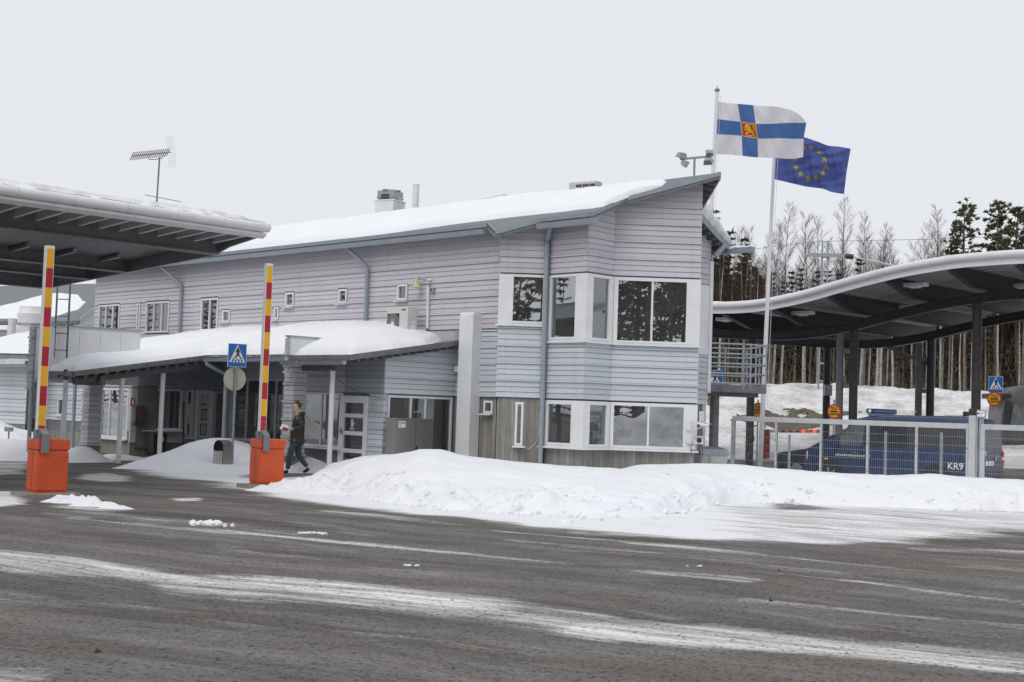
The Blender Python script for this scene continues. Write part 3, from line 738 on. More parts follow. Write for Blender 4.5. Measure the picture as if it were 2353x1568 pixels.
for a, b in ((ql[0], ql[1]), (p1, p2)):
    m2 = MB(); m2.prism([a+Vector((0, 0, .15)), b+Vector((0, 0, .15)), b-Vector((0, 0, .02)), a-Vector((0, 0, .02))], (.03, -.012, 0)); m2.build('edge_board', 'steelblue', roofb)
for i in range(7):                                             # outlookers under the right-hand overhang
    f = (i+.6)/7.2; p = ql[0].lerp(p1, f); ln = .02+.18*(1-f)
    m2 = MB(); m2.bar(p+Vector((-.03, .0, -.06)), p+Vector((-ln-.3, .0, -.06+(.1))), .06, .10); m2.build('rafter', 'darkwood', roofb)
for i in range(6):
    f = (i+.7)/6.4; p = p1.lerp(p2, f)
    m2 = MB(); m2.bar(p+Vector((-.02, .02, -.06)), p+Vector((-.9, .9, -.06)), .06, .10); m2.build('rafter', 'darkwood', roofb)
gA, gB = p2+Vector((-.05, -.05, .02)), p2+Vector((.75, -.62, -.02))
m2 = MB(); m2.bar(onQ(tq(p2)[0]+.75, qe+.08), onQ(tq(p2)[0]-8, qe+.08), .14, .14); m2.build('gutter', 'steelblue', roofb)
m2 = MB(); m2.bar(E_.P(eL-.1, 6.0, .25), E_.P(eL+.3, 6.35, .25), .07, .12); m2.build('strut', 'steelblue', roofb)
# soffit/gable filling above bay walls is closed by the boards themselves; rafters show under the eaves
for t in np.arange(t0+.4, t1, .9):
    m2 = MB(); m2.bar(onP(t, eq+.03, -.06), onP(t, eq+.6, -.06), .05, .1); m2.build('rafter', 'darkwood', roof)
# gutters with brackets
def gutter(a, b, w=.13, h=.12, nb=10, drop=.02, parent=main, mat='steelblue', out=None):
    a, b = Vector(a), Vector(b); d = (b-a).normalized(); o = d.cross(Vector((0, 0, 1))).normalized()
    if out is not None and o.dot(out) < 0: o = -o
    z = Vector((0, 0, 1)); mb = MB()
    prof = [(0, 0), (.02, -h), (w*.75, -h), (w, 0), (w-.012, 0), (w*.75-.012, -h+.012), (.032, -h+.012), (.012, 0)]
    q = [a+o*x+z*(y-drop) for x, y in prof]
    n = len(q); e = [p+(b-a) for p in q]
    mb.add(q+e, [(i, (i+1) % n, n+(i+1) % n, n+i) for i in range(n)]+[(0, 1, 2, 3), (n+3, n+2, n+1, n)])
    g = mb.build('gutter', mat, parent)
    for i in range(nb):
        p = a.lerp(b, (i+.5)/nb)
        m2 = MB(); m2.bar(p+o*(-.10)+z*(-drop-.02), p+o*(w*.5)+z*(-drop-h-.012), .025, .012); m2.bar(p+o*(w*.5)+z*(-drop-h-.012), p+o*(w+.01)+z*(-drop+.01), .025, .012); m2.build('bracket', 'steelblue', g)
    return g
OUT = Vector((-1, -1, 0))
gutter(onP(t0+.1, eq-.045, RT-.115), onP(t1+.02, eq-.045, RT-.115), nb=26, out=OUT, w=.15, h=.12)
ga = hitP(1209, 518); gb = hitP(1366, 500); 
tg0, qg = tq(e3); tg1 = tq(e2)[0]
gutter(onP(tg0-.1, qg-.045, RT-.115), onP(tg1+.32, qg-.045, RT-.115), w=.15, h=.13, nb=3, out=OUT)
# downpipes
def downpipe(pts, r=.055, mat='steelblue', parent=main, straps=()):
    mb = MB(); mb.tube(pts, r, 12); o = mb.build('downpipe', mat, parent, True)
    for p in straps:
        m2 = MB(); m2.tube([Vector(p)-Vector((0, 0, .015)), Vector(p)+Vector((0, 0, .015))], r+.012, 12); m2.build('clamp', mat, o)
    return o
def wallpipe(face, u0, v0, u1, v1, vb_z, off=.12, n0=.5):
    s0_, z0_ = face.hit(u1, v1); s00 = face.S(u0, v0)
    top = face.P(s00, face.Z(u0, v0)+.03, n0)
    k = face.P(s0_, z0_, off)
    pts = [top, top.lerp(k, .05)-Vector((0, 0, .02)), top.lerp(k, .95), k+Vector((0, 0, -.06)), face.P(s0_, vb_z, off)]
    return downpipe(pts, straps=[face.P(s0_, z, off) for z in np.arange(vb_z+.5, z0_, 1.3)])
wallpipe(L, 825, 571, 852, 615, 3.6); wallpipe(L, 400, 617, 424, 655, 3.6)
pB = B_.P(sB+.03, 0, .14)
zt = onP(tg0, qg, RT-.22)
downpipe([onP(tg0+.12, qg+.03, .02), onP(tg0+.14, qg+.06, -.06), Vector((pB.x, pB.y, 5.98)), Vector((pB.x, pB.y, 5.85)), Vector((pB.x, pB.y, .25))], .062, straps=[(pB.x, pB.y, z) for z in (2.3, 3.7, 5.6)])
# flashing strip and white duct
fl = MB(); L.box(fl, sW, L.S(1072, 760), Z2-.42, Z2-.03, -.004, .075); fl.build('flashing', 'steelblue', main)
sd0, sd1 = L.S(1072, 900), L.S(1103, 900)
db = MB(); T = L.T(sd0, 0, .33); db.T = T; ww_ = sd1-sd0
db.prism([(0, 0, .0), (0, 0, 4.18), (0, .06, 4.25), (0, .33, 4.25), (0, .33, 0)], (ww_, 0, 0)); db.build('duct', 'white_metal', main)
fl = MB(); L.box(fl, sd0-.33, sd0-.02, 2.72, 2.87, -.002, .16); fl.build('duct_branch', 'white_trim', main)

# ---- snow on the roof
def snow_on(name, tl, q0, q1, zfun, label, thick=.15, n=None, ncol=220, nrow=26, mat='snow', edge=.10, rough=.03, back=True):
    """snow sheet lying on a slope; tl: t samples, q0/q1 arrays, zfun(t,q)->roof height"""
    T_ = np.linspace(tl[0], tl[-1], ncol); Q0 = np.interp(T_, tl, q0); Q1 = np.interp(T_, tl, q1)
    vs = []; fs = []
    for i, t in enumerate(T_):
        for j in range(nrow+1):
            f = j/nrow; q = Q0[i]+(Q1[i]-Q0[i])*f
            dq = min((q-Q0[i]), (Q1[i]-q) if not back else 9); dt = min(t-T_[0], T_[-1]-t)
            k = float(sstep(0, edge, np.array(min(dq, max(dt, 0)*.8))))**.6
            wob = float(fbm(np.array(t*.9+3), np.array(q*1.1), 4))
            th = thick(t, f) if callable(thick) else thick
            h = k*th*(.65+.7*wob)+rough*float(vnoise(np.array(t*6.), np.array(q*6.)))*k
            w_ = .07*(float(fbm(np.array(t*2.3), np.array(1.7), 3))-.5) if j == 0 else 0
            p = plan(t, q+w_); vs.append((p.x, p.y, zfun(t, q+w_)+h+(.004 if j else -.01)))
    for i in range(ncol-1):
        for j in range(nrow): a = i*(nrow+1)+j; fs.append((a, a+nrow+1, a+nrow+2, a+1))
    # close underneath so that the layer has thickness from the side
    o = mesh_obj(name, vs, fs, mat, None, True); tag(o, label, 'snow', kind='stuff'); return o
low = [(360, 618), (588, 581), (701, 571), (822, 555), (898, 544), (954, 534), (1038, 522), (1116, 513), (1201, 505), (1285, 493), (1342, 481), (1398, 469), (1433, 452), (1482, 437), (1522, 423)]
lt = [tq(hitP(*p, .05)) for p in low]; lt = [(a, max(b, eq+.10+.34*float(sstep(-29, -24.5, np.array(a))))) for a, b in lt]
tl = [t0+.1]+[a for a, b in lt]; q0 = [lt[0][1]]+[b for a, b in lt]
tend = tl[-1]
q1 = [qr-.03-.30*float(sstep(tend-5.5, tend-1.5, np.array(t))) for t in tl]; q1[-1] = q0[-1]+.06
snow_on('roof_snow', tl, q0, q1, lambda t, q: zr+SLP*(q-qr)+.006, 'smooth snow lying on the long sloping roof of the lilac building', thick=.12, back=False, edge=.16)
# icy snow slab hanging over the back slope edge
mb = MB(); bm = bmesh.new(); vs = []
nI, nJ = 26, 9
pts = []
for i in range(nI+1):
    f = i/nI; p = p1.lerp(p2, f)+Vector((0, 0, .13))
    h = .62*(1-f)**.55+.05+.06*math.sin(f*23)
    for j in range(nJ+1):
        g = j/nJ; off = .16*math.sin(g*3.0)+.05*math.sin(f*31+g*7)
        pts.append(p+Vector((R2_, -R2_, 0))*(off-.02-.1*g)+Vector((0, 0, h*g)))
    pts.append(p+Vector((-R2_, R2_, 0))*1.4+Vector((0, 0, h)))
fs = [(i*(nJ+2)+j, (i+1)*(nJ+2)+j, (i+1)*(nJ+2)+j+1, i*(nJ+2)+j+1) for i in range(nI) for j in range(nJ+1)]
tag(mesh_obj('roof_snow', pts, fs, 'snow_rough', None, True), 'thick rippled snow slab hanging over the back eave beside the flagpoles', 'snow', kind='stuff')
gs = MB(); 
for i in range(9):
    p = onQ(tq(p2)[0]+.05+.07*i, qe+.08); gs.tube([p+Vector((-.04, .04, .06)), p+Vector((.05, -.05, .06+.02*(i % 3)))], .075-.005*i, 8)
tag(gs.build('gutter_snow', 'snow', None, True), 'small clump of snow lying in the back gutter', 'snow')

# ---- roof equipment
def box_thing(name, label, cat, c, sx, sy, sz, rz, mat): ...
def ridge_pt(u, v, q=None, back=.0):
    """point on the vertical plane through the ridge (moved back) at pixel"""
    o = plan(0, qr+back); return on_plane(u, v, o, Vector((R2_, R2_, 0)))
def t_of(u, v, back=0): return tq(ridge_pt(u, v, back=back))[0]
# ventilation stack
a, b = ridge_pt(874, 462, back=.35), ridge_pt(919, 462, back=.35)
st = empty('roof_vent', (b+a)/2-Vector((0, 0, .9)), 'white square vent stack with grey louvred cowl on the ridge', 'roof vent', rz=math.radians(-45))
wv = .68; zt_ = ridge_pt(896, 463, back=.35).z; zc = ridge_pt(896, 441, back=.35).z; z0 = zr-.6
c0 = (a+b)/2
mb = MB(Matrix.Translation((c0.x, c0.y, 0)) @ Matrix.Rotation(math.radians(-27), 4, 'Z'))
mb.box(-wv/2, wv/2, -wv/2, wv/2, z0, zt_); mb.box(-wv/2-.02, wv/2+.02, -wv/2-.02, wv/2+.02, zt_-.03, zt_+.01); mb.build('stack', 'white_metal', st)
mb = MB(mb.T); mb.box(-.29, .29, -.29, .29, zt_+.04, zc); mb.box(-.26, .26, -.26, .26, zt_+.01, zt_+.04); mb.box(-.31, .31, -.31, .31, zc-.22, zc-.2); mb.lathe([(.40, 0), (.38, .03)], (0, 0, zc), 4); cw = mb.build('cowl', 'galv', st)
for k in range(5):
    m2 = MB(mb.T); m2.box(-.14, .14, -.315, -.28, zc-.34+k*.045, zc-.31+k*.045); m2.build('louvre', 'black', cw)
m2 = MB(mb.T); m2.tube([(.3, 0, zc-.2), (.38, 0, zc-.26), (.38, 0, zt_-.1), (.35, 0, zt_-.2)], .012, 6); m2.build('cable', 'white', st)
a = ridge_pt(954, 486, back=.3); zt2 = ridge_pt(954, 425, back=.3).z
mb = MB(); mb.tube([(a.x, a.y, zr-.4), (a.x, a.y, zt2)], .10, 18); mb.tube([(a.x, a.y, zt2-.02), (a.x, a.y, zt2+.01)], .108, 18)
tag(mb.build('flue_pipe', 'white_metal', None, True), 'plain white flue pipe on the ridge right of the square vent stack', 'pipe')
a = ridge_pt(1140, 449, back=.25); mb = MB(Matrix.Translation(a) @ Matrix.Rotation(math.radians(-45), 4, 'Z'))
mb.prism([(-.75, -.25, -.4), (.55, -.25, -.4), (.55, -.25, -.05), (-.75, -.25, -.12)], (0, .5, 0))
tag(mb.build('roof_hatch', 'white_metal'), 'low white roof hatch half buried in snow on the ridge', 'roof hatch')
# outdoor unit on the roof
a = ridge_pt(1345, 440, back=.25); ru = empty('roof_air_conditioner', a-Vector((0, 0, .5)), 'white air conditioning unit with grille squares on the roof ridge', 'air conditioner')
b1, b2 = ridge_pt(1317, 432, back=.25), ridge_pt(1376, 425, back=.25); zt3 = ridge_pt(1345, 420, back=.25).z
T = Matrix.Translation((a.x, a.y, 0)) @ Matrix.Rotation(math.radians(-33), 4, 'Z')
mb = MB(T); mb.box(-.42, .42, -.16, .16, zr-.3, zt3, .015); ub = mb.build('casing', 'aircon', ru)
for i in range(9):
    m2 = MB(T); x = -.20+i*.063+(.02 if i > 2 else 0)+(.02 if i > 5 else 0)
    for k in range(2): m2.box(x, x+.05, -.168, -.155, zt3-.14-.085*k, zt3-.07-.085*k)
    m2.build('grille', 'black', ub)
# floodlight mast
a = ridge_pt(1595, 402, back=.1); zt4 = ridge_pt(1595, 362, back=.1).z
fm_ = empty('floodlight_mast', (a.x, a.y, zr-.2), 'grey mast with four tilted floodlights on the roof beside the flagpole', 'floodlight')
mb = MB(); mb.tube([(a.x, a.y, zr-.3), (a.x, a.y, zt4)], .028, 8); mb.build('pole', 'steelblue', fm_)
mb = MB(); mb.bar((a.x-.36, a.y, zt4-.06), (a.x+.42, a.y, zt4+.04), .05, .05); mb.build('crossbar', 'galv', fm_)
def flood(p, rx, rz, sc=1.):
    T = Matrix.Translation(p) @ Matrix.Rotation(rz, 4, 'Z') @ Matrix.Rotation(rx, 4, 'X')
    mb = MB(T); w_, h_ = .14*sc, .10*sc
    mb.add([(-w_, -h_, 0), (w_, -h_, 0), (w_, h_, 0), (-w_, h_, 0), (-w_*.7, -h_*.6, .14*sc), (w_*.7, -h_*.6, .14*sc), (w_*.7, h_*.6, .14*sc), (-w_*.7, h_*.6, .14*sc)],
           [(4, 5, 6, 7), (0, 1, 5, 4), (1, 2, 6, 5), (2, 3, 7, 6), (3, 0, 4, 7)])
    o = mb.build('lamp_head', 'galv', fm_)
    m2 = MB(T); m2.box(-w_*.95, w_*.95, -h_*.95, h_*.95, -.006, .004); m2.build('lens', 'white_metal', o)
flood(Vector((a.x-.33, a.y, zt4-.02)), math.radians(20), .5, .9); flood(Vector((a.x-.20, a.y, zt4-.18)), math.radians(-60), 1.0, .8)
flood(Vector((a.x+.36, a.y-.05, zt4+.10)), math.radians(70), .1, .72); flood(Vector((a.x+.34, a.y-.08, zt4-.14)), math.radians(50), -.5, .85)
print('main', 'xDr', xDr, 'xCD', xCD, 'apex', apex[:], 'al', al[:], 'LE', LE[:], 'prow', prow[:], 'SLP', SLP, 'p1', p1[:], 'p2', p2[:], 'zs', zs_up, zs_lo, zs_a, d_up, l_small[0])
print('e', [tuple(round(x, 2) for x in e) for e in (e1, e2, e3, e4)], 'eq', eq, 'qr', qr, 't', t0, t1, 'lw', lw_l)
# ================================================================== single-storey entrance wing
qL = L.p.dot(Vector((R2_, R2_, 0)))
pI = L.P(sW, 0); W1 = Face((pI.x, pI.y), 45); sC = W1.S(882, 930); pc = W1.P(sC, 0)
W0 = Face((pc.x, pc.y), -45)
tW1 = tq(pI)[0]
ZE, QE = 2.84, 19.75; SW_ = (3.42-ZE)/(qL-QE)
def zW(q): return ZE+SW_*(q-QE)                 # underside of the wing roof
WT = .13
M('porch_boards', (.30, .29, .285), .8, var=.15, scale=5)
wing = empty('entrance_wing', (-8, 37, 0), 'low entrance wing with snow covered porch roofs in front of the lilac building', 'building')
kc = at_y(297, 1046, 40.0); K1 = Face((kc.x, kc.y), -45); K2 = Face((kc.x, kc.y), 45)
tK, qK = tq(kc); lenK2 = (qL-qK)
tB0 = tq(at_y(667, 900, 33.6))[0]; tP1 = tq(at_y(470, 814, 36.6))[0]; tP0 = tP1-1.62; QP = 16.0; tR = tW1+.28
def clipW(face, off=.01):
    def fn(s, z):
        p = face.P(s, 0); return zW(tq(p)[1])-off-z
    return fn
def wallw(segs, mat='sheath'):
    mb = MB()
    for s in segs: wall_sheet(mb, *s)
    return mb.build('wall', mat, wing)
# entrance block on the right
w1_win = op(W1, 888, 1036, 911, 1046)
w0_win = op(W0, 691, 788, 902, 1027); w0_door = op(W0, 783, 846, 910, 1062)
sL0 = W0.S(686, 960)
w = wallw([(W1, sC, 0, .5, 3.6, [w1_win], -.13, -.006, [clipW(W1)])]); siding(w, W1, sC-.02, -.02, Z1, 3.6, 'bluegrey', [], [clipW(W1)], base=Z1, step=.43)
siding(w, W1, sC-.02, w1_win[0]-.02, .42, Z1, 'bluegrey', base=Z1, step=.43)
sDk = W0.S(795, 850)
w = wallw([(W0, sL0, 0, .3, 3.6, [w0_win, w0_door], -.13, -.006, [clipW(W0)])])
siding(w, W0, sDk, .02, Z1, 3.6, 'darkgrey', [], [clipW(W0)], base=Z1, step=.43); siding(w, W0, w0_door[1]+.02, .02, .42, Z1, 'bluegrey', base=Z1, step=.43)
siding(w, W0, sL0-.02, sDk-.01, Z1+.02, 3.6, 'palegrey', [], [clipW(W0)], base=Z1, step=.43)
mb = MB(); wall_sheet(mb, W0, sL0, w0_door[0]-.02, 0, w0_win[2]-.04, [], -.25, -.02); wall_sheet(mb, W1, sC+.02, 0, 0, .42, [], -.25, -.02); wall_sheet(mb, W0, w0_door[1]+.01, -.02, 0, .42, [], -.25, -.02)
mb.build('plinth', 'concrete', wing)
window(wing, W0, *w0_win, mull=[W0.S(738, 965)], n=.03, sill=.14, blind=.25, depth=1.0, roommat='sheath', trim='white_trim')
window(wing, W1, *w1_win, mull=[W1.S(942, 960), W1.S(975, 960)], n=.04, sill=.12, glass='glass', depth=.9, roommat='sheath', trim='white_trim', marg=0)
# side wall of the block towards the recess
WS = Face((W0.P(sL0, 0).x, W0.P(sL0, 0).y), -135); mb = MB(); wall_sheet(mb, WS, -(qL-tq(WS.p)[1]), 0, 0, 3.4, [], -.12, 0, []); mb.build('wall', 'palegrey', wing)
# glazed door with three panes
def glazed_door(face, o, parent, npane=3, lowpanel=.0, frame=.07, n=.05, hz=None, tagl=None):
    a, b, c, d = o; f = MB()
    for x0, x1, y0, y1 in ((a, a+.05, c, d), (b-.05, b, c, d), (a+.05, b-.05, d-.05, d)): face.box(f, x0, x1, y0, y1, -.06, n+.02)
    dr = f.build('door', 'white', parent)
    a += .055; b -= .055; d -= .055; lf = MB(); st = .10
    zs = np.linspace(c+lowpanel, d, npane+1)
    face.box(lf, a, a+st, c, d, -.03, n); face.box(lf, b-st, b, c, d, -.03, n)
    rails = [(c, c+.1)]+[(z-.05, z+.05) for z in zs[1:-1]]+[(d-.12, d)]
    for p, q in rails: face.box(lf, a+st, b-st, p, q, -.03, n-.002)
    leaf = lf.build('leaf', 'white', dr)
    for p, q in zip(rails, rails[1:]):
        g = MB(); face.box(g, a+st, b-st, p[1], q[0], -.006, .006); g.build('pane', 'glass', dr)
    rb = MB(); rb.add([face.P(a, c, -.7), face.P(b, c, -.7), face.P(b, d, -.7), face.P(a, d, -.7), face.P(a, c, -.1), face.P(b, c, -.1), face.P(b, d, -.1), face.P(a, d, -.1)], [(0, 1, 2, 3), (0, 4, 5, 1), (1, 5, 6, 2), (2, 6, 7, 3), (3, 7, 4, 0)]); rb.build('room_recess', 'room', dr)
    return dr, (a, b, c, d), rails, st
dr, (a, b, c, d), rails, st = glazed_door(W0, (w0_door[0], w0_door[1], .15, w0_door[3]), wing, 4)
hz = (rails[2][1]+rails[3][0])/2; cx = (a+b)/2
hb = MB(W0.T(cx-.08, hz+.02, .012))                                # the stop hand
palm = [(-.055, .03), (-.055, -.05), (-.035, -.085), (0, -.098), (.032, -.085), (.085, .005), (.098, .025), (.09, .042), (.072, .04), (.045, .012), (.045, .03)]
hb.add([(x, -.002, z) for x, z in palm], [tuple(range(len(palm)))])
for k, (x, h) in enumerate(((-.055, .075), (-.0295, .09), (-.004, .098), (.0215, .085))): hb.add([(x, -.002, .025), (x+.0225, -.002, .025), (x+.0225, -.002, .022+h), (x+.016, -.002, .032+h), (x+.007, -.002, .032+h), (x, -.002, .022+h)], [(0, 1, 2, 3, 4, 5)])
hb.build('hand_symbol', 'white', dr)
lettering(dr, W0.T(cx-.08, hz-.115, .014), 'STOP', .075, 'white', .003)
hn = MB(); W0.box(hn, a+.03, a+.08, 1.02, 1.16, .05, .075); W0.box(hn, a+.01, a+.14, 1.08, 1.10, .075, .11); hn.build('handle', 'stainless', dr)
for z in (1.75, 1.15):
    hn = MB(); W0.box(hn, b-.01, b+.04, z-.06, z+.06, .05, .09); hn.build('hinge', 'white_metal', dr)
# left block
k1_win = op(K1, 234, 295, 893, 1007); k1_s = [op(K1, 134, 147, 916, 954), op(K1, 190, 198, 918, 962)]
k1_win = (k1_win[0], k1_win[1], k1_win[2], k1_win[3])
k2_win = op(K2, 330, 417, 894, 988); k2_sl = op(K2, 426, 442, 896, 1005); k2_door = op(K2, 449, 487, 897, 1030); k2_s2 = op(K2, 491, 520, 900, 1012)
sK1 = K1.S(52, 950); sE = lenK2
w = wallw([(K1, sK1, 0, .6, 3.4, [k1_win]+k1_s, -.13, -.006, [clipW(K1)])]); siding(w, K1, sK1, .02, 2.06, 3.4, 'palegrey', [], [clipW(K1)], base=2.06, step=.43)
siding(w, K1, sK1, k1_win[0]-.05, .95, 2.06, 'bluegrey', k1_s, base=2.06, step=.43)
w = wallw([(K2, 0, sE, .4, 3.6, [k2_win, k2_sl, k2_door, k2_s2], -.13, -.006, [clipW(K2)])]); siding(w, K2, -.02, sE, 2.06, 3.6, 'darkgrey', [], [clipW(K2)], base=2.06, step=.43)  # recess boards get a darker grey, porch shade put into the paint
zpl = k2_win[2]-.05
mb = MB(); wall_sheet(mb, K1, sK1, -.02, 0, zpl, [], -.2, -.01); wall_sheet(mb, K2, .0, k2_door[0]-.05, 0, zpl-.12, [], -.2, -.01); mb.build('plinth', 'concrete', wing)
mb = MB(); wall_sheet(mb, K1, k1_win[0]-.06, .03, zpl, 2.05, [k1_win], -.05, .02); mb.build('white_panel', 'palegrey', wing)
mb = MB(); wall_sheet(mb, K2, -.02, k2_s2[1]+.6, .4, 2.05, [k2_win, k2_sl, k2_door, k2_s2], -.05, .02); mb.build('white_panel', 'palegrey', wing)
window(wing, K1, *k1_win, mull=[k1_win[0]+.30*(k1_win[1]-k1_win[0])], n=.03, sill=.1, depth=.8, trim='white_trim', glass='glass_wavy')
for o in k1_s: window(wing, K1, *o, n=.04, sill=.06, depth=.3, trim='white_trim', fr=.04)
window(wing, K2, *k2_win, n=.03, sill=.1, blind=1, depth=.7, trim='white_trim'); window(wing, K2, *k2_sl, n=.03, sill=.08, blind=.6, depth=.7, trim='white_trim')
window(wing, K2, *k2_s2, n=.03, sill=0, depth=.7, trim='white_trim')
dr2, (a, b, c, d), rails, st = glazed_door(K2, (k2_door[0], k2_door[1], .12, k2_door[3]), wing, 4)
for k in range(2):
    z0, z1 = rails[3][1]+.03, rails[4][0]-.02; x = a+st+.05+k*.24
    pb = MB(); K2.box(pb, x, x+.2, z0+.02, z1-.02, .006, .009); nt_ = pb.build('notice', 'paper', dr2)
    for r in range(5):
        lb = MB(); K2.box(lb, x+.03, x+.03+.14*(.6+.4*((r*7+k*3) % 5)/5), z1-.08-r*.05, z1-.072-r*.05, .009, .0105); lb.build('print_line', 'darkplastic', dr2)
    pb = MB(); K2.box(pb, x+.01, x+.19, rails[1][1]+.04, rails[2][0]-.03, .006, .009); pb.build('notice', 'bluegrey', dr2)
for r in range(5):
    lb = MB(); K2.box(lb, a+st+.05, a+st+.05+(.42, .36, .44, .40, .2)[r], rails[3][0]-.10-r*.055, rails[3][0]-.075-r*.055, .007, .009); lb.build('print_line', 'paper', dr2)
hn = MB(K2.T(b-.05, 1.0, .05)); hn.tube([(0, 0, .35), (0, -.06, .35), (0, -.06, -.2), (0, 0, -.2)], .014, 8); hn.build('handle', 'white_metal', dr2)
for z in (1.55, 1.9):
    hn = MB(); K2.box(hn, a-.06, a-.01, z-.05, z+.05, .05, .09); hn.build('hinge', 'white_metal', dr2)
# posts, boarded pillars and beams of the porches
def post(p, z1, r=.065, z0=0):
    mb = MB(); mb.tube([(p.x, p.y, z0), (p.x, p.y, z1)], r, 16); o = mb.build('post', 'white_metal', wing, True)
    m2 = MB(); m2.box(p.x-.05, p.x+.05, p.y-.05, p.y+.05, z1, z1+.28); m2.build('post_head', 'darkwood', o); return o
pp = [at_y(143, 1040, 34.2), at_y(271.6, 1064.5, 35.25), at_y(366, 1050, 36.2)]
for p, vt, ut in zip(pp, (874, 859, 848), (151, 283, 376)): post(p, up_from(ut, vt, p))
p4 = at_y(756, 1075, 32.9); post(p4, up_from(765, 850, p4))
tq4 = tq(p4)
mb = MB(); q_ = tq4[1]; mb.bar(Vector((*plan(tB0+.1, q_).xy, zW(q_)-.18)), Vector((*plan(tq4[0]+.12, q_).xy, zW(q_)-.18)), .12, .24); mb.build('beam', 'darkwood', wing)
tpp = tq(pp[1])[0]
mb = MB(); mb.bar(Vector((*plan(tpp, QP+.2).xy, zW(QP+.2)-.13)), Vector((*plan(tpp, QE+.4).xy, zW(QE+.4)-.13)), .14, .18); mb.build('beam', 'darkwood', wing)
mb = MB(); mb.bar(Vector((*plan(tP0+.1, QP+.9).xy, zW(QP+.9)-.2)), Vector((*plan(tP1-.1, QP+.9).xy, zW(QP+.9)-.2)), .14, .26); mb.build('beam', 'darkwood', wing)
def pillar(c, wd, z1, zf=.42, mat='palegrey', rz=math.radians(-45)):
    c = Vector((c.x, c.y, 0)); core = MB(Matrix.Translation(c) @ Matrix.Rotation(rz, 4, 'Z')); core.box(-wd/2+.03, wd/2-.03, -wd/2+.03, wd/2-.03, zf-.05, z1)
    pl_ = core.build('pillar', 'sheath', wing)
    m2 = MB(core.T); m2.box(-wd/2-.0, wd/2+.0, -wd/2, wd/2, -.05, zf-.06); m2.box(-wd/2-.03, wd/2+.03, -wd/2-.03, wd/2+.03, zf-.055, zf-.02); m2.build('pillar_foot', 'concrete', pl_)
    z = zf; k = 0
    while z < z1-.05:
        h = .13; e = .0 if k % 4 else .03
        m2 = MB(core.T); m2.box(-wd/2-e, wd/2+e, -wd/2-e, wd/2+e, z, z+(h-.012 if k % 4 else .05)); m2.build('board', mat, pl_)
        z += h if k % 4 else .062; k += 1
pillar(at_y(671, 1080, 33.9), .42, 3.0); pillar(at_y(206, 1056, 36.4), .40, 2.35)
# roof plane with stepped eaves
def onW(t, q, up=0): p = plan(t, q); p.z = zW(q)+up; return p
wl = [(tP0, QP), (tP1, QP), (tP1, QE+.15), (tB0, QE+.15), (tB0, QE-.1), (tR, QE-.1), (tR, qL-.03), (tK-2.5, qL-.03), (tK-2.5, qK-.4), (tP0, qK-.4)]
rb = MB(); rb.prism([onW(t, q, WT) for t, q in wl], (0, 0, -WT+.01)); wroof = rb.build('roof', 'porch_boards', wing)
def edge_boards(parent, pts, mat='galv_dark', h=.10):
    for a, b in zip(pts, pts[1:]):
        d = (b-a).normalized(); o = d.cross(Vector((0, 0, 1))).normalized()
        if o.dot(Vector((.3, -1, 0))) < 0: o = -o
        m2 = MB(); m2.prism([a+Vector((0, 0, .02)), b+Vector((0, 0, .02)), b-Vector((0, 0, h)), a-Vector((0, 0, h))], o*.03); m2.build('edge_board', mat, parent)
edge_boards(wroof, [onW(t, q, WT) for t, q in wl[:7]])
def rafter_row(parent, ta, qa, tb, qb, n, dvec):
    for i in range(n):
        f = (i+.5)/n; p = onW(ta+(tb-ta)*f, qa+(qb-qa)*f, -.02)
        m2 = MB(); m2.bar(p, p+dvec, .05, .10); m2.build('rafter_end', 'palegrey' if i % 1 else 'darkwood', parent)
lv = Vector((-R2_, R2_, 0))*.35
rafter_row(wroof, tP1-.02, QP+.2, tP1-.02, QE, 12, lv); rafter_row(wroof, tR-.02, QE+.1, tR-.02, qL-.2, 13, lv)
gutter(onW(tB0-.1, QE-.13, WT-.10), onW(tR-.05, QE-.13, WT-.10), w=.14, h=.10, nb=5, parent=wing, mat='galv', out=OUT)
gutter(onW(tP1+.05, QE+.12, WT-.05), onW(tB0, QE+.12, WT-.05), w=.13, h=.09, nb=8, parent=wing, mat='steelblue', out=OUT)
gutter(onW(tP0-.1, QP-.03, WT-.06), onW(tP1-.6, QP-.03, WT-.06), w=.13, h=.09, nb=4, parent=wing, mat='galv_dark', out=OUT)
# downpipe at the recess and at the far left porch corner
pa = at_y(514, 1000, 36.6); pt_ = onW(tP1+.2, QE+.05, 0)
downpipe([pt_, pt_-Vector((0, 0, .08)), Vector((pa.x, pa.y, up_from(515, 862, pa)+.02)), Vector((pa.x, pa.y, up_from(515, 870, pa))), Vector((pa.x, pa.y, .1))], .06, parent=wing, straps=[(pa.x, pa.y, 1.3)])
pa = at_y(65, 1045, 35.2); 
downpipe([(pa.x-.1, pa.y, up_from(56, 862, pa)), (pa.x-.1, pa.y, up_from(58, 875, pa)), (pa.x, pa.y, up_from(72, 900, pa)), (pa.x, pa.y, up_from(72, 915, pa)), (pa.x, pa.y, 0)], .055, 'galv', wing, [(pa.x, pa.y, 1.0), (pa.x, pa.y, 1.35)])
pa = at_y(165, 1040, 37.5); downpipe([(pa.x, pa.y, 2.3), (pa.x, pa.y, .1)], .05, 'steelblue', wing)
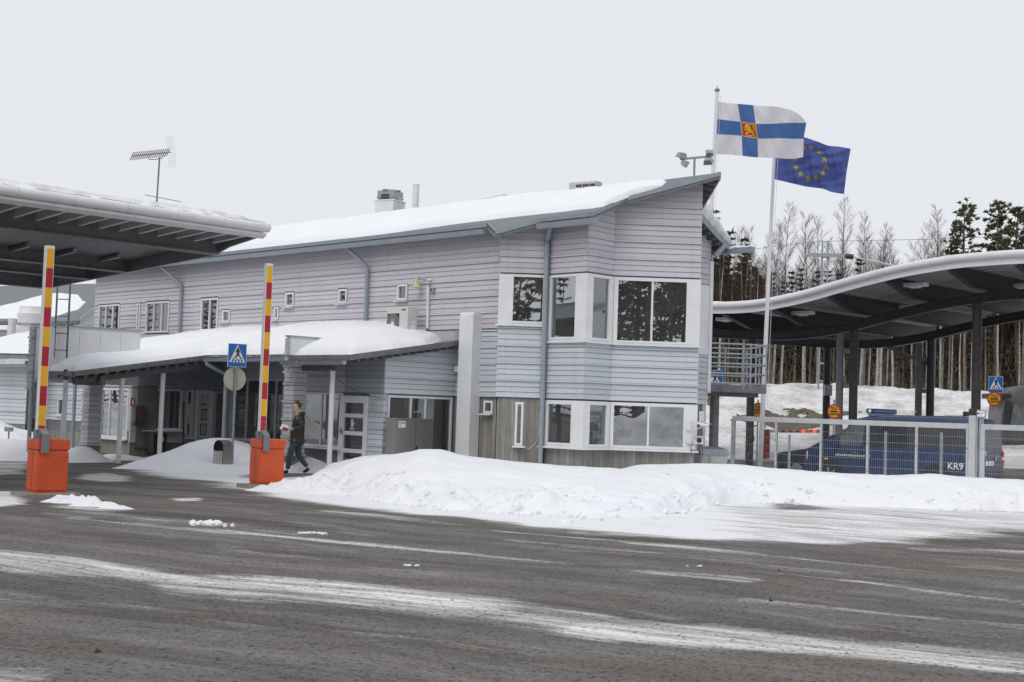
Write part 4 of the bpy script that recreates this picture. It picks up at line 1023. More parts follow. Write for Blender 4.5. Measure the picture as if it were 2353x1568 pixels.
# metal clad parapets
tPa = tP0-.02; zpt = 3.62
def parapet(t, q0, q1, zt, npan, thick=.30, end='darkgrey', zb=None):
    a, b = plan(t, q0), plan(t, q1); F = Face((a.x, a.y), 45); ln = q1-q0
    mb = MB(); wall_sheet(mb, F, 0.0, ln, (zb or zW(q0))-.1, zt, [], -thick, 0); o = mb.build('parapet', 'white_metal', wing)
    for i in range(npan):
        m2 = MB(); F.box(m2, ln*i/npan+.008, ln*(i+1)/npan-.008, (zb or zW(q0)), zt-.05, .0, .012); m2.build('panel', 'white_metal', o)
    m2 = MB(); F.box(m2, -.04, ln+.02, zt, zt+.035, -thick-.03, .04); m2.build('coping', 'galv', o)
    z = (zb or zW(q0))-.3; k = 0
    while z < zt-.06:
        e = .03 if k % 4 == 0 else 0; h = .06 if k % 4 == 0 else .13
        m2 = MB(); F.box(m2, -.05-e, .01, z, z+h-.012, -thick-e*.5, .012+e*.5); m2.build('board', end, o); z += h; k += 1
    return o
q0p = tq(at_y(86, 740, 34.8))[1]
parapet(tP0, q0p, q0p+3.05, zpt, 5)
parapet(tB0+.1, QE-.1, QE+1.3, up_from(666, 776, at_y(671, 900, 33.9)), 1, .14, 'palegrey')
# ---- snow on the wing roof
wpoly = [(tP0+.05, QP+.03), (tP1-.05, QP+.03), (tP1-.05, QE+.17), (tB0+.16, QE+.17), (tB0+.16, QE-.06), (tR-.05, QE-.06), (tR-.05, qL-1.2), (tR-1.3, qL+.6), (tR-1.3, qL+3), (tK-2.4, qL+3), (tK-2.4, qK-.3), (tP0+.05, qK-.3)]
tt = np.arange(tK-2.4, tR+.1, .075); qv = np.arange(QP, qL+.05, .075)
TT, QQ = np.meshgrid(tt, qv); SD = sdf_poly(TT, QQ, wpoly)+(fbm(TT*2, QQ*2, 3)-.5)*.12
thk = (.54*(1-np.exp(-np.maximum(SD, 0)/.95))+.10*sstep(0, .10, SD))*(.82+.42*fbm(TT*.55, QQ*.55+9, 3))
thk += (fbm(TT*5, QQ*5, 3)-.5)*.05*sstep(0, .4, SD)
sink = np.exp(-((QQ-(QE+.9))/.5)**2)*np.exp(-((TT-(tP1+.1))/.35)**2); thk -= .14*sink
ZZ = zW(QQ)+WT+thk-.02
PX = (TT+QQ)*R2_; PY = (QQ-TT)*R2_; ny_, nx_ = TT.shape; ids = np.arange(ny_*nx_).reshape(ny_, nx_); ok = SD > 0
kp = ok[:-1, :-1] | ok[:-1, 1:] | ok[1:, 1:] | ok[1:, :-1]
ff = np.stack([ids[:-1, :-1], ids[:-1, 1:], ids[1:, 1:], ids[1:, :-1]], -1)[kp]
us = np.unique(ff); mp = -np.ones(ny_*nx_, int); mp[us] = np.arange(len(us)); vv = np.stack([PX, PY, ZZ], -1).reshape(-1, 3)[us]
tag(mesh_obj('wing_roof_snow', vv.tolist(), [tuple(f) for f in mp[ff].tolist()], 'snow', None, True), 'deep rounded snow on the low porch roofs', 'snow', kind='stuff')
# ---- ladder from the porch roof to the big canopy
la = at_y(124, 820, 35.2); lb_ = at_y(140, 820, 35.2); lad = empty('roof_ladder', la, 'dark steel ladder rising from the porch roof to the canopy', 'ladder')
ux = (lb_-la).normalized()*.34; la0 = Vector((la.x, la.y, up_from(131, 815, la))); zt5 = up_from(138, 625, la)
for k in (0, 1):
    m2 = MB(); p = la0+ux*k; m2.bar(p-Vector((0, 0, .1)), Vector((p.x, p.y, zt5)), .045, .03); m2.build('rail', 'galv_dark', lad)
z = la0.z+.12
while z < zt5:
    m2 = MB(); m2.tube([Vector((la0.x, la0.y, z)), Vector(((la0+ux).x, (la0+ux).y, z))], .015, 6); m2.build('rung', 'galv_dark', lad); z += .455
print('wing', tK, qK, tP0, tP1, tB0, tR, qL, kc, pc, sL0, w0_door)
# ================================================================== things in front of the building
def TR(p, rz): return Matrix.Translation(Vector(p)) @ Matrix.Rotation(rz, 4, 'Z')
# ---- raised boom barriers
def barrier(loc, rz, label, nst, hst, armh, first):
    r = empty('boom_barrier', loc, label, 'barrier', 'raised red and yellow boom barriers', rz); T = TR(loc, rz)
    mb = MB(T); mb.box(-.50, .46, -.42, .36, -.05, .075, .01); mb.build('base_slab', 'concrete_slab', r)
    mb = MB(T); mb.box(-.28, .28, -.24, .24, .11, .80, .022); mb.box(-.26, .26, -.22, .22, .075, .115); cb = mb.build('cabinet', 'orange', r)
    m2 = MB(T); m2.box(-.283, -.279, -.03, -.024, .12, .79); m2.build('door_seam', 'black', cb)
    mb = MB(T); mb.box(-.29, .29, -.25, .25, .82, 1.01, .02); mb.box(-.26, .26, -.22, .22, .79, .83); mb.build('lid', 'orange', r)
    ax, ay = -.295, -.16
    mb = MB(T)
    mb.box(ax+.055, ax+.195, -.30, -.262, .76, 1.10, .012)
    mb.prism([(ax+.055, -.30, 1.09), (ax+.055, -.262, 1.09), (ax+.0, ay+.02, 1.20), (ax+.0, ay-.05, 1.21)], (.14, 0, 0))
    mb.box(ax+.02, ax+.06, -.25, .02, 1.01, 1.17); mb.box(ax+.0, ax+.14, ay-.03, ay+.13, 1.01, 1.16)
    mb.build('arm_bracket', 'bracket_grey', r)
    mb = MB(T); mb.box(ax, ax+.14, ay-.06, ay+.06, 1.17, 1.17+armh+.05); arm = mb.build('arm', 'white_metal', r)
    z = 1.17+armh; k = 0
    while z > 1.19:
        z0 = max(1.18, z-hst)
        m2 = MB(T); m2.box(ax+.010, ax+.130, ay-.064, ay-.055, z0+.002, z-.002); m2.build('stripe', ('yellow', 'red')[k % 2], arm); z -= hst; k += 1
    for zz in (1.24, 1.36):
        for xx in (.03, .10):
            m2 = MB(T); m2.tube([(ax+xx, ay-.06, zz), (ax+xx, ay-.075, zz)], .009, 6); m2.build('bolt', 'stainless', arm)
    return r
concrete_mat('concrete_slab', (.26, .25, .23)); M('bracket_grey', (.20, .20, .215), .4, .2, .08)
p = gp(106, 1141); barrier((p[0], p[1], 0), math.radians(40), 'raised boom barrier with orange cabinet nearest the left edge', 9, .343, 3.16, True); b1 = Vector((*p, 0))
p = gp(611, 1121); barrier((p[0], p[1], 0), math.radians(36), 'raised boom barrier with orange cabinet beside the walking man', 10, .345, 3.42, False); b2 = Vector((*p, 0))

# ---- crossing sign drawing, reused on several posts
MAN = [(.02, .40), (.06, .39), (.075, .345), (.05, .31), (.10, .27), (.115, .19), (.17, .12), (.15, .10), (.085, .16), (.075, .08), (.13, -.02), (.20, -.13), (.245, -.13), (.245, -.16), (.165, -.165), (.09, -.05), (.03, .0),
       (-.03, -.09), (-.13, -.165), (-.21, -.165), (-.21, -.135), (-.155, -.125), (-.075, -.04), (-.045, .04), (-.03, .15), (-.045, .20), (-.085, .13), (-.12, .14), (-.07, .27), (-.02, .30), (-.025, .345)]
def crossing_plate(parent, T, w=.57, back=False):
    mb = MB(T); mb.box(-w/2, w/2, 0, .012, -w*.6, w*.6); pl_ = mb.build('sign_plate', 'white', parent)
    m2 = MB(T); m2.box(-w/2+.012, w/2-.012, -.003, .0, -w*.6+.012, w*.6-.012); m2.build('blue_field', 'blue', pl_)
    s = w/.57; 
    m2 = MB(T); m2.add([(-.245*s, -.006, -.20*s), (.245*s, -.006, -.20*s), (.0, -.006, .315*s)], [(0, 1, 2)]); m2.build('white_triangle', 'white', pl_)
    m2 = MB(T); k = .60*s; m2.add([(x*k, -.009, y*k+.0) for x, y in MAN], [tuple(range(len(MAN)-1, -1, -1))]); m2.build('walking_figure', 'black', pl_)
    for i, x in enumerate((-.165, -.075, .035, .125)):
        m2 = MB(T); sl = .02*(1 if i < 2 else -1); m2.add([(x*s, -.008, -.185*s), ((x+.045)*s, -.008, -.185*s), ((x+.045+sl)*s, -.008, -.115*s), ((x+sl)*s, -.008, -.115*s)], [(0, 1, 2, 3)]); m2.build('stripe', 'black', pl_)
    return pl_
def crossing_sign(base, h_mid, label, w=.57, rz=0, r=.033, extra=None):
    o = empty('crossing_sign', base, label, 'road sign', rz=rz); T = TR(base, rz)
    mb = MB(); mb.tube([Vector(base), Vector(base)+Vector((0, 0, h_mid+.1))], r, 10); mb.build('pole', 'galv', o)
    crossing_plate(o, T @ Matrix.Translation((0, -r-.012, h_mid)), w); return o, T
sb = at_y(533, 1060, 33.6); sb.z = .1; hm = up_from(542, 817, sb)-sb.z
cs, T = crossing_sign(sb, hm, 'blue square pedestrian crossing sign above a round sign back by the litter bin', .50, math.radians(34))
hr = up_from(538, 871, sb)-sb.z
mb = MB(T @ Matrix.Translation((0, .0, hr))); mb.tube([(0, .05, 0), (0, .062, 0)], .30, 32); mb.build('round_sign_back', 'sign_back', cs) if 'sign_back' in MATS else mb.build('round_sign_back', M('sign_back', (.48, .47, .38), .55, var=.08), cs)
for dz in (-.2, .2):
    m2 = MB(T @ Matrix.Translation((0, 0, hr+dz))); m2.box(-.045, .045, -.04, .05, -.015, .015); m2.build('clamp', 'galv', cs)

# ---- steel litter bin
lb0 = at_y(511, 1070, 33.2); rz = math.radians(-38); r = empty('litter_bin', (lb0.x, lb0.y, .06), 'brushed steel litter bin with arched hood in the snow mound', 'litter bin', rz=rz); T = TR((lb0.x, lb0.y, .06), rz)
w_, h_ = .19, .72
arch = [(-w_, 0), (w_, 0)]+[(w_*math.cos(a), h_-w_+w_*math.sin(a)) for a in np.linspace(0, math.pi, 14)]
mb = MB(T); n = len(arch); 
mb.add([(x, -.15, z) for x, z in arch]+[(x, .15, z) for x, z in arch], [tuple(range(n, 2*n))]+[(i, (i+1) % n, n+(i+1) % n, n+i) for i in range(n)]); mb.build('shell', 'stainless', r, True)
mb = MB(T)
for i, xs_ in enumerate(np.linspace(-w_+.01, w_-.01, 13)[:-1]):
    x2 = xs_+(2*w_-.02)/12; bul = lambda x: -.155-.05*math.cos(x/w_*math.pi/2)
    mb.add([(xs_, bul(xs_), .0), (x2, bul(x2), 0), (x2, bul(x2), .45), (xs_, bul(xs_), .45), (xs_, -.14, .455), (x2, -.14, .455)], [(0, 1, 2, 3), (3, 2, 5, 4)])
mb.build('front_panel', 'stainless', r, True)
mb = MB(T); mb.add([(x, -.02, z) for x, z in arch], [tuple(range(n))]); mb.build('inner_plate', 'black', r)

# ---- wall bin, broom, extinguisher and its sign
f = K2; s_ = f.S(343, 1020); c = f.P(s_, 0, .42); r = empty('refuse_bin', (c.x, c.y, 0), 'black plastic refuse bin with paper sticker against the concrete plinth', 'bin', rz=math.radians(45)); T = TR(c, math.radians(45))
mb = MB(T); mb.add([(-.18, -.16, .12), (.18, -.16, .12), (.18, .16, .12), (-.18, .16, .12), (-.24, -.22, .66), (.24, -.22, .66), (.24, .22, .66), (-.24, .22, .66)], [(3, 2, 1, 0), (4, 5, 6, 7), (0, 1, 5, 4), (1, 2, 6, 5), (2, 3, 7, 6), (3, 0, 4, 7)]); mb.build('body', 'darkplastic', r)
mb = MB(T); mb.box(-.26, .26, -.24, .24, .665, .70, .01); mb.prism([(-.22, -.2, .70), (.22, -.2, .70), (.16, -.12, .74), (-.16, -.12, .74)], (0, .3, 0)); mb.tube([(-.05, -.05, .75), (.05, -.05, .76)], .02, 6); mb.build('lid', 'darkplastic', r)
for x in (-.15, .15):
    for y in (-.13, .13):
        m2 = MB(T); m2.tube([(x*1.1, y*1.1, 0), (x, y, .13)], .015, 6); m2.build('leg', 'black', r)
mb = MB(T); mb.box(-.02, .12, -.213, -.205, .46, .60); st_ = mb.build('sticker', 'paper', r); m2 = MB(T); m2.prism([(.03, -.215, .49), (.06, -.215, .49), (.09, -.215, .56), (.07, -.215, .57)], (0, .002, 0)); m2.build('pictogram', 'black', st_)
a_ = f.P(f.S(411, 1000), 0, .30); b_ = f.P(f.S(417, 990), 1.62, .06)
mb = MB(); mb.tube([a_, b_], .02, 8); mb.tube([b_, b_+(b_-a_).normalized()*.06], .026, 8); mb.bar(a_+f.d*-.12+Vector((0, 0, .02)), a_+f.d*.12+Vector((0, 0, .02)), .05, .07)
tag(mb.build('broom', 'black'), 'thin black broom leaning on the wall left of the notice door', 'broom')
s_ = f.S(315, 955); z_ = f.Z(315, 952); c = f.P(s_, z_, .12); r = empty('fire_extinguisher', c-Vector((0, 0, .3)), 'red fire extinguisher in a clear wall case under its sign', 'extinguisher'); T = f.T(s_, z_, .02)
mb = MB(T); mb.tube([(.02, -.10, -.24), (.02, -.10, .12), (.02, -.10, .17)], [.075, .075, .03], 14); mb.build('cylinder', 'red', r, True)
mb = MB(T); mb.box(-.02, .06, -.13, -.07, .17, .21); mb.bar((.02, -.10, .22), (.13, -.10, .24), .02, .02); mb.tube([(.0, -.10, .19), (-.09, -.11, .17), (-.11, -.11, 0), (-.10, -.1, -.15)], .012, 6); mb.build('valve', 'black', r)
mb = MB(T); mb.box(-.065, .10, -.181, -.17, -.12, .02); mb.build('label_plate', 'paper', r) if False else None
mb = MB(T); mb.box(-.17, .17, -.19, .0, -.30, .28, .06); mb.build('case', 'car_glass', r)
m2 = MB(T); m2.box(-.185, .185, -.02, .0, -.32, .30, .01); m2.build('back_plate', 'galv', r)
T = f.T(f.S(300, 924)+.06, f.Z(300, 924), .025); r = empty('extinguisher_sign', T.translation, 'small red sign with white extinguisher symbol at the wall corner', 'sign')
mb = MB(T); mb.box(-.075, .075, -.008, 0, -.125, .125); mb.build('plate', 'red', r)
mb = MB(T); mb.box(-.025, .03, -.011, -.008, -.09, .045); mb.box(-.012, .014, -.011, -.008, .045, .075); mb.bar((-.01, -.01, .08), (.04, -.01, .09), .003, .014); mb.bar((-.012, -.0095, .07), (-.04, -.0095, .0), .003, .01); mb.build('symbol', 'white', r)

# ---- stainless electrical cabinet
Fc = Face((W1.P(0, 0, .60).x, W1.P(0, 0, .60).y), 45); s0_, s1_ = Fc.S(910, 1010), Fc.S(994, 1010); zc = Fc.Z(950, 963)
r = empty('electrical_cabinet', Fc.P((s0_+s1_)/2, 0, -.2), 'stainless steel double door electrical cabinet behind the snow bank', 'cabinet')
mb = MB(); Fc.box(mb, s0_, s1_, .1, zc-.02, -.40, -.012); mb.build('housing', 'stainless', r)
mb = MB(); Fc.box(mb, s0_-.02, s1_+.02, zc-.02, zc+.01, -.42, .02); mb.build('top', 'stainless', r)
sm_ = (s0_+s1_)/2+.02
for a, b in ((s0_+.01, sm_-.004), (sm_+.004, s1_-.01)):
    mb = MB(); Fc.box(mb, a, b, .14, zc-.04, -.012, .012); mb.build('door', 'stainless', r)
mb = MB(); Fc.box(mb, s0_+.05, s0_+.27, zc-.22, zc-.06, .012, .015); lp = mb.build('label_plate', 'paper', r)
lettering(lp, Fc.T(s0_+.16, zc-.105, .018), 'LIIKENNEVIRASTO', .05, 'black', 0, .5); lettering(lp, Fc.T(s0_+.10, zc-.165, .018), 'LOKI', .05, 'black', 0, .6)
mb = MB(); Fc.box(mb, sm_+.02, sm_+.055, .62, .80, .012, .035); Fc.box(mb, sm_+.03, sm_+.09, .66, .69, .035, .05); mb.build('handle', 'black', r)

# ---- heat pump unit, horn, conduit on the long wall
Fa = Face((L.P(0, 0, .72).x, L.P(0, 0, .72).y), -45); s0_, s1_ = Fa.S(889, 735), Fa.S(936.5, 735); z1_ = Fa.Z(912, 706)
hgt = .86; r = empty('heat_pump', Fa.P((s0_+s1_)/2, z1_-hgt, -.2), 'beige heat pump outdoor unit with round fan on the lilac wall', 'air conditioner')
mb = MB(Fa.T(s0_, z1_-hgt, 0)); mb.box(0, s1_-s0_, .0, .34, 0, hgt, .012); cs_ = mb.build('casing', 'aircon', r)
fc = (s1_-s0_)*.30; T = Fa.T(s0_+fc, z1_-hgt*.52, .004)
mb = MB(T); mb.tube([(0, .0, 0), (0, -.004, 0)], .30*(s1_-s0_), 28); mb.box(-fc+.02, fc*1.0, .0, .006, -.40*hgt*.9, .36*hgt*.9); mb.build('fan_recess', 'darkplastic', cs_)
for k in range(36):
    a_ = k*math.pi/18; m2 = MB(T); R_ = fc*1.05; m2.bar((.05*math.cos(a_), -.010, .05*math.sin(a_)), (R_*math.cos(a_), -.010, R_*math.sin(a_)*1.05), .004, .004); m2.build('grille_wire', 'aircon', cs_)
for q in (.12, .19, .26):
    m2 = MB(T); m2.tube([(q*math.cos(a_), -.011, q*math.sin(a_)) for a_ in np.linspace(0, 2*math.pi, 25)], .003, 4); m2.build('grille_ring', 'aircon', cs_)
m2 = MB(T); m2.tube([(0, -.008, 0), (0, -.016, 0)], .06, 16); m2.build('hub', 'white', cs_)
lettering(cs_, Fa.T(s0_+(s1_-s0_)*.80, z1_-.08, .003), 'TOSHIBA', .062, 'red', .003, .75)
m2 = MB(); Fa.box(m2, s0_+(s1_-s0_)*.70, s0_+(s1_-s0_)*.92, z1_-.19, z1_-.12, .001, .003); m2.build('sticker', 'bluegrey', cs_)
m2 = MB(Fa.T(s1_, z1_-.5, 0)); m2.box(.001, .004, .12, .26, .05, .12); m2.box(.001, .003, .10, .28, -.28, .02); m2.build('rating_plate', 'paper', cs_)
mb = MB(); 
for k in (.15, .75): Fa.box(mb, s0_+(s1_-s0_)*k, s0_+(s1_-s0_)*k+.05, z1_-hgt-.06, z1_-hgt-.005, -.72, 0)
mb.build('bracket', 'galv', r)
s_, z_ = L.hit(972, 652); r = empty('horn_speaker', L.P(s_, z_, .2), 'cream horn loudspeaker pointing down on the lilac wall', 'speaker')
mb = MB(); c = L.P(s_, z_, .22); mb.lathe([(.03, .17), (.045, .13), (.06, .06), (.085, -.02), (.14, -.12), (.145, -.13)][::-1], c, 8); mb.build('horn', 'cream', r)
mb = MB(); mb.bar(c+Vector((0, 0, .12)), L.P(s_+.14, z_+.08, .0), .02, .03); mb.build('bracket', 'galv', r)
ss, zz = L.hit(989, 690)
mb = MB(); pt = [L.P(L.S(994, 643), L.Z(994, 643), .03), L.P(L.S(990, 648), L.Z(990, 645), .07), L.P(L.S(989, 660), L.Z(989, 660), .07), L.P(L.S(986.5, 755), L.Z(986, 755), .07), L.P(L.S(984, 760), L.Z(984, 762), .1), L.P(L.S(976, 768), L.Z(976, 769), .25), L.P(L.S(966, 771), L.Z(966, 772), .40)]
mb.tube(pt, .045, 8); mb.build('conduit', 'white', main, True)
s_, z_ = L.hit(998.5, 668); r = empty('wall_sensor', L.P(s_, z_, .05), 'small grey box with round dark lens beside the white conduit', 'sensor')
mb = MB(L.T(s_, z_, .02)); mb.box(-.055, .055, -.08, 0, -.07, .07, .008); mb.build('box', 'galv', r)
mb = MB(L.T(s_, z_, .02)); mb.tube([(-.03, -.08, .01), (-.03, -.088, .01)], .03, 12); mb.build('lens', 'black', r)
mb = MB(L.T(s_, z_, .02)); mb.tube([(0.02, -.03, -.07), (.01, -.03, -.13), (-.03, -.03, -.165), (-.09, -.03, -.17)], .010, 6); mb.build('cable', 'white', r)
# thin cable at the stop door
mb = MB(); a_ = p4+Vector((0, 0, 2.28)); b_ = W1.P(sC, 1.95, .06); mb.tube([a_.lerp(b_, k/6)-Vector((0, 0, .12*math.sin(math.pi*k/6))) for k in range(7)], .006, 4)
tag(mb.build('loose_cable', 'black'), 'thin black cable hung between the porch post and the wall', 'cable')

# ---- walking man
def skin_mesh(name, pts, edges, mat, parent, T, sub=2, root=0):
    me = bpy.data.meshes.new(name); me.from_pydata([tuple(p[0]) for p in pts], edges, [])
    o = bpy.data.objects.new(name, me); COL.objects.link(o)
    mo = o.modifiers.new('s', 'SKIN'); mo.use_smooth_shade = True
    for i, p in enumerate(pts):
        rr = p[1] if isinstance(p[1], tuple) else (p[1], p[1]); me.skin_vertices[0].data[i].radius = rr
        me.skin_vertices[0].data[i].use_root = (i == root)
    sb_ = o.modifiers.new('d', 'SUBSURF'); sb_.levels = sub; sb_.render_levels = sub
    dg = bpy.context.evaluated_depsgraph_get(); nm = bpy.data.meshes.new_from_object(o.evaluated_get(dg)); bpy.data.objects.remove(o)
    nm.name = name; nm.materials.clear(); nm.materials.append(MATS[mat]); nm.transform(T)
    nm.polygons.foreach_set('use_smooth', [True]*len(nm.polygons))
    ob = bpy.data.objects.new(name, nm); COL.objects.link(ob); ob.parent = parent; ob.matrix_basis = wm(parent).inverted(); return ob
M('skin', (.55, .34, .26), .5, var=.08); M('jacket', (.040, .039, .034), .75, var=.2, scale=9, bump=.35, bscale=14); M('jeans', (.045, .066, .075), .8, var=.25, scale=10, bump=.3, bscale=20)
M('leather', (.016, .014, .013), .45); M('hair', (.085, .045, .025), .7, var=.3, scale=30, bump=.5, bscale=80); M('lime', (.40, .52, .05), .7); M('redbook', (.22, .01, .03), .5)
pg = gp(677, 1089); pz = (pg[0], pg[1], .0); man = empty('person', pz, 'man in dark green jacket and jeans walking left holding papers', 'person')
T = Matrix.Translation(pz)
body = [((.02, 0, .92), (.09, .08)), ((.03, 0, 1.12), (.09, .08)), ((.05, 0, 1.33), (.10, .085)), ((.03, 0, 1.47), (.075, .07)), ((.0, 0, 1.545), (.055, .055)), ((-.035, 0, 1.62), (.078, .088)), ((-.035, 0, 1.70), (.085, .10)), ((-.02, 0, 1.76), (.06, .075)),
        ((-.10, 0, 1.585), (.04, .035)),
        ((.06, -.20, 1.41), .062), ((.19, -.26, 1.18), .048), ((-.05, -.22, 1.12), .036), ((-.12, -.21, 1.125), (.032, .022)),
        ((.05, .20, 1.41), .062), ((-.06, .25, 1.15), .048), ((-.20, .22, .93), .036), ((-.215, .21, .86), (.024, .03)),
        ((-.01, -.09, .82), .07), ((-.12, -.10, .50), .062), ((-.165, -.10, .10), .042), ((.04, .09, .82), .07), ((.055, .10, .47), .055), ((.30, .10, .17), .042)]
be = [(0, 1), (1, 2), (2, 3), (3, 4), (4, 5), (5, 6), (6, 7), (5, 8), (2, 9), (9, 10), (10, 11), (11, 12), (2, 13), (13, 14), (14, 15), (15, 16), (0, 17), (17, 18), (18, 19), (0, 20), (20, 21), (21, 22)]
skin_mesh('body', body, be, 'skin', man, T)
jk = [((.035, 0, .73), (.20, .17)), ((.035, 0, .80), (.20, .165)), ((.03, 0, .98), (.185, .15)), ((.04, 0, 1.15), (.18, .15)), ((.06, 0, 1.32), (.175, .15)), ((.06, 0, 1.43), (.13, .12)), ((.045, 0, 1.495), (.095, .09)),
      ((.07, -.20, 1.40), .095), ((.20, -.265, 1.19), .078), ((.09, -.26, 1.14), .070), ((-.04, -.225, 1.12), .058), ((.06, .20, 1.40), .095), ((-.05, .255, 1.16), .075), ((-.185, .225, .955), .06)]
skin_mesh('jacket', jk, [(0, 1), (1, 2), (2, 3), (3, 4), (4, 5), (5, 6), (4, 7), (7, 8), (8, 9), (9, 10), (4, 11), (11, 12), (12, 13)], 'jacket', man, T)
skin_mesh('hood', [((.07, -.09, 1.49), .05), ((.14, -.05, 1.50), .06), ((.17, 0, 1.51), .06), ((.14, .05, 1.50), .06), ((.07, .09, 1.49), .05)], [(0, 1), (1, 2), (2, 3), (3, 4)], 'jacket', man, T)
skin_mesh('hood_lining', [((.02, -.085, 1.525), .022), ((.075, -.06, 1.555), .026), ((.10, 0, 1.565), .026), ((.075, .06, 1.555), .026)], [(0, 1), (1, 2), (2, 3)], 'lime', man, T, 1)
tr = [((.02, 0, .90), (.16, .14)), ((-.02, -.08, .78), .105), ((-.075, -.095, .64), .092), ((-.125, -.10, .50), .078), ((-.15, -.10, .30), .068), ((-.165, -.10, .10), .062), ((.04, .08, .78), .105), ((.05, .095, .62), .092), ((.055, .10, .47), .078), ((.17, .10, .32), .066), ((.295, .10, .175), .060)]
skin_mesh('trousers', tr, [(0, 1), (1, 2), (2, 3), (3, 4), (4, 5), (0, 6), (6, 7), (7, 8), (8, 9), (9, 10)], 'jeans', man, T)
skin_mesh('shoe', [((-.14, -.10, .065), (.055, .055)), ((-.20, -.10, .05), (.045, .045)), ((-.29, -.10, .04), (.038, .035))], [(0, 1), (1, 2)], 'leather', man, T)
skin_mesh('shoe', [((.35, .10, .15), (.05, .05)), ((.28, .10, .09), (.05, .045)), ((.19, .10, .04), (.04, .032))], [(0, 1), (1, 2)], 'leather', man, T)
skin_mesh('hair', [((.045, 0, 1.64), (.05, .085)), ((.035, 0, 1.72), (.062, .092)), ((-.015, 0, 1.775), (.062, .088)), ((-.075, 0, 1.785), (.04, .07))], [(0, 1), (1, 2), (2, 3)], 'hair', man, T)
skin_mesh('nose', [((-.115, 0, 1.665), .012), ((-.142, 0, 1.64), .014), ((-.125, 0, 1.625), .012)], [(0, 1), (1, 2)], 'skin', man, T, 1)
for y in (-1, 1):
    skin_mesh('ear', [((-.005, y*.092, 1.67), (.012, .016)), ((.0, y*.096, 1.64), (.010, .014))], [(0, 1)], 'skin', man, T, 1)
    m2 = MB(T); m2.lathe([(.004, -.008), (.012, 0), (.004, .008)], (-.108, y*.045, 1.675), 8); m2.build('eye', 'black', man)
    m2 = MB(T); m2.bar((-.116, y*.02, 1.695), (-.104, y*.065, 1.697), .012, .008); m2.build('eyebrow', 'hair', man)
m2 = MB(T); m2.bar((-.119, -.025, 1.592), (-.119, .025, 1.592), .010, .007); m2.build('mouth', 'redbook', man)
# fingers of both hands
for k in range(4):
    y = -.235+.018*k; skin_mesh('finger', [((-.14, y+.005, 1.128), .010), ((-.178, y, 1.118), .0095), ((-.192-.004*(k % 2), y, 1.098), .008)], [(0, 1), (1, 2)], 'skin', man, T, 1)
    x = -.24+.017*k; skin_mesh('finger', [((x+.01, .208, .85), .010), ((x, .205, .805), .0095), ((x+.012, .20, .775+.004*(k % 2)), .008)], [(0, 1), (1, 2)], 'skin', man, T, 1)
skin_mesh('thumb', [((-.11, -.20, 1.14), .011), ((-.15, -.205, 1.16), .010), ((-.175, -.215, 1.165), .009)], [(0, 1), (1, 2)], 'skin', man, T, 1)
skin_mesh('thumb', [((-.225, .225, .87), .011), ((-.245, .235, .84), .010), ((-.25, .23, .815), .009)], [(0, 1), (1, 2)], 'skin', man, T, 1)
pp_ = empty('paper_sheaf', (pz[0]-.24, pz[1]-.22, 1.14), 'white papers with a dark red passport held by the walking man', 'papers')
Tp = Matrix.Translation((pz[0]-.235, pz[1]-.235, 1.135)) @ Matrix.Rotation(math.radians(18), 4, 'Y') @ Matrix.Rotation(math.radians(55), 4, 'X')
mb = MB(Tp); mb.box(-.13, .09, -.075, .085, 0, .002); mb.box(-.11, .08, -.07, .09, .003, .005); mb.build('sheet', 'paper', pp_)
mb = MB(Tp); mb.box(-.06, .075, -.085, .01, .008, .014); mb.build('passport', 'redbook', pp_)

# ---- cameras and boxes at the right corner of the bay
def cctv(p, d, label):
    r = empty('security_camera', p, label, 'camera', 'white security cameras at the bay corner'); d = Vector(d).normalized()
    mb = MB(); mb.tube([Vector(p), Vector(p)+d*.27], .045, 12); mb.build('housing', 'white_metal', r, True)
    mb = MB(); mb.tube([Vector(p)+d*.27, Vector(p)+d*.276], .036, 12); mb.build('lens', 'black', r)
    mb = MB(); mb.bar(Vector(p)+d*.02+Vector((0, 0, .05)), Vector(p)+d*.32+Vector((0, 0, .05)), .10, .008); mb.build('sun_shield', 'white_metal', r)
    mb = MB(); mb.tube([Vector(p)+d*.1, Vector(p)+d*.08+Vector((-.02, .06, -.10)), Vector(p)+d*.05+Vector((-.04, .1, -.12))], .014, 6); mb.build('bracket', 'white_metal', r)
c1_ = D.P(*D.hit(1585, 971), .18); cctv(c1_, (.62, -.9, -.28), 'white security camera aimed forward at the lower window corner')
c2_ = D.P(*D.hit(1603, 973), .12); cctv(c2_, (.9, -.25, -.18), 'white security camera aimed right beyond the building corner')
def wbox(u, v, w, h, dpt, n, mat, name, label, face=D):
    s, z = face.hit(u, v); r = empty(name, face.P(s, z-h/2, n), label, 'box'); mb = MB(face.T(s, z, n)); mb.box(-w/2, w/2, -dpt, 0, -h/2, h/2, .006); mb.build('housing', mat, r)
    m2 = MB(face.T(s, z, n)); m2.box(-w/2+.015, w/2-.015, -dpt-.004, -dpt+.002, -h/2+.015, h/2-.015); m2.build('cover', mat, r); return r
wbox(1580, 985, .09, .10, .08, .04, 'white', 'junction_box', 'small white junction box under the forward camera')
wbox(1581, 1015, .10, .09, .08, .04, 'white', 'junction_box', 'white junction box halfway up the bay corner panel')
wbox(1590, 1029, .12, .08, .08, .04, 'white', 'junction_box', 'lowest white junction box above the window ledge')
wbox(1612, 958, .12, .26, .12, -.1, 'aircon', 'meter_box', 'beige wall box behind the bay corner beside the flagpole fence')
s_, z_ = D.hit(1603, 1010); r = empty('wall_heater', D.P(s_, z_-.1, .1), 'beige bracket unit with dark motor under the bay corner cameras', 'box')
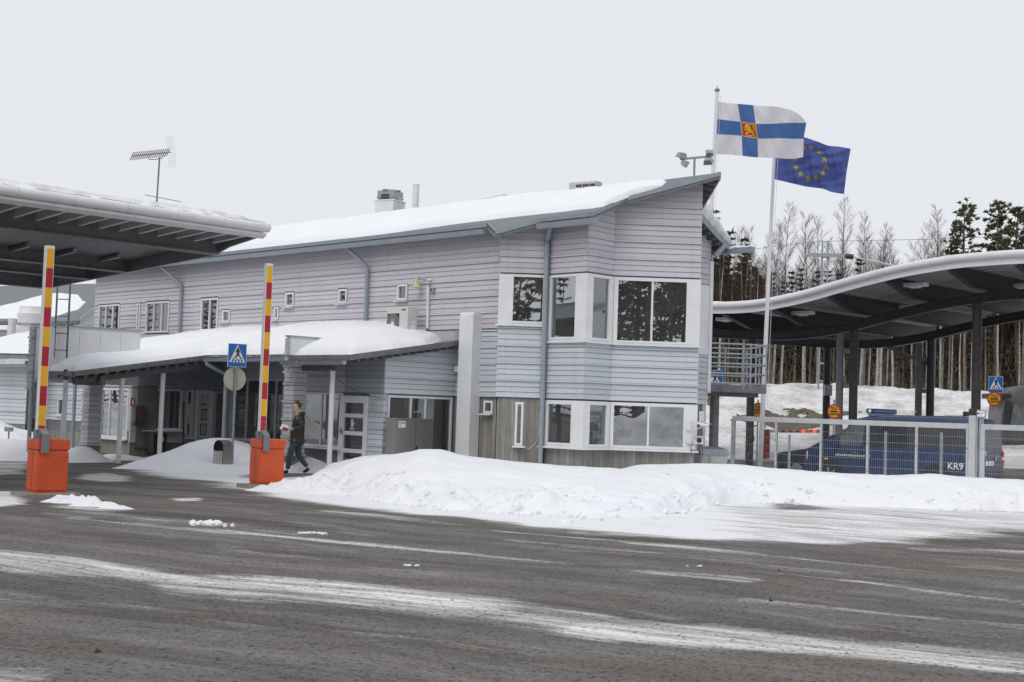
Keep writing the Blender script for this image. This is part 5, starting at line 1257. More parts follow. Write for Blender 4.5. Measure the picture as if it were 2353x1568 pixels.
mb = MB(D.T(s_, z_, .1)); mb.box(-.12, .22, -.22, 0, .07, .085); mb.box(-.12, .10, -.16, 0, -.11, .07); mb.build('housing', 'aircon', r); mb = MB(D.T(s_, z_, .1)); mb.tube([(.0, -.17, -.02), (.0, -.16, -.02)], .06, 12); mb.build('motor', 'black', r)
mb = MB(); 
for k, (u0, v0, u1, v1) in enumerate(((1600, 1000, 1586, 1022), (1612, 985, 1612, 1060), (1586, 1022, 1588, 1048), (1606, 1020, 1610, 1045))):
    a_, b_ = D.P(*D.hit(u0, v0), .13), D.P(*D.hit(u1, v1), .10); mb.tube([a_.lerp(b_, t)+Vector((0, -.02, -.1*math.sin(math.pi*t))) for t in np.linspace(0, 1, 7)], .008, 5)
mb.build('cable', 'black', main)
mb = MB(); pcab = [A_.P(*A_.hit(u, v), .01) for u, v in ((1242, 925), (1239, 960), (1237, 1000), (1230, 1020), (1214, 1032), (1204, 1026))]; mb.tube(pcab, .006, 4); mb.build('cable', 'white', main)
# ================================================================== left canopy, aerial and far buildings
KS = 27.5/33; O = at_y(614, 524, 27.5); av = Vector((-R2_, -R2_, 0)); bv = Vector((-R2_, R2_, -.055)); LA, LBD = 17.0, 12.0
def cv(a, b, z=0): return O+(av*a+bv*b+Vector((0, 0, z)))*KS
can = empty('lane_canopy', cv(6, 5)*1-Vector((0, 0, cv(6, 5).z)), 'flat grey steel canopy with rounded white edge above the left lane', 'canopy')
for i in range(13):
    m2 = MB(); m2.tube([cv(i*1.3+.004, 0), cv((i+1)*1.3-.004, 0)], .122*KS, 16, True); m2.build('edge_tube', 'white_metal', can, True)
m2 = MB(); m2.tube([cv(0, 0), cv(-.05, 0), cv(-.10, 0)], [.122*KS, .105*KS, .03], 16); m2.build('tube_cap', 'white_metal', can, True)
m2 = MB(); m2.prism([cv(0, .02, -.13), cv(LA, .02, -.13), cv(LA, .16, -.20), cv(0, .16, -.20)], (0, 0, -.05)); m2.build('drip_edge', 'white_metal', can)
m2 = MB(); m2.prism([cv(0, .1, .06), cv(LA, .1, .06), cv(LA, LBD, .06), cv(0, LBD, .06)], (0, 0, .08)); m2.build('deck', 'galv_dark', can)
m2 = MB(); m2.prism([cv(0.02, .1, .14), cv(.02, LBD, .14), cv(.02, LBD, -.40), cv(.02, 2.3, -.44), cv(.02, 1.6, -.30), cv(.02, .15, -.20)], av*.05); m2.build('side_fascia', 'galv', can)
for i in range(32):
    a = .35+i*.53; m2 = MB()
    for z0, z1, w in ((-.20, -.18, .085), (-.18, .05, .012), (.05, .062, .085)):
        m2.prism([cv(a-w/2, .18, z0), cv(a+w/2, .18, z0), cv(a+w/2, .18, z1), cv(a-w/2, .18, z1)], bv*1.75*KS)
    m2.build('purlin', 'white_metal', can)
def girder(b, zt, zb, w, a0=.1, a1=LA, name='girder'):
    m2 = MB()
    for z0, z1, ww in ((zb, zb+.03, w), (zb+.03, zt-.03, .03), (zt-.03, zt, w)):
        m2.prism([cv(a0, b-ww/2, z0), cv(a0, b+ww/2, z0), cv(a0, b+ww/2, z1), cv(a0, b-ww/2, z1)], av*(a1-a0)*KS)
    m2.build(name, 'galv_dark', can)
girder(2.1, .05, -.46, .30); girder(6.9, .0, -.42, .26); girder(9.1, .0, -.40, .26); girder(11.9, .0, -.40, .2)
m2 = MB(); m2.prism([cv(.1, 2.3, -.10), cv(LA, 2.3, -.10), cv(LA, 6.7, -.10), cv(.1, 6.7, -.10)], (0, 0, .03)); m2.build('soffit_sheet', 'galv_dark', can)
for i in range(12):
    a = 1.0+i*1.3; m2 = MB(); m2.prism([cv(a-.05, 5.6, -.22), cv(a+.05, 5.6, -.22), cv(a+.05, 5.6, -.12), cv(a-.05, 5.6, -.12)], bv*1.1*KS); m2.build('purlin', 'galv', can)
pcol = cv(9.7, 2.1); 
m2 = MB(); m2.bar(cv(7.6, 2.1, -.46), Vector((pcol.x, pcol.y, pcol.z-1.7)), .16, .16); m2.build('brace', 'galv_dark', can)
for a in (9.9,):
    for b in (2.1, 9.1):
        p = cv(a, b); m2 = MB(); m2.tube([(p.x, p.y, -.1), (p.x, p.y, p.z-.42)], .15, 14); m2.build('column', 'galv_dark', can, True)
# ragged snow along the edge
na, nb = 240, 16; vs = []; fs = []
for i in range(na+1):
    a = LA*i/na
    for j in range(nb+1):
        f = j/nb; b = -.03+(.0 if j < 4 else (j-4)/(nb-4)*3.5+.24)
        hh = .16+.06*float(fbm(np.array(a*1.4), np.array(b*1.1+4), 4)); und = .5+.5*float(fbm(np.array(a*2.6), np.array(.3), 4))
        if j < 4: z = .085+(hh-.02)*(j/4)*und*1.2; b = -.07+.075*j+.10*(1-und)+.07*float(vnoise(np.array(a*7.), np.array(j*1.3)))
        else: z = .08+hh+.02*float(vnoise(np.array(a*5), np.array(b*5)))
        k = float(sstep(0, .9, np.array(a))); z = .10+(z-.10)*(.25+.75*k)
        p = cv(a, b, z); vs.append(tuple(p))
for i in range(na):
    for j in range(nb): q = i*(nb+1)+j; fs.append((q, q+nb+1, q+nb+2, q+1))
tag(mesh_obj('canopy_snow', vs, fs, 'snow', None, True), 'ragged snow lying along the edge of the left canopy roof', 'snow', kind='stuff')
# ---- television aerial
ab = at_y(360, 455, 27.2); zt_ = up_from(362, 362, ab); r = empty('television_aerial', ab, 'grid reflector television aerial on a thin mast above the left canopy', 'antenna')
m2 = MB(); m2.tube([Vector((ab.x, ab.y, ab.z-.5)), Vector((ab.x+.02, ab.y, zt_))], .018, 8); m2.build('mast', 'galv_dark', r)
a0, a1 = at_y(302, 359.5, 26.9), at_y(394, 350, 27.5); bd = (a1-a0).normalized(); sd_ = Vector((0, 0, 1)).cross(bd).normalized()
m2 = MB(); m2.bar(a0, a1, .018, .018); m2.build('boom', 'galv_dark', r)
mm = at_y(361, 363, 27.2)
m2 = MB(); m2.tube([mm+bd*-.2+Vector((0, 0, .06)), mm+bd*-.19-Vector((0, 0, .02)), mm-Vector((0, 0, .03)), mm+bd*.12-Vector((0, 0, .02)), mm+bd*.16+Vector((0, 0, .09))], .010, 6); m2.build('bracket', 'galv_dark', r)
for i in range(19):
    p = a0.lerp(a1, (i+.2)/20); m2 = MB(); m2.bar(p-sd_*.07+Vector((0, 0, .075)), p, .014, .014); m2.bar(p, p+sd_*.07-Vector((0, 0, .075)), .014, .014); m2.build('director', 'galv_dark', r)
m2 = MB(); upx = Vector((0, 0, 1))
for sg in (1, -1):
    hv = (upx*sg*.9-bd*-.25*sg*0+bd*(-.28 if sg > 0 else .02)).normalized()*.33
    for k in range(5): o = a1+sd_*(-.15+.075*k)+bd*.02; m2.tube([o+hv*.12, o+hv], .0018, 3)
    for k in range(5): o = a1+hv*(.12+.88*k/4)+bd*.02; m2.tube([o-sd_*.15, o+sd_*.15], .0018, 3)
m2.build('reflector_grid', 'galv', r)
wa, wb = at_y(333, 448, 26.9), at_y(415, 464, 26.9); m2 = MB(); m2.tube([wa, wb], .008, 5); tag(m2.build('guy_wire', 'galv_dark'), 'thin rod lying along the canopy roof below the aerial', 'rod')

# ---- far hall with half cleared roof
Yh = 60.0; pl0, pl1 = at_y(-160, 741, Yh), at_y(181, 739, Yh); rg0, rg1 = at_y(-160, 662, Yh+7.5), at_y(300, 650, Yh+7.5)
hall = empty('hall', (pl1.x-3, Yh+4, 0), 'far hall with wide roof half grey and half snow at the left', 'building')
Fh = Face((pl0.x, Yh+.5), 0); lh = pl1.x-pl0.x
m2 = MB(); wall_sheet(m2, Fh, 0, lh-.4, 0, pl0.z-.2, [], -.2, 0); wv_ = m2.build('wall', 'sheath', hall); siding(wv_, Fh, lh-6.5, lh-.4, 2.8, pl0.z-.2, 'offwhite', base=2.0, step=.45)
m2 = MB(); m2.prism([pl0, pl1, rg1, rg0], (0, 0, -.15)); hr_ = m2.build('roof', 'felt', hall)
m2 = MB(); m2.bar(pl0-Vector((0, .08, .05)), pl1-Vector((0, .08, .05)), .12, .14); m2.build('gutter', 'galv_dark', hr_)
m2 = MB(); m2.bar(pl1+Vector((.03, 0, .02)), rg1+Vector((.03, 0, .02)), .06, .24); m2.build('edge_board', 'galv', hr_)
dv = (rg1-pl1); Fg = Face((pl1.x-.5, pl1.y+.4), math.degrees(math.atan2(dv.y, dv.x))); lg = math.hypot(dv.x, dv.y); sl_ = dv.z/lg
m2 = MB(); wall_sheet(m2, Fg, 0, lg, 0, 8, [], -.2, 0, [lambda s, z: pl1.z-.25+sl_*s-z]); wg = m2.build('wall', 'sheath', hall)
siding(wg, Fg, 0, lg*.6, 3.5, 8, 'offwhite', [], [lambda s, z: pl1.z-.25+sl_*s-z], base=2.0, step=.45)
hn = Vector((0, -(rg0.z-pl0.z), 7.5)).normalized(); hh = lambda u, v: on_plane(u, v, pl0+Vector((0, 0, .12)), Vector((0, -(rg0.z-pl0.z)/7.5, 1)))
bd_ = [(-20, 708), (0, 708), (50, 690), (98, 670), (120, 664), (152, 659), (222, 657), (300, 655)]
lo = [(-20, 733), (20, 736), (56, 741), (120, 742), (150, 742), (178, 740), (222, 709), (300, 665)]
vs = []; nI, nJ = 60, 10
for i in range(nI+1):
    u = -20+320*i/nI; vt = np.interp(u, [p[0] for p in bd_], [p[1] for p in bd_]); vb_ = np.interp(u, [p[0] for p in lo], [p[1] for p in lo])
    for j in range(nJ+1):
        p = hh(u, vb_+(vt-vb_)*j/nJ); e = min(j, nJ-j, 3)/3; p.z += .22*e+.08*float(vnoise(np.array(p.x*1.2), np.array(p.y*1.2)))*e-.1*(e == 0); vs.append(tuple(p))
fs = [(i*(nJ+1)+j, (i+1)*(nJ+1)+j, (i+1)*(nJ+1)+j+1, i*(nJ+1)+j+1) for i in range(nI) for j in range(nJ)]
tag(mesh_obj('hall_roof_snow', vs, fs, 'snow', None, True), 'flat sheet of snow covering the lower half of the far hall roof', 'snow', kind='stuff')
vb0 = at_y(74, 745, 52); r = empty('roof_fan', (vb0.x, vb0.y, vb0.z-.8), 'pale blue round roof fan behind the white parapet', 'roof fan'); zt_ = up_from(74, 706, vb0)
m2 = MB(); rr = .58; m2.lathe([(rr*.96, vb0.z), (rr, zt_-.28), (rr*.93, zt_-.24), (rr*.86, zt_)], (vb0.x, vb0.y, 0), 24); m2.build('drum', 'white_metal', r, True)
m2 = MB(); m2.box(vb0.x-.75, vb0.x+.75, vb0.y-.6, vb0.y+.6, vb0.z-2.0, vb0.z-.14); m2.box(vb0.x-.4, vb0.x+.5, vb0.y-.4, vb0.y+.4, vb0.z-.14, vb0.z); m2.build('base', 'white', r)
m2 = MB(); m2.tube([(vb0.x-.7, vb0.y-.3, vb0.z-.08), (vb0.x-.4, vb0.y-.4, vb0.z-.02), (vb0.x-.2, vb0.y-.45, vb0.z+.04)], .05, 8); m2.build('cable', 'galv', r)
wp = at_y(27, 763, 50); m2 = MB(); m2.tube([(wp.x, wp.y, wp.z-1), (wp.x, wp.y, up_from(27, 732, wp))], .14, 14); tag(m2.build('vent_pipe', 'white', None, True), 'short white vent pipe left of the round roof fan', 'pipe')
# ---- low side building at the left edge
Fl = Face((at_y(62, 900, 43.5).x, 43.5), -22); s0 = Fl.S(-60, 900); lowb = empty('side_building', Fl.P(s0/2, 0), 'low pale boarded side building with snowy roof at the left edge', 'building')
ze = Fl.Z(20, 838); m2 = MB(); wall_sheet(m2, Fl, s0, 0, 0, ze, [], -.2, 0); wv_ = m2.build('wall', 'sheath', lowb); siding(wv_, Fl, s0, 0, .75, ze, 'offwhite', base=.75, step=.43)
m2 = MB(); wall_sheet(m2, Fl, s0, 0, 0, .75, [], -.1, .01); m2.build('plinth', 'concrete', lowb)
zr_ = Fl.Z(20, 822)+.1
m2 = MB(); m2.prism([Fl.P(s0, zr_, .5), Fl.P(.6, zr_, .5), Fl.P(.6, zr_+.75, -4), Fl.P(s0, zr_+.75, -4)], (0, 0, -.1)); lr = m2.build('roof', 'darkwood', lowb)
gutter(Fl.P(s0, zr_-.02, .52), Fl.P(.5, zr_-.02, .52), w=.13, h=.11, nb=5, parent=lowb, mat='galv', out=Fl.n); gutter(Fl.P(s0+1, zr_-.34, .65), Fl.P(.6, zr_-.30, .65), w=.13, h=.11, nb=5, parent=lowb, mat='galv', out=Fl.n)
vs = []; nI, nJ = 40, 14
for i in range(nI+1):
    for j in range(nJ+1):
        a = s0+(.55-s0)*i/nI; f = j/nJ; e = float(sstep(0, .25, np.array(f))); p = Fl.P(a, zr_+.02+.75*f, .48-4.4*f); p.z += e*.28+.18*float(fbm(np.array(a*.6), np.array(f*4), 3))*e; vs.append(tuple(p))
fs = [(i*(nJ+1)+j, (i+1)*(nJ+1)+j, (i+1)*(nJ+1)+j+1, i*(nJ+1)+j+1) for i in range(nI) for j in range(nJ)]
tag(mesh_obj('side_roof_snow', vs, fs, 'snow', None, True), 'snow on the low roof of the left side building', 'snow', kind='stuff')
# ---- snow at the left
def gm(u, v, h, ra, rb): p = gp(u, v); return (p[0], p[1]+rb*.6, h, ra, rb)
mound('snow_mound', [(-17.5, 41.5, 1.15, 2.4, 1.5), (-20, 41.5, 1.2, 2.0, 1.5)], 'snow heap against the low side building')
mound('snow_mound', [gm(10, 1056, .55, 1.8, .9), gm(60, 1058, .35, .8, .6)], 'low snow heap behind the left boom barrier')
mound('snow_mound', [gm(176, 1062, .42, .5, .7)], 'small snow drift between porch post and boarded pillar')
mound('snow_mound', [gm(262, 1057, .14, 1.0, .4)], 'thin snow patch under the left porch')
mound('snow_mound', [(W0.P(-2.5, 0, .7).x, W0.P(-2.5, 0, .7).y, .42, .9, .55)], 'small snow drift below the porch windows behind the walking man')
mound('snow_rim', [gm(170, 1158, .13, .5, .2), gm(225, 1166, .09, .5, .14), gm(140, 1155, .12, .3, .2), gm(262, 1171, .05, .4, .12)], 'crumbly dirty snow at the foot of the left barrier', 'snow_rough', .025, .30, fq=6)
mound('snow_rim', [gm(680, 1131, .22, .75, .3), gm(645, 1128, .20, .3, .2), gm(740, 1136, .14, .5, .25)], 'crumbly snow at the foot of the right barrier', 'snow_rough', .025, .30, fq=6)
mp_ = at_y(19, 1020, 36.5); r = empty('marker_post', (mp_.x, mp_.y, 0), 'thin marker post with small grey plate at the left edge', 'post')
m2 = MB(); m2.tube([(mp_.x, mp_.y, 0), (mp_.x, mp_.y, up_from(19, 988, mp_))], .02, 6); m2.build('stake', 'galv_dark', r)
m2 = MB(); zz = up_from(19, 987, mp_); m2.box(mp_.x-.12, mp_.x+.12, mp_.y-.03, mp_.y, zz-.06, zz+.06); m2.build('plate', 'galv', r)
# loose lumps of snow and stones on the road
def clump(u, v, sx, sy, h, label, mat='snow_rough', n=5):
    p = gp(u, v); rn = random.Random(int(u*7+v)); bm = bmesh.new()
    for i in range(n):
        k = bmesh.ops.create_icosphere(bm, subdivisions=2, radius=1)['verts']; f = rn.uniform(.45, 1)
        c = Vector((rn.uniform(-sx, sx), rn.uniform(-sy, sy), 0)) if n > 1 else Vector((0, 0, 0))
        for w in k: w.co = Vector((w.co.x*sx*.42*f, w.co.y*sy*.6*f, max(-.01, w.co.z*h*f*1.3)))*(1+.55*(rn.random()-.5))+c
    mb = MB(Matrix.Translation((p[0], p[1], 0))); mb.bm(bm); tag(mb.build('snow_clump', mat), label, 'snow clump')
clump(480, 1206, .22, .10, .055, 'largest crumbled snow clump on the road left of centre', n=9); clump(524, 1210, .08, .05, .045, 'small snow clump right of the largest one on the road', n=3)
clump(716, 1226, .18, .07, .03, 'flat snow clump on the road below the right barrier', n=6); clump(945, 1300, .09, .03, .014, 'thin sliver of snow lying on the asphalt at mid road', n=4)
clump(806, 1279, .07, .06, .07, 'single round icy lump on the asphalt', 'concrete_slab', 1); clump(1592, 1303, .10, .05, .022, 'small snow clump in the right tyre track', n=4)
M('stone', (.05, .048, .045), .9); clump(1770, 1384, .07, .05, .03, 'small dark stone on the road at right', 'stone', 1); clump(1790, 1313, .06, .05, .025, 'dark stone beside the right tyre track', 'stone', 1); clump(225, 1500, .06, .04, .03, 'dark stone on the road at lower left', 'stone', 1)
# ================================================================== right side: canopy, fence, vehicles, hill
dR = Vector((R2_, -R2_, 0)); cR = Vector((R2_, R2_, 0))
G0 = Vector((15.2, 43.0, 0))                         # girder line reference column
def zroof(t):                                       # wave of the roof edge, t metres along dR from G0
    return float(np.interp(t, [-16, -12.5, -8.8, -7.4, -6.3, -4.6, -3.0, -1.3, .6, 2.7, 5, 8, 12], [5.95, 5.98, 5.74, 5.70, 5.74, 5.98, 6.34, 6.66, 6.88, 6.92, 6.8, 6.3, 5.9]))
ts_ = np.linspace(-13, 12, 101); zs_ = np.array([zroof(t) for t in ts_])
for _ in range(6): zs_[1:-1] = (zs_[:-2]+2*zs_[1:-1]+zs_[2:])/4
def zw(t): return float(np.interp(t, ts_, zs_))
def rc(t, c, z=0): p = G0+dR*t+cR*c; p.z = zw(t)+z; return p
C0, C1 = -3.1, 8.6
rcan = empty('wave_canopy', (13, 45, 0), 'wave shaped dark steel canopy with snowy rounded edge at the right', 'canopy')
seg = 1.25; t = -13.0
while t < 11.9:
    m2 = MB(); k = [t+seg*i/5 for i in range(6)]; m2.tube([rc(x, C0) for x in k], .115, 14); m2.build('edge_tube', 'white_metal', rcan, True); t += seg
m2 = MB(); tt_ = np.linspace(-13, 12, 60)
vs = [v for x in tt_ for v in (rc(x, C0+.05, -.09), rc(x, C0+.05, -.30), rc(x, C0+.10, -.09), rc(x, C0+.10, -.30))]
fs = []
for i in range(59):
    a = i*4; fs += [(a, a+1, a+5, a+4), (a+2, a+6, a+7, a+3), (a+1, a+3, a+7, a+5)]
m2.add(vs, fs); m2.build('edge_fascia', 'white_metal', rcan)
# corrugated deck: ribs run along the wave
nr = 92; vs = []; fs = []; cc = np.linspace(C0+.12, C1, nr)
for i, x in enumerate(tt_):
    for j, c in enumerate(cc): vs.append(rc(x, c, -.10+(.05 if (j//2) % 2 else 0.0)))
for i in range(59):
    for j in range(nr-1): a = i*nr+j; fs.append((a, a+1, a+nr+1, a+nr))
tag(mesh_obj('corrugated_deck', vs, fs, M('deckgrey', (.44, .445, .46), .5, .3, .12, 4), rcan), kind='stuff')
# snow on top
vs = []; nJ = 14
tv = np.linspace(-13, 12, 110)
for x in tv:
    for j in range(nJ+1):
        c = C0-.02+(C1-C0)*j/nJ; h = .085+.17*float(sstep(0, .16, np.array(j/nJ)))*(.5+float(fbm(np.array(x*.7), np.array(j*.5), 3)))*(1.0 if x < 0 else .7); vs.append(tuple(rc(x, c, h)))
fs = [(i*(nJ+1)+j, (i+1)*(nJ+1)+j, (i+1)*(nJ+1)+j+1, i*(nJ+1)+j+1) for i in range(109) for j in range(nJ)]
tag(mesh_obj('canopy_snow', vs, fs, 'snow', None, True), 'even snow on the wave shaped right canopy roof', 'snow', kind='stuff')
def ibeam(mb, a, b, h, w, tw=.02):
    mb.bar(a, b, tw, h); mb.bar(a+Vector((0, 0, h/2)), b+Vector((0, 0, h/2)), w, .025); mb.bar(a-Vector((0, 0, h/2)), b-Vector((0, 0, h/2)), w, .025)
for t in np.arange(-12.2, 12, 2.12):                 # cross beams with tapered tips
    m2 = MB(); a, b = rc(t, C0+.2, -.34), rc(t, C1-.2, -.34); zt = -.16
    p = [rc(t, C0+.15, zt), rc(t, C1-.1, zt), rc(t, C1-.1, -.40), rc(t, C1-1.6, -.72), rc(t, C0+1.7, -.72), rc(t, C0+.15, -.34)]
    m2.prism(p, dR*.03); 
    for q, r_ in ((p[5], p[4]), (p[4], p[3]), (p[3], p[2])): m2.bar(q, r_, .22, .025)
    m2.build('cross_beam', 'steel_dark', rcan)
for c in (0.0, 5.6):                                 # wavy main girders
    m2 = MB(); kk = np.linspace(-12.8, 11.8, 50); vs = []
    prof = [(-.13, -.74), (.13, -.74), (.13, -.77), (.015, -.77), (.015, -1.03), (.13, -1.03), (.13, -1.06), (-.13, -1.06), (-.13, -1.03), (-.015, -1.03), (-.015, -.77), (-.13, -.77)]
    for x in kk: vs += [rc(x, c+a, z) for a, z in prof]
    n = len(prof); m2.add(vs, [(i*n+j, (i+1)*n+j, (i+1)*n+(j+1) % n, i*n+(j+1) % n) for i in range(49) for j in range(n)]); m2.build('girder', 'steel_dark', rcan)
def col(t, c, r=.15, zb=-1.06, pair=None):
    p = rc(t, c); m2 = MB(); m2.tube([(p.x, p.y, -.2), (p.x, p.y, p.z+zb)], r, 16); o = m2.build('column', 'steel_dark', rcan, True)
    if pair:
        q = p+dR*pair[0]+cR*pair[1]; m2 = MB(); m2.tube([(q.x, q.y, -.2), (q.x, q.y, p.z-1.35), (q.x, q.y, p.z-1.2)], .13, 14); m2.build('pipe', 'galv_dark', o, True)
        for z in (1.4, 3.0, 4.2):
            m2 = MB(); m2.bar((p.x, p.y, z), (q.x, q.y, z), .12, .16); m2.build('tie', 'galv_dark', o)
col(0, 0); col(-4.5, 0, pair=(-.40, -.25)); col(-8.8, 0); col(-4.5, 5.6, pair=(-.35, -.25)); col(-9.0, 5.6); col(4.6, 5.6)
m2 = MB(); p = rc(-4.5, 5.6); m2.bar(p+Vector((-.1, 0, -2.0)), rc(-6.3, 5.6, -1.05), .12, .12); m2.build('brace', 'galv_dark', rcan)
for (t, c) in ((-8.6, -1.9), (-5.4, -1.9), (-1.2, -1.9), (-3.2, 1.6), (.8, 1.6)):
    T = Matrix.Translation(rc(t, c, -.42)) @ Matrix.Rotation(math.radians(-45), 4, 'Z'); r = MB(T); r.box(-.40, .40, -.14, .14, -.06, .06, .01); lo_ = r.build('light_fitting', 'white_metal', rcan)
    for k in range(10):
        m2 = MB(T); m2.prism([(-.36+k*.075, -.144, -.04), (-.34+k*.075, -.144, -.04), (-.325+k*.075, -.144, .04), (-.345+k*.075, -.144, .04)], (0, .003, 0)); m2.build('slot', 'galv_dark', lo_)
    m2 = MB(T); m2.box(-.16, .16, -.10, .10, -.10, -.06); m2.build('lens', 'white', lo_)
p = rc(-9.0, 5.6); r = empty('column_floodlight', (p.x, p.y, 3.2), 'dark floodlight on an arm halfway up a canopy column', 'floodlight')
m2 = MB(); m2.bar((p.x, p.y-.16, 3.2), (p.x+.5, p.y-.5, 3.45), .05, .05); m2.build('arm', 'galv_dark', r); m2 = MB(); m2.box(p.x+.40, p.x+.62, p.y-.7, p.y-.4, 3.25, 3.55, .02); m2.build('head', 'galv', r)
m2 = MB(); m2.box(p.x-.16, p.x+.16, p.y-.3, p.y-.14, 2.75, 3.2, .02); m2.build('control_box', 'galv', r)

# ---- balcony at the right of the building
bal = empty('balcony', (5.9, 36, 0), 'galvanized steel balcony with tube railings at the right end of the building', 'balcony')
zb0 = up_from(1700, 884, Vector((6, 35.6, 0))); zt0 = up_from(1700, 792, Vector((6, 35.6, 0)))
bp = [Vector((4.75, 35.35, 0)), at_y(1706, 884, 35.5), at_y(1759, 884, 35.9), at_y(1715, 884, 37.9), Vector((4.9, 38.0, 0))]
bp = [Vector((p.x, p.y, 0)) for p in bp]
m2 = MB(); m2.prism([p+Vector((0, 0, zb0-.02)) for p in bp], (0, 0, -.05)); m2.build('grating', 'galv_dark', bal)
for a, b in zip(bp, bp[1:]):
    m2 = MB(); m2.bar(a+Vector((0, 0, zb0-.12)), b+Vector((0, 0, zb0-.12)), .06, .20); m2.build('edge_beam', 'galv_dark', bal)
m2 = MB(); m2.bar(Vector((5.0, 36.0, zb0-.27)), Vector((bp[2].x-.15, bp[2].y+.3, zb0-.27)), .14, .12); m2.build('support_beam', 'galv_dark', bal)
def rails(path, posts=True):
    for k in range(5):
        z = zb0+.02+(zt0-zb0-.02)*k/4; m2 = MB()
        m2.tube([p+Vector((0, 0, z)) for p in path], .024, 8); m2.build('rail', 'galv', bal)
    for a, b in zip(path, path[1:]):
        for f in (.33, 1.0) if (b-a).length > .8 else (1.0,):
            p = a.lerp(b, f); m2 = MB(); m2.bar(p+Vector((0, -.02, zb0-.15)), p+Vector((0, -.02, zt0+.04)), .05, .02); m2.build('post', 'galv', bal)
rails(bp)
pcol_ = at_y(1640, 1000, 36.2); m2 = MB(); m2.tube([(pcol_.x, pcol_.y, -.1), (pcol_.x, pcol_.y, zb0-.2)], .13, 14); m2.build('column', 'galv_dark', bal, True)

# ---- sliding gate and fence
gl = at_y(1684, 1060, 33.5); gl = Vector((gl.x, gl.y, 0)); ga_ = math.radians(-35); gd = Vector((math.cos(ga_), math.sin(ga_), 0)); Fg_ = Face((gl.x, gl.y), -35)
sR = Fg_.S(2236, 1000); zg = Fg_.Z(1960, 971)
def gate(name, s0, s1, label, n, cat='gate'):
    r = empty(name, Fg_.P((s0+s1)/2, 0), label, cat); T = Fg_.T(0, 0)
    m2 = MB(T); m2.box(s0-.03, s1+.03, -.04, .04, zg-.06, zg+.06, .006); m2.build('top_rail', 'alu', r)
    m2 = MB(T); m2.box(s0-.03, s1+.03, -.04, .04, .10, .22); m2.build('bottom_rail', 'alu', r)
    for i in range(n+1):
        x = s0+(s1-s0)*i/n; w = .045 if i in (0,) else .024
        m2 = MB(T); m2.box(x-w, x+w, -.045, .035, .2, zg-.06); u_ = m2.build('upright', 'alu', r)
        for z in (.6, 1.25):
            b_ = MB(T); b_.tube([(x, -.046, z), (x, -.053, z)], .014, 6); b_.build('bolt', 'stone', u_)
    m2 = MB(T); x = s0+.05
    while x < s1: m2.add([(x-.0022, 0, .2), (x+.0022, 0, .2), (x+.0022, 0, zg-.05), (x-.0022, 0, zg-.05)], [(0, 1, 2, 3)]); m2.add([(x, -.0022, .2), (x, .0022, .2), (x, .0022, zg-.05), (x, -.0022, zg-.05)], [(0, 1, 2, 3)]); x += .05
    z = .3
    while z < zg-.1:
        for dy in (-.008, .008): m2.bar((s0, dy, z), (s1, dy, z), .0065, .0065)
        z += .2
    tag(m2.build('wire_mesh', 'galv', r), kind='stuff'); return r
gate('sliding_gate', 0, sR-.12, 'long aluminium sliding gate with wire mesh in front of the blue van', 5)
gate('mesh_gate_panel', sR+.22, sR+4.5, 'second aluminium mesh panel right of the tall gate post', 4)
r = empty('gate_post', Fg_.P(sR, 0), 'tall square aluminium gate post with black cap between the mesh panels', 'post'); T = Fg_.T(sR, 0)
m2 = MB(T); m2.box(-.08, .08, -.09, .09, 0, zg+.25, .008); m2.build('shaft', 'alu', r); m2 = MB(T); m2.box(-.082, .082, -.092, .092, zg+.25, zg+.40, .008); m2.build('cap', 'black', r)
m2 = MB(T); m2.box(.09, .28, -.06, .02, zg+.20, zg+.38); hd = m2.build('guide_box', 'galv', r); m2 = MB(T); m2.box(.10, .27, -.064, -.06, zg+.23, zg+.36); m2.build('maker_plate', 'paper', hd)

for k in range(3): m2 = MB(T); m2.box(.155, .255-.02*k, -.066, -.064, zg+.325-.03*k, zg+.335-.03*k); m2.build('print_line', 'galv', hd)
m2 = MB(T); m2.tube([(.125, -.066, zg+.30), (.125, -.068, zg+.30)], .022, 12); m2.build('emblem', 'black', hd)
m2 = MB(T); m2.box(.13, .22, .0, .06, 0, zg+.2); m2.build('rear_shaft', 'galv', r)
for i, (u, v, y) in enumerate(((1814, 1020, 34.2), (2035, 1010, 32.8), (2163, 1010, 32.4))):
    p = at_y(u, v, y); z1 = up_from(u, (1000, 992, 994)[i], p); m2 = MB(); m2.box(p.x-.03, p.x+.03, p.y-.03, p.y+.03, 0, z1)
    tag(m2.build('fence_post', 'galv'), ('short galvanized post by the front of the dark car behind the gate', 'short galvanized post behind the gate before the van middle', 'short galvanized post behind the gate before the van tail')[i], 'post', 'short posts behind the gate')
Ff = Face((xDr+.15, 33.0), 0); s1_ = gl.x-.1-Ff.p.x; r = empty('mesh_fence', Ff.P(s1_/2, 0), 'low grey wire mesh fence between the building corner and the gate', 'fence'); zf = Ff.Z(1655, 1052)
for x in (0.35, s1_):
    m2 = MB(Ff.T(x, 0)); m2.box(-.035, .035, -.03, .03, 0, zf+.04); m2.build('post', 'galv', r)
m2 = MB(Ff.T(0, 0)); x = .35
while x < s1_: m2.bar((x, 0, .0), (x, 0, zf), .004, .004); x += .05
z = .1
while z < zf: m2.bar((.35, 0, z), (s1_, 0, z), .006, .006); z += .18
tag(m2.build('wire_mesh', 'galv', r), kind='stuff')
gb_ = at_y(1622, 1060, 33.6); r = empty('plastic_bin', (gb_.x, gb_.y, 0), 'pale grey plastic grit bin behind the low mesh fence', 'bin'); T = TR((gb_.x+.1, gb_.y, .0), .2); zz = up_from(1622, 1032, gb_)
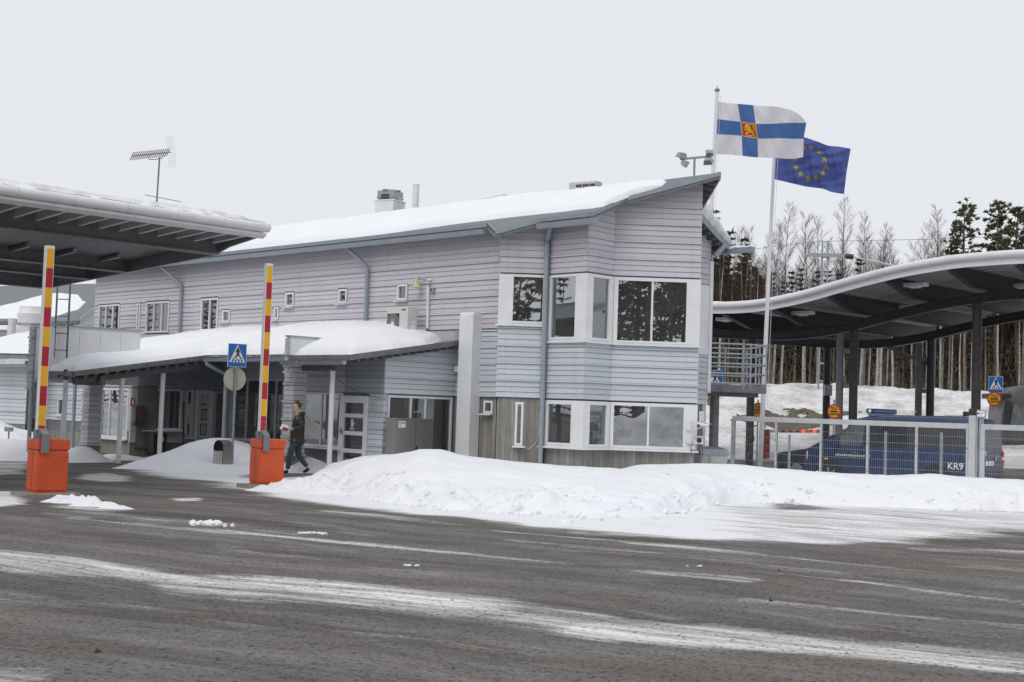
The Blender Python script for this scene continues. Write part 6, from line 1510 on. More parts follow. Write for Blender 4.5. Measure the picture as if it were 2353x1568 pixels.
m2 = MB(T); m2.add([(-.28, -.25, 0), (.28, -.25, 0), (.28, .25, 0), (-.28, .25, 0), (-.36, -.32, zz-.14), (.36, -.32, zz-.14), (.36, .32, zz-.14), (-.36, .32, zz-.14)], [(3, 2, 1, 0), (4, 5, 6, 7), (0, 1, 5, 4), (1, 2, 6, 5), (2, 3, 7, 6), (3, 0, 4, 7)]); m2.build('body', 'aircon', r)
m2 = MB(T); m2.prism([(-.38, -.35, zz-.14), (-.38, .35, zz-.14), (-.38, .35, zz+.06), (-.38, -.2, zz), (-.38, -.35, zz-.08)], (.76, 0, 0)); m2.build('lid', 'galv', r)
cpts = [at_y(u, v, y) for u, v, y in ((1722, 995, 32.9), (1718, 1003, 32.9), (1722, 990, 32.8), (1730, 991, 32.8), (1733, 1010, 32.8), (1722, 1040, 32.6), (1714, 1062, 31.8), (1690, 1070, 30.6), (1697, 1088, 29.4), (1690, 1094, 29.0), (1680, 1096, 28.8))]
m2 = MB(); m2.tube(cpts, .014, 6); tag(m2.build('hanging_cable', 'black'), 'black cable hanging on the gate and trailing over the snow bank', 'cable')

# ---- vehicles: lofted bodies
def loft_body(name, stations, mat, parent, T, ring):
    vs = []; n = 0
    for st in stations:
        half = ring(*st); full = half+[(-y, z) for y, z in half[::-1]]; n = len(full); vs += [T @ Vector((st[0], y, z)) for y, z in full]
    fs = [(i*n+j, i*n+(j+1) % n, (i+1)*n+(j+1) % n, (i+1)*n+j) for i in range(len(stations)-1) for j in range(n)]
    fs += [tuple(range(n)), tuple((len(stations)-1)*n+k for k in range(n-1, -1, -1))]
    o = mesh_obj(name, vs, fs, mat, parent, True)
    try: o.data.set_sharp_from_angle(angle=math.radians(38))
    except Exception: pass
    return o
def veh_ring(belt, tum):
    def ring(x, zb, zt, w, wt=None):
        bz = min(belt, zt-.06); wt = w-tum*(max(0, zt-belt)) if wt is None else wt
        return [(0, zb), (w*.88, zb), (w*.97, zb+.06), (w, zb+.20), (w*1.0, (zb+bz)/2+.08), (w*.985, bz), (w*.985+(wt-w*.985)*.5, bz+(zt-bz)*.52), (wt, zt-.11*min(1, (zt-bz))), (wt-.05, zt-.035), (wt-.14, zt), (wt*.5, zt+.018), (0, zt+.024)]
    return ring
def side_poly(parent, T, pts, yf, mat, name, sgn=1, off=.008):
    m2 = MB(T); n = len(pts); m2.add([(x, sgn*(yf(x, z)+off), z) for x, z in pts], [tuple(range(n)) if sgn > 0 else tuple(range(n-1, -1, -1))]); return m2.build(name, mat, parent)
def wheel(parent, T, x, y, r, w=.21, sgn=1):
    m2 = MB(T); m2.tube([(x, y-w/2, r), (x, y-w/2+.03, r), (x, y+w/2-.03, r), (x, y+w/2, r)], [r*.93, r, r, r*.93], 24); wh = m2.build('wheel', 'rubber', parent, True)
    m2 = MB(T); yy = y+sgn*w/2; m2.tube([(x, yy-.01*sgn, r), (x, yy+.006*sgn, r)], r*.62, 20); rm = m2.build('rim', 'galv', wh)
    for k in range(5):
        a = k*2*math.pi/5; m3 = MB(T); m3.bar((x, yy+.012*sgn, r), (x+math.cos(a)*r*.58, yy+.010*sgn, r+math.sin(a)*r*.58), .012, .05); m3.build('spoke', 'galv', wh)
    return wh
# blue patrol van
M('van_glass', (.030, .031, .034), .06, 0, .25, 2); M('cab_glass', (.10, .115, .115), .06, 0, .5, 2.5)
rearc = at_y(2240, 1040, 33.0); hd_ = math.radians(138); fwd = Vector((math.cos(hd_), math.sin(hd_), 0)); lft = Vector((-fwd.y, fwd.x, 0))
vc = Vector((rearc.x, rearc.y, 0))-lft*.95+fwd*2.445; van = empty('patrol_van', vc, 'dark blue border patrol van with roof light bar behind the gate', 'van', rz=hd_); T = TR(vc, hd_)
st = [(2.44, .34, .62, .70), (2.40, .28, .80, .82), (2.25, .24, .98, .90), (1.95, .22, 1.08, .94), (1.62, .22, 1.17, .95), (1.40, .22, 1.36, .95), (1.05, .22, 1.72, .95), (.86, .22, 1.86, .95), (.60, .22, 1.925, .95), (0, .22, 1.955, .95), (-1.2, .22, 1.965, .95), (-2.1, .23, 1.95, .945), (-2.30, .24, 1.91, .93), (-2.38, .28, 1.80, .92), (-2.43, .34, 1.05, .90), (-2.445, .40, .85, .88)]
ringv = veh_ring(1.10, .20); vb = loft_body('body', st, 'navy', van, T, ringv)
def yv(x, z):
    w = .95; zt = float(np.interp(x, [-2.45, -2.3, 0, .6, .86, 1.05, 1.4, 1.62, 2.44], [1.8, 1.91, 1.955, 1.925, 1.86, 1.72, 1.36, 1.17, .62])); bz = min(1.10, zt-.06); wt = w-.20*max(0, zt-1.10)
    if z <= bz: return w*.99
    f = (z-bz)/(zt-bz); m_ = w*.985+(wt-w*.985)*.5
    return (w*.985+(m_-w*.985)*f/.52) if f < .52 else m_+(wt-m_)*(f-.52)/.40
for sg in (1, -1):
    for pts in ([(1.50, 1.12), (.62, 1.12), (.62, 1.72), (.98, 1.66), (1.30, 1.36)], [(.55, 1.12), (-.62, 1.12), (-.62, 1.74), (.55, 1.74)], [(-.68, 1.12), (-2.12, 1.14), (-2.16, 1.22), (-2.10, 1.70), (-2.0, 1.74), (-.68, 1.74)]):
        side_poly(van, T, pts if sg > 0 else pts, yv, 'cab_glass' if pts[0][0] > 1 else 'van_glass', 'window', sg)
    for x in (.60, -.65, -2.05):
        m2 = MB(T); m2.bar((x, sg*.948, .38), (x, sg*.946, 1.10), .006, .012); m2.build('door_seam', 'black', van)
    wheel(van, T, 1.55, sg*.84, .33, sgn=sg); wheel(van, T, -1.45, sg*.84, .33, sgn=sg)
    for x in (1.55, -1.45):
        arc = [(x+.42*math.cos(a), .33+.42*math.sin(a)) for a in np.linspace(0, math.pi, 14)]; side_poly(van, T, arc, lambda x_, z_: .945, 'black', 'wheel_arch', sg, .008)
    m2 = MB(T); m2.box(.75, .88, sg*.95-.012, sg*.95+.012, .93, .96); m2.build('door_handle', 'stainless', van)
    m2 = MB(T); m2.box(1.60, 1.72, sg*.95-.004, sg*.95+.004, .72, .76); m2.build('indicator', 'yellow', van)
    m2 = MB(T); m2.box(2.12, 2.30, sg*.76-.12, sg*.76+.125, .66, .92, .03); m2.build('headlight', 'white', van)
    m2 = MB(T); m2.box(1.28, 1.40, sg*1.00-.08, sg*1.00+.08, 1.08, 1.32, .03); m2.build('mirror', 'navy', van)
    m2 = MB(T); m2.box(-2.455, -2.30, sg*.88-.06, sg*.88+.075, .72, 1.12, .02); tl_ = m2.build('tail_light', M('tail_red', (.5, .01, .012), .25), van); m3 = MB(T); m3.box(-2.462, -2.31, sg*.88-.062, sg*.88+.079, .90, .96); m3.build('reverse_lamp', 'white', tl_)
m2 = MB(T); m2.add([(1.40, -.80, 1.38), (1.40, .80, 1.38), (.90, .70, 1.845), (.90, -.70, 1.845)], [(0, 1, 2, 3)]); m2.build('windscreen', 'cab_glass', van)
m2 = MB(T); m2.add([(-2.438, .72, 1.22), (-2.438, -.72, 1.22), (-2.402, -.66, 1.77), (-2.402, .66, 1.77)], [(0, 1, 2, 3)]); m2.build('rear_window', 'van_glass', van)
m2 = MB(T); m2.box(-2.47, -2.42, -.85, .85, .34, .60, .02); m2.build('bumper', 'darkplastic', van)
m2 = MB(T); m2.box(-2.452, -2.44, -.26, .26, .76, .87); npl = m2.build('number_plate', 'paper', van)
TRr = T @ Matrix.Rotation(math.radians(-90), 4, 'Z')                                    # reader frame behind the van
lettering(npl, TRr @ Matrix.Translation((.02, -2.456, .815)), 'B     35', .10, 'black')
lettering(van, TRr @ Matrix.Translation((-.40, -2.452, 1.06)), 'KR9', .17, 'white', .004)
m2 = MB(TRr @ Matrix.Translation((.36, -2.452, .93))); m2.tube([(0, 0, 0), (0, -.01, 0)], .06, 16); m2.build('emblem', 'galv', van)
TS = T @ Matrix.Rotation(math.radians(180), 4, 'Z')                                     # reader frame on the left side
lettering(van, TS @ Matrix.Translation((1.95, -.957, .72)), 'KR9', .24, 'white', .004)

for k in range(14):
    m2 = MB(TS); x0 = -1.38+k*.062; m2.box(x0, x0+.04, -.958, -.955, .835, .885+.01*(k % 3 == 1)); m2.build('lettering', 'cream', van)
m2 = MB(TS); m2.prism([(-.46, -.958, .83), (-.39, -.958, .83), (-.37, -.958, .92), (-.425, -.958, .90), (-.48, -.958, .92)], (0, .003, 0)); m2.build('door_crest', 'cream', van)
m2 = MB(T); m2.box(.42, .66, -.68, .68, 2.00, 2.13, .03); lbr = m2.build('light_bar', M('bar_blue', (.012, .04, .22), .2), van); m2 = MB(T); m2.tube([(.54, .69, 2.065), (.54, .70, 2.065)], .045, 14); m2.build('lamp', 'white', lbr)
m2 = MB(T); m2.box(.46, .62, -.62, .62, 1.93, 2.01); m2.build('bar_foot', 'galv', lbr); lettering(lbr, TRr @ Matrix.Translation((-.10, -.415, 2.085)), 'GRÄNSBEVAKNINGS', .05, 'paper', 0, .8); lettering(lbr, TRr @ Matrix.Translation((-.10, -.415, 2.03)), 'VÄSENDET', .05, 'paper', 0, .8)
m2 = MB(T); m2.box(-1.75, -1.30, -.2, .2, 1.985, 2.04, .02); m2.build('roof_hatch', 'white', van); m2 = MB(T); m2.box(-2.02, -1.90, .30, .44, 1.99, 2.12, .02); m2.build('work_lamp', 'black', van)
# dark estate car behind the van
hc = math.radians(140); p = at_y(1842, 1045, 37.6); f2 = Vector((math.cos(hc), math.sin(hc), 0)); l2 = Vector((-f2.y, f2.x, 0)); cc_ = Vector((p.x, p.y, 0))-l2*.9-f2*1.2
car = empty('parked_car', cc_, 'dark grey car mostly hidden behind the blue van', 'car', rz=hc); T = TR(cc_, hc)
M('carpaint', (.035, .036, .038), .3, 0, .1, dirt=.15)
st = [(2.2, .30, .58, .66), (2.15, .24, .70, .76), (1.95, .2, .80, .86), (1.4, .19, .90, .89), (1.05, .19, .96, .89), (.55, .19, 1.30, .89), (.30, .19, 1.41, .89), (-.2, .19, 1.46, .89), (-.9, .19, 1.44, .89), (-1.6, .2, 1.28, .88), (-2.0, .22, 1.02, .86), (-2.15, .28, .85, .8), (-2.2, .34, .72, .74)]
loft_body('body', st, 'carpaint', car, T, veh_ring(.92, .42))
m2 = MB(T); m2.add([(1.05, -.74, .975), (1.05, .74, .975), (.42, .60, 1.37), (.42, -.60, 1.37)], [(0, 1, 2, 3)]); m2.build('windscreen', 'cab_glass', car)
for sg in (1, -1):
    zt_f = lambda x, z: .885-.40*max(0, z-.92)*1.05
    side_poly(car, T, [(.85, .96), (-.05, .96), (-.05, 1.36), (.35, 1.34)], zt_f, 'van_glass', 'window', sg, .015); side_poly(car, T, [(-.11, .96), (-1.2, .98), (-1.0, 1.32), (-.11, 1.36)], zt_f, 'van_glass', 'window', sg, .015)
    wheel(car, T, 1.35, sg*.79, .32, sgn=sg); wheel(car, T, -1.35, sg*.79, .32, sgn=sg)
    m2 = MB(T); m2.box(1.90, 2.12, sg*.66-.13, sg*.66+.13, .60, .72, .03); m2.build('headlight', 'white', car)
# truck at the right edge
hk = math.radians(175); p = at_y(2303, 1000, 60.0); f3 = Vector((math.cos(hk), math.sin(hk), 0)); l3 = Vector((-f3.y, f3.x, 0)); tc = Vector((p.x, p.y, 0))-f3*1.1-l3*1.2
trk = empty('truck', tc, 'dark grey truck cab cut off by the right edge of the picture', 'truck', rz=hk); T = TR(tc, hk); M('truckpaint', (.085, .08, .077), .35, 0, .1, dirt=.2)
zt = up_from(2340, 888, p); st = [(1.14, .55, 2.0, 1.10), (1.10, .45, 2.4, 1.2), (1.02, .42, 3.0, 1.22), (.86, .42, zt-.30, 1.22), (.62, .42, zt-.08, 1.22), (.3, .42, zt, 1.22), (-1.1, .42, zt+.05, 1.22)]
loft_body('cab', st, 'truckpaint', trk, T, veh_ring(1.6, .02))
yk = lambda x, z: 1.225
side_poly(trk, T, [(.80, 1.75), (-.25, 1.75), (-.25, 2.75), (.62, 2.75)], yk, 'cab_glass', 'side_window', 1, .02); m2 = MB(T); m2.add([(1.13, -1.0, 1.9), (1.13, 1.0, 1.9), (.93, 1.0, 3.0), (.93, -1.0, 3.0)], [(0, 1, 2, 3)]); m2.build('windscreen', 'van_glass', trk)
m2 = MB(T); m2.box(.70, 1.42, -1.2, 1.2, 3.02, 3.26, .05); m2.build('sun_visor', 'black', trk); side_poly(trk, T, [(1.12, 1.72), (.84, 1.72), (.66, 2.80), (.96, 3.02)], yk, 'black', 'pillar', 1, .018); m2 = MB(T); m2.box(.85, 1.10, 1.25, 1.45, 1.7, 2.6, .05); m2.build('mirror', 'black', trk)
for x in (.3, -3.4): wheel(trk, T, x, 1.05, .52, .3); wheel(trk, T, x, -1.05, .52, .3, -1)
m2 = MB(T); m2.box(-6, -1.1, -.5, .5, .55, .95); m2.build('chassis', 'black', trk); m2 = MB(T); m2.box(-1.0, 1.1, 1.0, 1.24, .42, 1.1, .03); m2.build('step_panel', 'darkplastic', trk)
m2 = MB(T); m2.box(-12.5, -1.9, -1.25, 1.25, 1.1, 3.7); m2.build('trailer_box', 'truckpaint', trk)

# ---- far boom barrier with lamps
p = at_y(1759, 1036, 56); r = empty('lane_barrier', (p.x, p.y, p.z), 'far lowered boom barrier with red cabinet and two red lamps', 'barrier'); zt = up_from(1759, 987, p)
m2 = MB(TR((p.x, p.y, 0), -.3)); m2.box(-.17, .17, -.2, .2, p.z-.3, zt, .02); m2.build('cabinet', M('brick_red', (.38, .05, .03), .5), r)
a, b = at_y(1768, 991, 55.8), at_y(1888, 991.5, 54.5); m2 = MB(); m2.bar(a, b, .05, .13); arm = m2.build('arm', 'white_metal', r)
for i in range(12):
    m2 = MB(); f0, f1 = .16+i*.07, .16+(i+1)*.07-.004; m2.bar(a.lerp(b, f0)-Vector((0, .03, 0)), a.lerp(b, f1)-Vector((0, .03, 0)), .02, .12); m2.build('stripe', ('yellow', 'red')[i % 2], arm)
for f in (.66, .86):
    q = a.lerp(b, f); m2 = MB(); m2.tube([q-Vector((0, .04, 0)), q-Vector((0, .08, 0))], .07, 12); m2.build('lamp', emit_mat('red_lamp', (1, .03, .02), 3.0) if 'red_lamp' not in MATS else 'red_lamp', arm)

# ---- customs signs and crossing signs
def customs_sign(c, R, rz, label, pole=None, parent=None):
    r = empty('customs_sign', Vector(c), label, 'road sign', 'round yellow customs signs', rz); T = TR(c, rz)
    m2 = MB(T); m2.tube([(0, 0, 0), (0, -.015, 0)], R, 32); pl_ = m2.build('plate', 'sign_red', r) if 'sign_red' in MATS else m2.build('plate', M('sign_red', (.55, .03, .02), .5), r)
    m2 = MB(T); m2.tube([(0, -.015, 0), (0, -.020, 0)], R*.80, 32); m2.build('yellow_disc', 'sign_yellow', r) if 'sign_yellow' in MATS else m2.build('yellow_disc', M('sign_yellow', (.80, .40, .02), .5), r)
    m2 = MB(T); m2.box(-R*.5, R*.5, -.026, -.02, -R*.08, R*.10, .01); m2.build('bar', 'black', r)
    lettering(r, T @ Matrix.Translation((0, -.024, R*.40)), 'TULLI', R*.50, 'black', .004, .72); lettering(r, T @ Matrix.Translation((0, -.024, -R*.38)), 'ТАМОЖНЯ', R*.42, 'black', .003, .62)
    if pole: m2 = MB(); m2.tube([(c[0], c[1]+.04, -.1), (c[0], c[1]+.04, pole)], .03, 8); m2.build('pole', 'galv', r)
for u, v, y, lb, po in ((1635, 917, 50, 'yellow customs sign beneath the balcony half hidden by its column', 3.6), (1742, 943, 50, 'yellow customs sign behind the white flagpole', 3.4), (1917, 946, 45.0, 'yellow customs sign before the canopy column left of the van light bar', 3.4), (2285, 917, 56, 'yellow customs sign under the crossing sign at right', None)):
    c = at_y(u, v, y); customs_sign(c, 17.0/3026*y*1.0, math.radians(-40), lb, (c.z+.4) if po else None)
p = at_y(2287, 985, 56.1); p.z = 0; o, T = crossing_sign(p, up_from(2282, 884, p), 'small blue crossing sign above a customs sign at the right', .58, math.radians(-30), .035)
p = at_y(1640, 985, 49.0); p.z = 0; crossing_sign(p, up_from(1646, 874, p), 'blue crossing sign seen through the balcony railing', .62, math.radians(-25), .04)
p = at_y(1758, 950, 52)
tb = at_y(1682, 942, 66); r = empty('utility_box', tb, 'small teal box on a post in the snow slope', 'box'); m2 = MB(); m2.box(tb.x-.22, tb.x+.22, tb.y-.12, tb.y+.1, tb.z-.12, tb.z+.16, .02); m2.build('housing', M('teal', (.10, .22, .22), .5), r); m2 = MB(); m2.tube([(tb.x+.1, tb.y+.02, tb.z-2), (tb.x+.1, tb.y+.02, tb.z)], .06, 8); m2.build('post', 'galv', r)

# ---- flagpoles and flags
def flagpole(pts, r0, r1, label):
    r = empty('flagpole', (pts[0].x, pts[0].y, 0), label, 'flagpole', 'white flagpoles beside the building'); m2 = MB(); m2.tube([pts[0].lerp(pts[1], k/8) for k in range(9)], r0, 14, True, r1); m2.build('shaft', 'white', r, True)
    t_ = pts[1]; m2 = MB(); m2.lathe([(.03, -.02), (.075, .03), (.08, .08), (.02, .12), (.015, .2)], t_, 12); m2.build('finial', 'stainless', r, True)
    m2 = MB(); a, b = pts[0].lerp(pts[1], .2), t_; m2.tube([a+Vector((.12, -.05, 0)), b+Vector((.09, -.05, -.1))], .006, 4); m2.build('halyard', 'paper', r)
YF1, YF2 = 37.4, 38.8
t1_ = at_y(1648, 212, YF1); k1 = at_y(1639, 390, YF1); b1_ = k1+(k1-t1_)*((0-k1.z)/(k1.z-t1_.z)*-1) if False else t1_+(k1-t1_)*(t1_.z/(t1_.z-k1.z)); flagpole([b1_, t1_], .085, .05, 'white flagpole carrying the blue cross flag')
t2_ = at_y(1781, 320, YF2); k2_ = at_y(1747, 1060, YF2); b2_ = t2_+(k2_-t2_)*(t2_.z/(t2_.z-k2_.z)); flagpole([b2_, t2_], .075, .045, 'white flagpole carrying the starred blue flag')
def zf_(x, y): return ((2600+x/2.614)*.58825, (300+y/2.614)*.58825)
def curve_eval(cv_, s):
    ss = [c[0] for c in cv_]; return float(np.interp(s, ss, [c[1] for c in cv_])), float(np.interp(s, ss, [c[2] for c in cv_]))
def smooth_curve(cv_):
    S = np.linspace(0, 1, 61); X = np.interp(S, [c[0] for c in cv_], [c[1] for c in cv_]); Y = np.interp(S, [c[0] for c in cv_], [c[2] for c in cv_])
    for _ in range(8): X[1:-1] = (X[:-2]+2*X[1:-1]+X[2:])/4; Y[1:-1] = (Y[:-2]+2*Y[1:-1]+Y[2:])/4
    return list(zip(S, X, Y))
FC = [(0., [(0, 527, 253), (.278, 735, 280), (.444, 890, 293), (.65, 1130, 303), (.82, 1290, 345), (.93, 1372, 392), (1, 1408, 432)]), (4/11, [(0, 520, 428), (.278, 765, 465), (.444, 920, 480), (.65, 1120, 480), (.85, 1310, 472), (1, 1438, 470)]),
      (7/11, [(0, 525, 585), (.278, 778, 607), (.444, 940, 630), (.65, 1120, 633), (.85, 1290, 633), (1, 1410, 632)]), (1., [(0, 520, 790), (.278, 785, 808), (.444, 945, 825), (.65, 1115, 833), (.88, 1310, 838), (1, 1405, 822)])]
FC = [(t, smooth_curve(c)) for t, c in FC]
def flag1(s, t, off=0):
    for (ta, ca), (tb_, cb) in zip(FC, FC[1:]):
        if t <= tb_+1e-9:
            f = (t-ta)/(tb_-ta); a, b = curve_eval(ca, s), curve_eval(cb, s); x, y = a[0]+(b[0]-a[0])*f, a[1]+(b[1]-a[1])*f; break
    u, v = zf_(x, y); dep = YF1-.05+.22*math.sin(s*7.5+t*1.2)*s**.6+.5*max(0, s-.6)*(1-t)+.07*math.sin(s*19+t*5)+.03*math.sin(s*37-t*11)
    return at_y(u, v+.6*math.sin(s*13+t*3), dep-off)
def cloth(name, col):
    mt, n, b, out = _nodes(name); b.inputs['Base Color'].default_value = (*col, 1); b.inputs['Roughness'].default_value = .8; b.inputs['Specular IOR Level'].default_value = .1
    tr_ = n.nodes.new('ShaderNodeBsdfTranslucent'); tr_.inputs[0].default_value = (*col, 1); mxs = n.nodes.new('ShaderNodeMixShader'); mxs.inputs[0].default_value = .42
    wv = _noise(n, _pos(n, (1, 1, 1)), 90, 2); c = _mixc(n, _ramp(n, wv, [(.35, .0), (.7, .25)]), (*col,), tuple(x*.8 for x in col)); n.links.new(c, b.inputs['Base Color'])
    n.links.new(b.outputs[0], mxs.inputs[1]); n.links.new(tr_.outputs[0], mxs.inputs[2]); n.links.new(mxs.outputs[0], out.inputs[0])
cloth('cloth_white', (.76, .75, .77)); cloth('cloth_blue', (.085, .18, .41)); cloth('cloth_navy', (.12, .155, .42)); cloth('cloth_red', (.50, .06, .04)); cloth('cloth_gold', (.88, .70, .03))
fl1 = empty('blue_cross_flag', flag1(0, 1), 'white flag with blue cross and red lion emblem flying in the wind', 'flag')
def grid_flag(fn, nx, ny, keep, name, mat, parent, off=0):
    ids = {}; vs = []; fs = []
    def vid(i, j):
        if (i, j) not in ids: ids[(i, j)] = len(vs); vs.append(fn(i/nx, j/ny, off))
        return ids[(i, j)]
    for i in range(nx):
        for j in range(ny):
            if keep(i, j): fs.append((vid(i, j), vid(i, j+1), vid(i+1, j+1), vid(i+1, j)))
    return mesh_obj(name, vs, fs, mat, parent, True)
FX, FY = 144, 88
cross = lambda i, j: 40 <= i < 64 or 32 <= j < 56
sq = lambda i, j: 40 <= i < 64 and 32 <= j < 56
inn = lambda i, j: 41 <= i < 63 and 33 <= j < 55
grid_flag(flag1, FX, FY, lambda i, j: not cross(i, j), 'white_field', 'cloth_white', fl1); grid_flag(flag1, FX, FY, lambda i, j: cross(i, j) and not sq(i, j), 'cross', 'cloth_blue', fl1)
grid_flag(flag1, FX, FY, lambda i, j: sq(i, j) and not inn(i, j), 'emblem_border', 'cloth_gold', fl1); em = grid_flag(flag1, FX, FY, inn, 'emblem', 'cloth_red', fl1)
def on_emblem(polys, mat, name, off):
    for poly in polys:
        vs = [flag1((20+12*x)/72, (16+12*(1-y))/44, off) for x, y in poly]; m2 = MB(); m2.add(vs, [tuple(range(len(vs)))]); m2.build(name, mat, em)
def stroke(pts, w):
    out = []; q = [Vector((x, y)) for x, y in pts]
    for a, b in zip(q, q[1:]): d = (b-a).normalized(); n_ = Vector((-d.y, d.x))*w; out.append([tuple(a+n_), tuple(b+n_), tuple(b-n_), tuple(a-n_)])
    return out
lion = [[(.40, .88), (.52, .90), (.60, .82), (.58, .70), (.66, .58), (.72, .44), (.66, .34), (.52, .36), (.44, .46), (.40, .58), (.38, .68), (.33, .74), (.34, .82)]]
lion += stroke([(.44, .58), (.30, .50), (.20, .48)], .035)+stroke([(.42, .66), (.28, .62), (.22, .66)], .03)+stroke([(.54, .40), (.40, .34), (.34, .22), (.24, .20)], .045)+stroke([(.66, .40), (.76, .30), (.74, .18), (.84, .14)], .05)
lion += stroke([(.70, .46), (.82, .50), (.86, .62), (.80, .72), (.86, .80), (.76, .82)], .025)
on_emblem(lion, 'cloth_gold', 'lion', .008); on_emblem(stroke([(.36, .70), (.30, .82), (.40, .86)], .035)+stroke([(.34, .86), (.55, .90), (.82, .88)], .014)+stroke([(.28, .14), (.45, .09), (.66, .14)], .02), 'cloth_white', 'sword', .010)
on_emblem([[(x+.022*math.cos(k*1.2566), y+.022*math.sin(k*1.2566)) for k in range(5)] for x, y in ((.16, .84), (.16, .34), (.52, .22), (.90, .42), (.62, .70), (.16, .60), (.50, .86), (.88, .90), (.34, .42))], 'cloth_white', 'rose', .010)
EC = [(0., [(0, 1130, 575), (.35, 1400, 612), (.6, 1560, 665), (.72, 1660, 708), (.85, 1760, 712), (1, 1890, 735)]), (.5, [(0, 1114, 810), (.3, 1330, 845), (.55, 1520, 880), (.8, 1700, 945), (1, 1850, 965)]), (1., [(0, 1098, 1045), (.28, 1290, 1090), (.5, 1440, 1125), (.74, 1620, 1145), (.82, 1680, 1178), (1, 1822, 1200)])]
EC = [(t, smooth_curve(c)) for t, c in EC]
def flag2(s, t, off=0):
    for (ta, ca), (tb_, cb) in zip(EC, EC[1:]):
        if t <= tb_+1e-9:
            f = (t-ta)/(tb_-ta); a, b = curve_eval(ca, s), curve_eval(cb, s); x, y = a[0]+(b[0]-a[0])*f, a[1]+(b[1]-a[1])*f; break
    u, v = zf_(x, y); w = .13*math.sin((s*1.2+t*.9)*9)+.10*math.sin((s*2-t)*8)+.07*math.sin((s+t*1.6)*17)+.03*math.sin((s*3.1-t*.6)*23)
    return at_y(u, v, YF2+2.9*0+.05+w*min(1, s*3)-off)
fl2 = empty('starred_flag', flag2(0, 1), 'blue flag with a circle of yellow stars flying below the white flag', 'flag'); grid_flag(flag2, 64, 44, lambda i, j: True, 'field', 'cloth_navy', fl2)
for k in range(12):
    a = k*math.pi/6; cx, cy = .5+math.sin(a)*.22, .5-math.cos(a)*.325; pts = []
    for j in range(10):
        rr = (.075 if j % 2 == 0 else .030); b = j*math.pi/5; pts.append(flag2(cx+math.sin(b)*rr*.66, cy-math.cos(b)*rr*1.0, .012))
    m2 = MB(); m2.add(pts, [tuple(range(10))]); m2.build('star', 'cloth_gold', fl2)
# ================================================================== snow hill, woodland, mast and wires
def hill(X, Y):
    e = np.interp(Y, [54, 57, 61, 66, 69.5, 72, 90, 140], [-.15, .15, 1.15, 2.55, 3.45, 3.55, 3.3, 3.6])
    k = sstep(5.5, 10, X)*sstep(-8, 0, 70-X*0)
    hol = np.exp(-(((X-13.6)/1.6)**2+((Y-63.5)/1.8)**2))
    return (e+.15)*k-.15+(lump(X, Y, .5, 4, .25)+lump(X, Y, .42, 5, 1.3))*k*sstep(56, 60, Y)-.55*hol*k
tag(height_patch('snow_hill', np.arange(4.5, 62, .28), np.concatenate([np.arange(54, 74, .22), np.arange(74, 140, 1.6)]), hill, 'snow_dirty', cut=-.1), kind='structure')
M('earth', (.12, .10, .072), .95, 0, .45, 4, bump=.9, bscale=10)
ex, ey = at_y(1835, 950, 63.5).x, 63.6
def earth_z(X, Y):
    k = np.exp(-(((X-ex)/2.6)**2+((Y-ey-.15*(X-ex))/1.5)**2))+(fbm(X*1.6, Y*2.0, 6, .65)-.5)*1.8
    return hill(X, Y)+np.where(k > .50, .07, -.4)
tag(height_patch('earth_patch', np.arange(ex-5, ex+5, .12), np.arange(ey-3, ey+3, .12), lambda X, Y: np.where(np.abs(X-ex) < 4.6, earth_z(X, Y), -1.), 'earth', cut=.0), 'bare brown earth showing through the dirty snow slope', kind='structure')
def bark_mat():
    mt, n, b, out = _nodes('birch_bark'); v = _noise(n, _pos(n, (6, 6, 1.6)), 3, 4, .7)
    c = _ramp(n, v, [(.34, (.05, .045, .04)), (.44, (.36, .34, .32)), (.7, (.55, .53, .50))]); n.links.new(c, b.inputs['Base Color']); b.inputs['Roughness'].default_value = .85
bark_mat(); M('twig', (.045, .028, .020), .9, var=.25); M('spruce', (.072, .074, .036), .9, var=.35, scale=1.5, rnd=.4); M('pine_bark', (.105, .072, .052), .9, var=.3); M('spruce_bark', (.075, .06, .05), .9, var=.3); M('pine_needle', (.095, .112, .055), .9, var=.35, scale=1.2, rnd=.35); M('grey_bark', (.15, .125, .105), .9, var=.35, scale=3); M('brush', (.145, .115, .078), .95, var=.4, scale=.8)
def tri_twig(vs, fs, a, b, w, rn):
    d = (b-a); s = d.cross(Vector((rn.uniform(-1, 1), rn.uniform(-1, 1), rn.uniform(-.3, .3)))); s = s.normalized()*w if s.length > 1e-6 else Vector((w, 0, 0))
    k = len(vs); vs += [a-s, a+s, b+s*.25, b-s*.25]; fs.append((k, k+1, k+2, k+3))
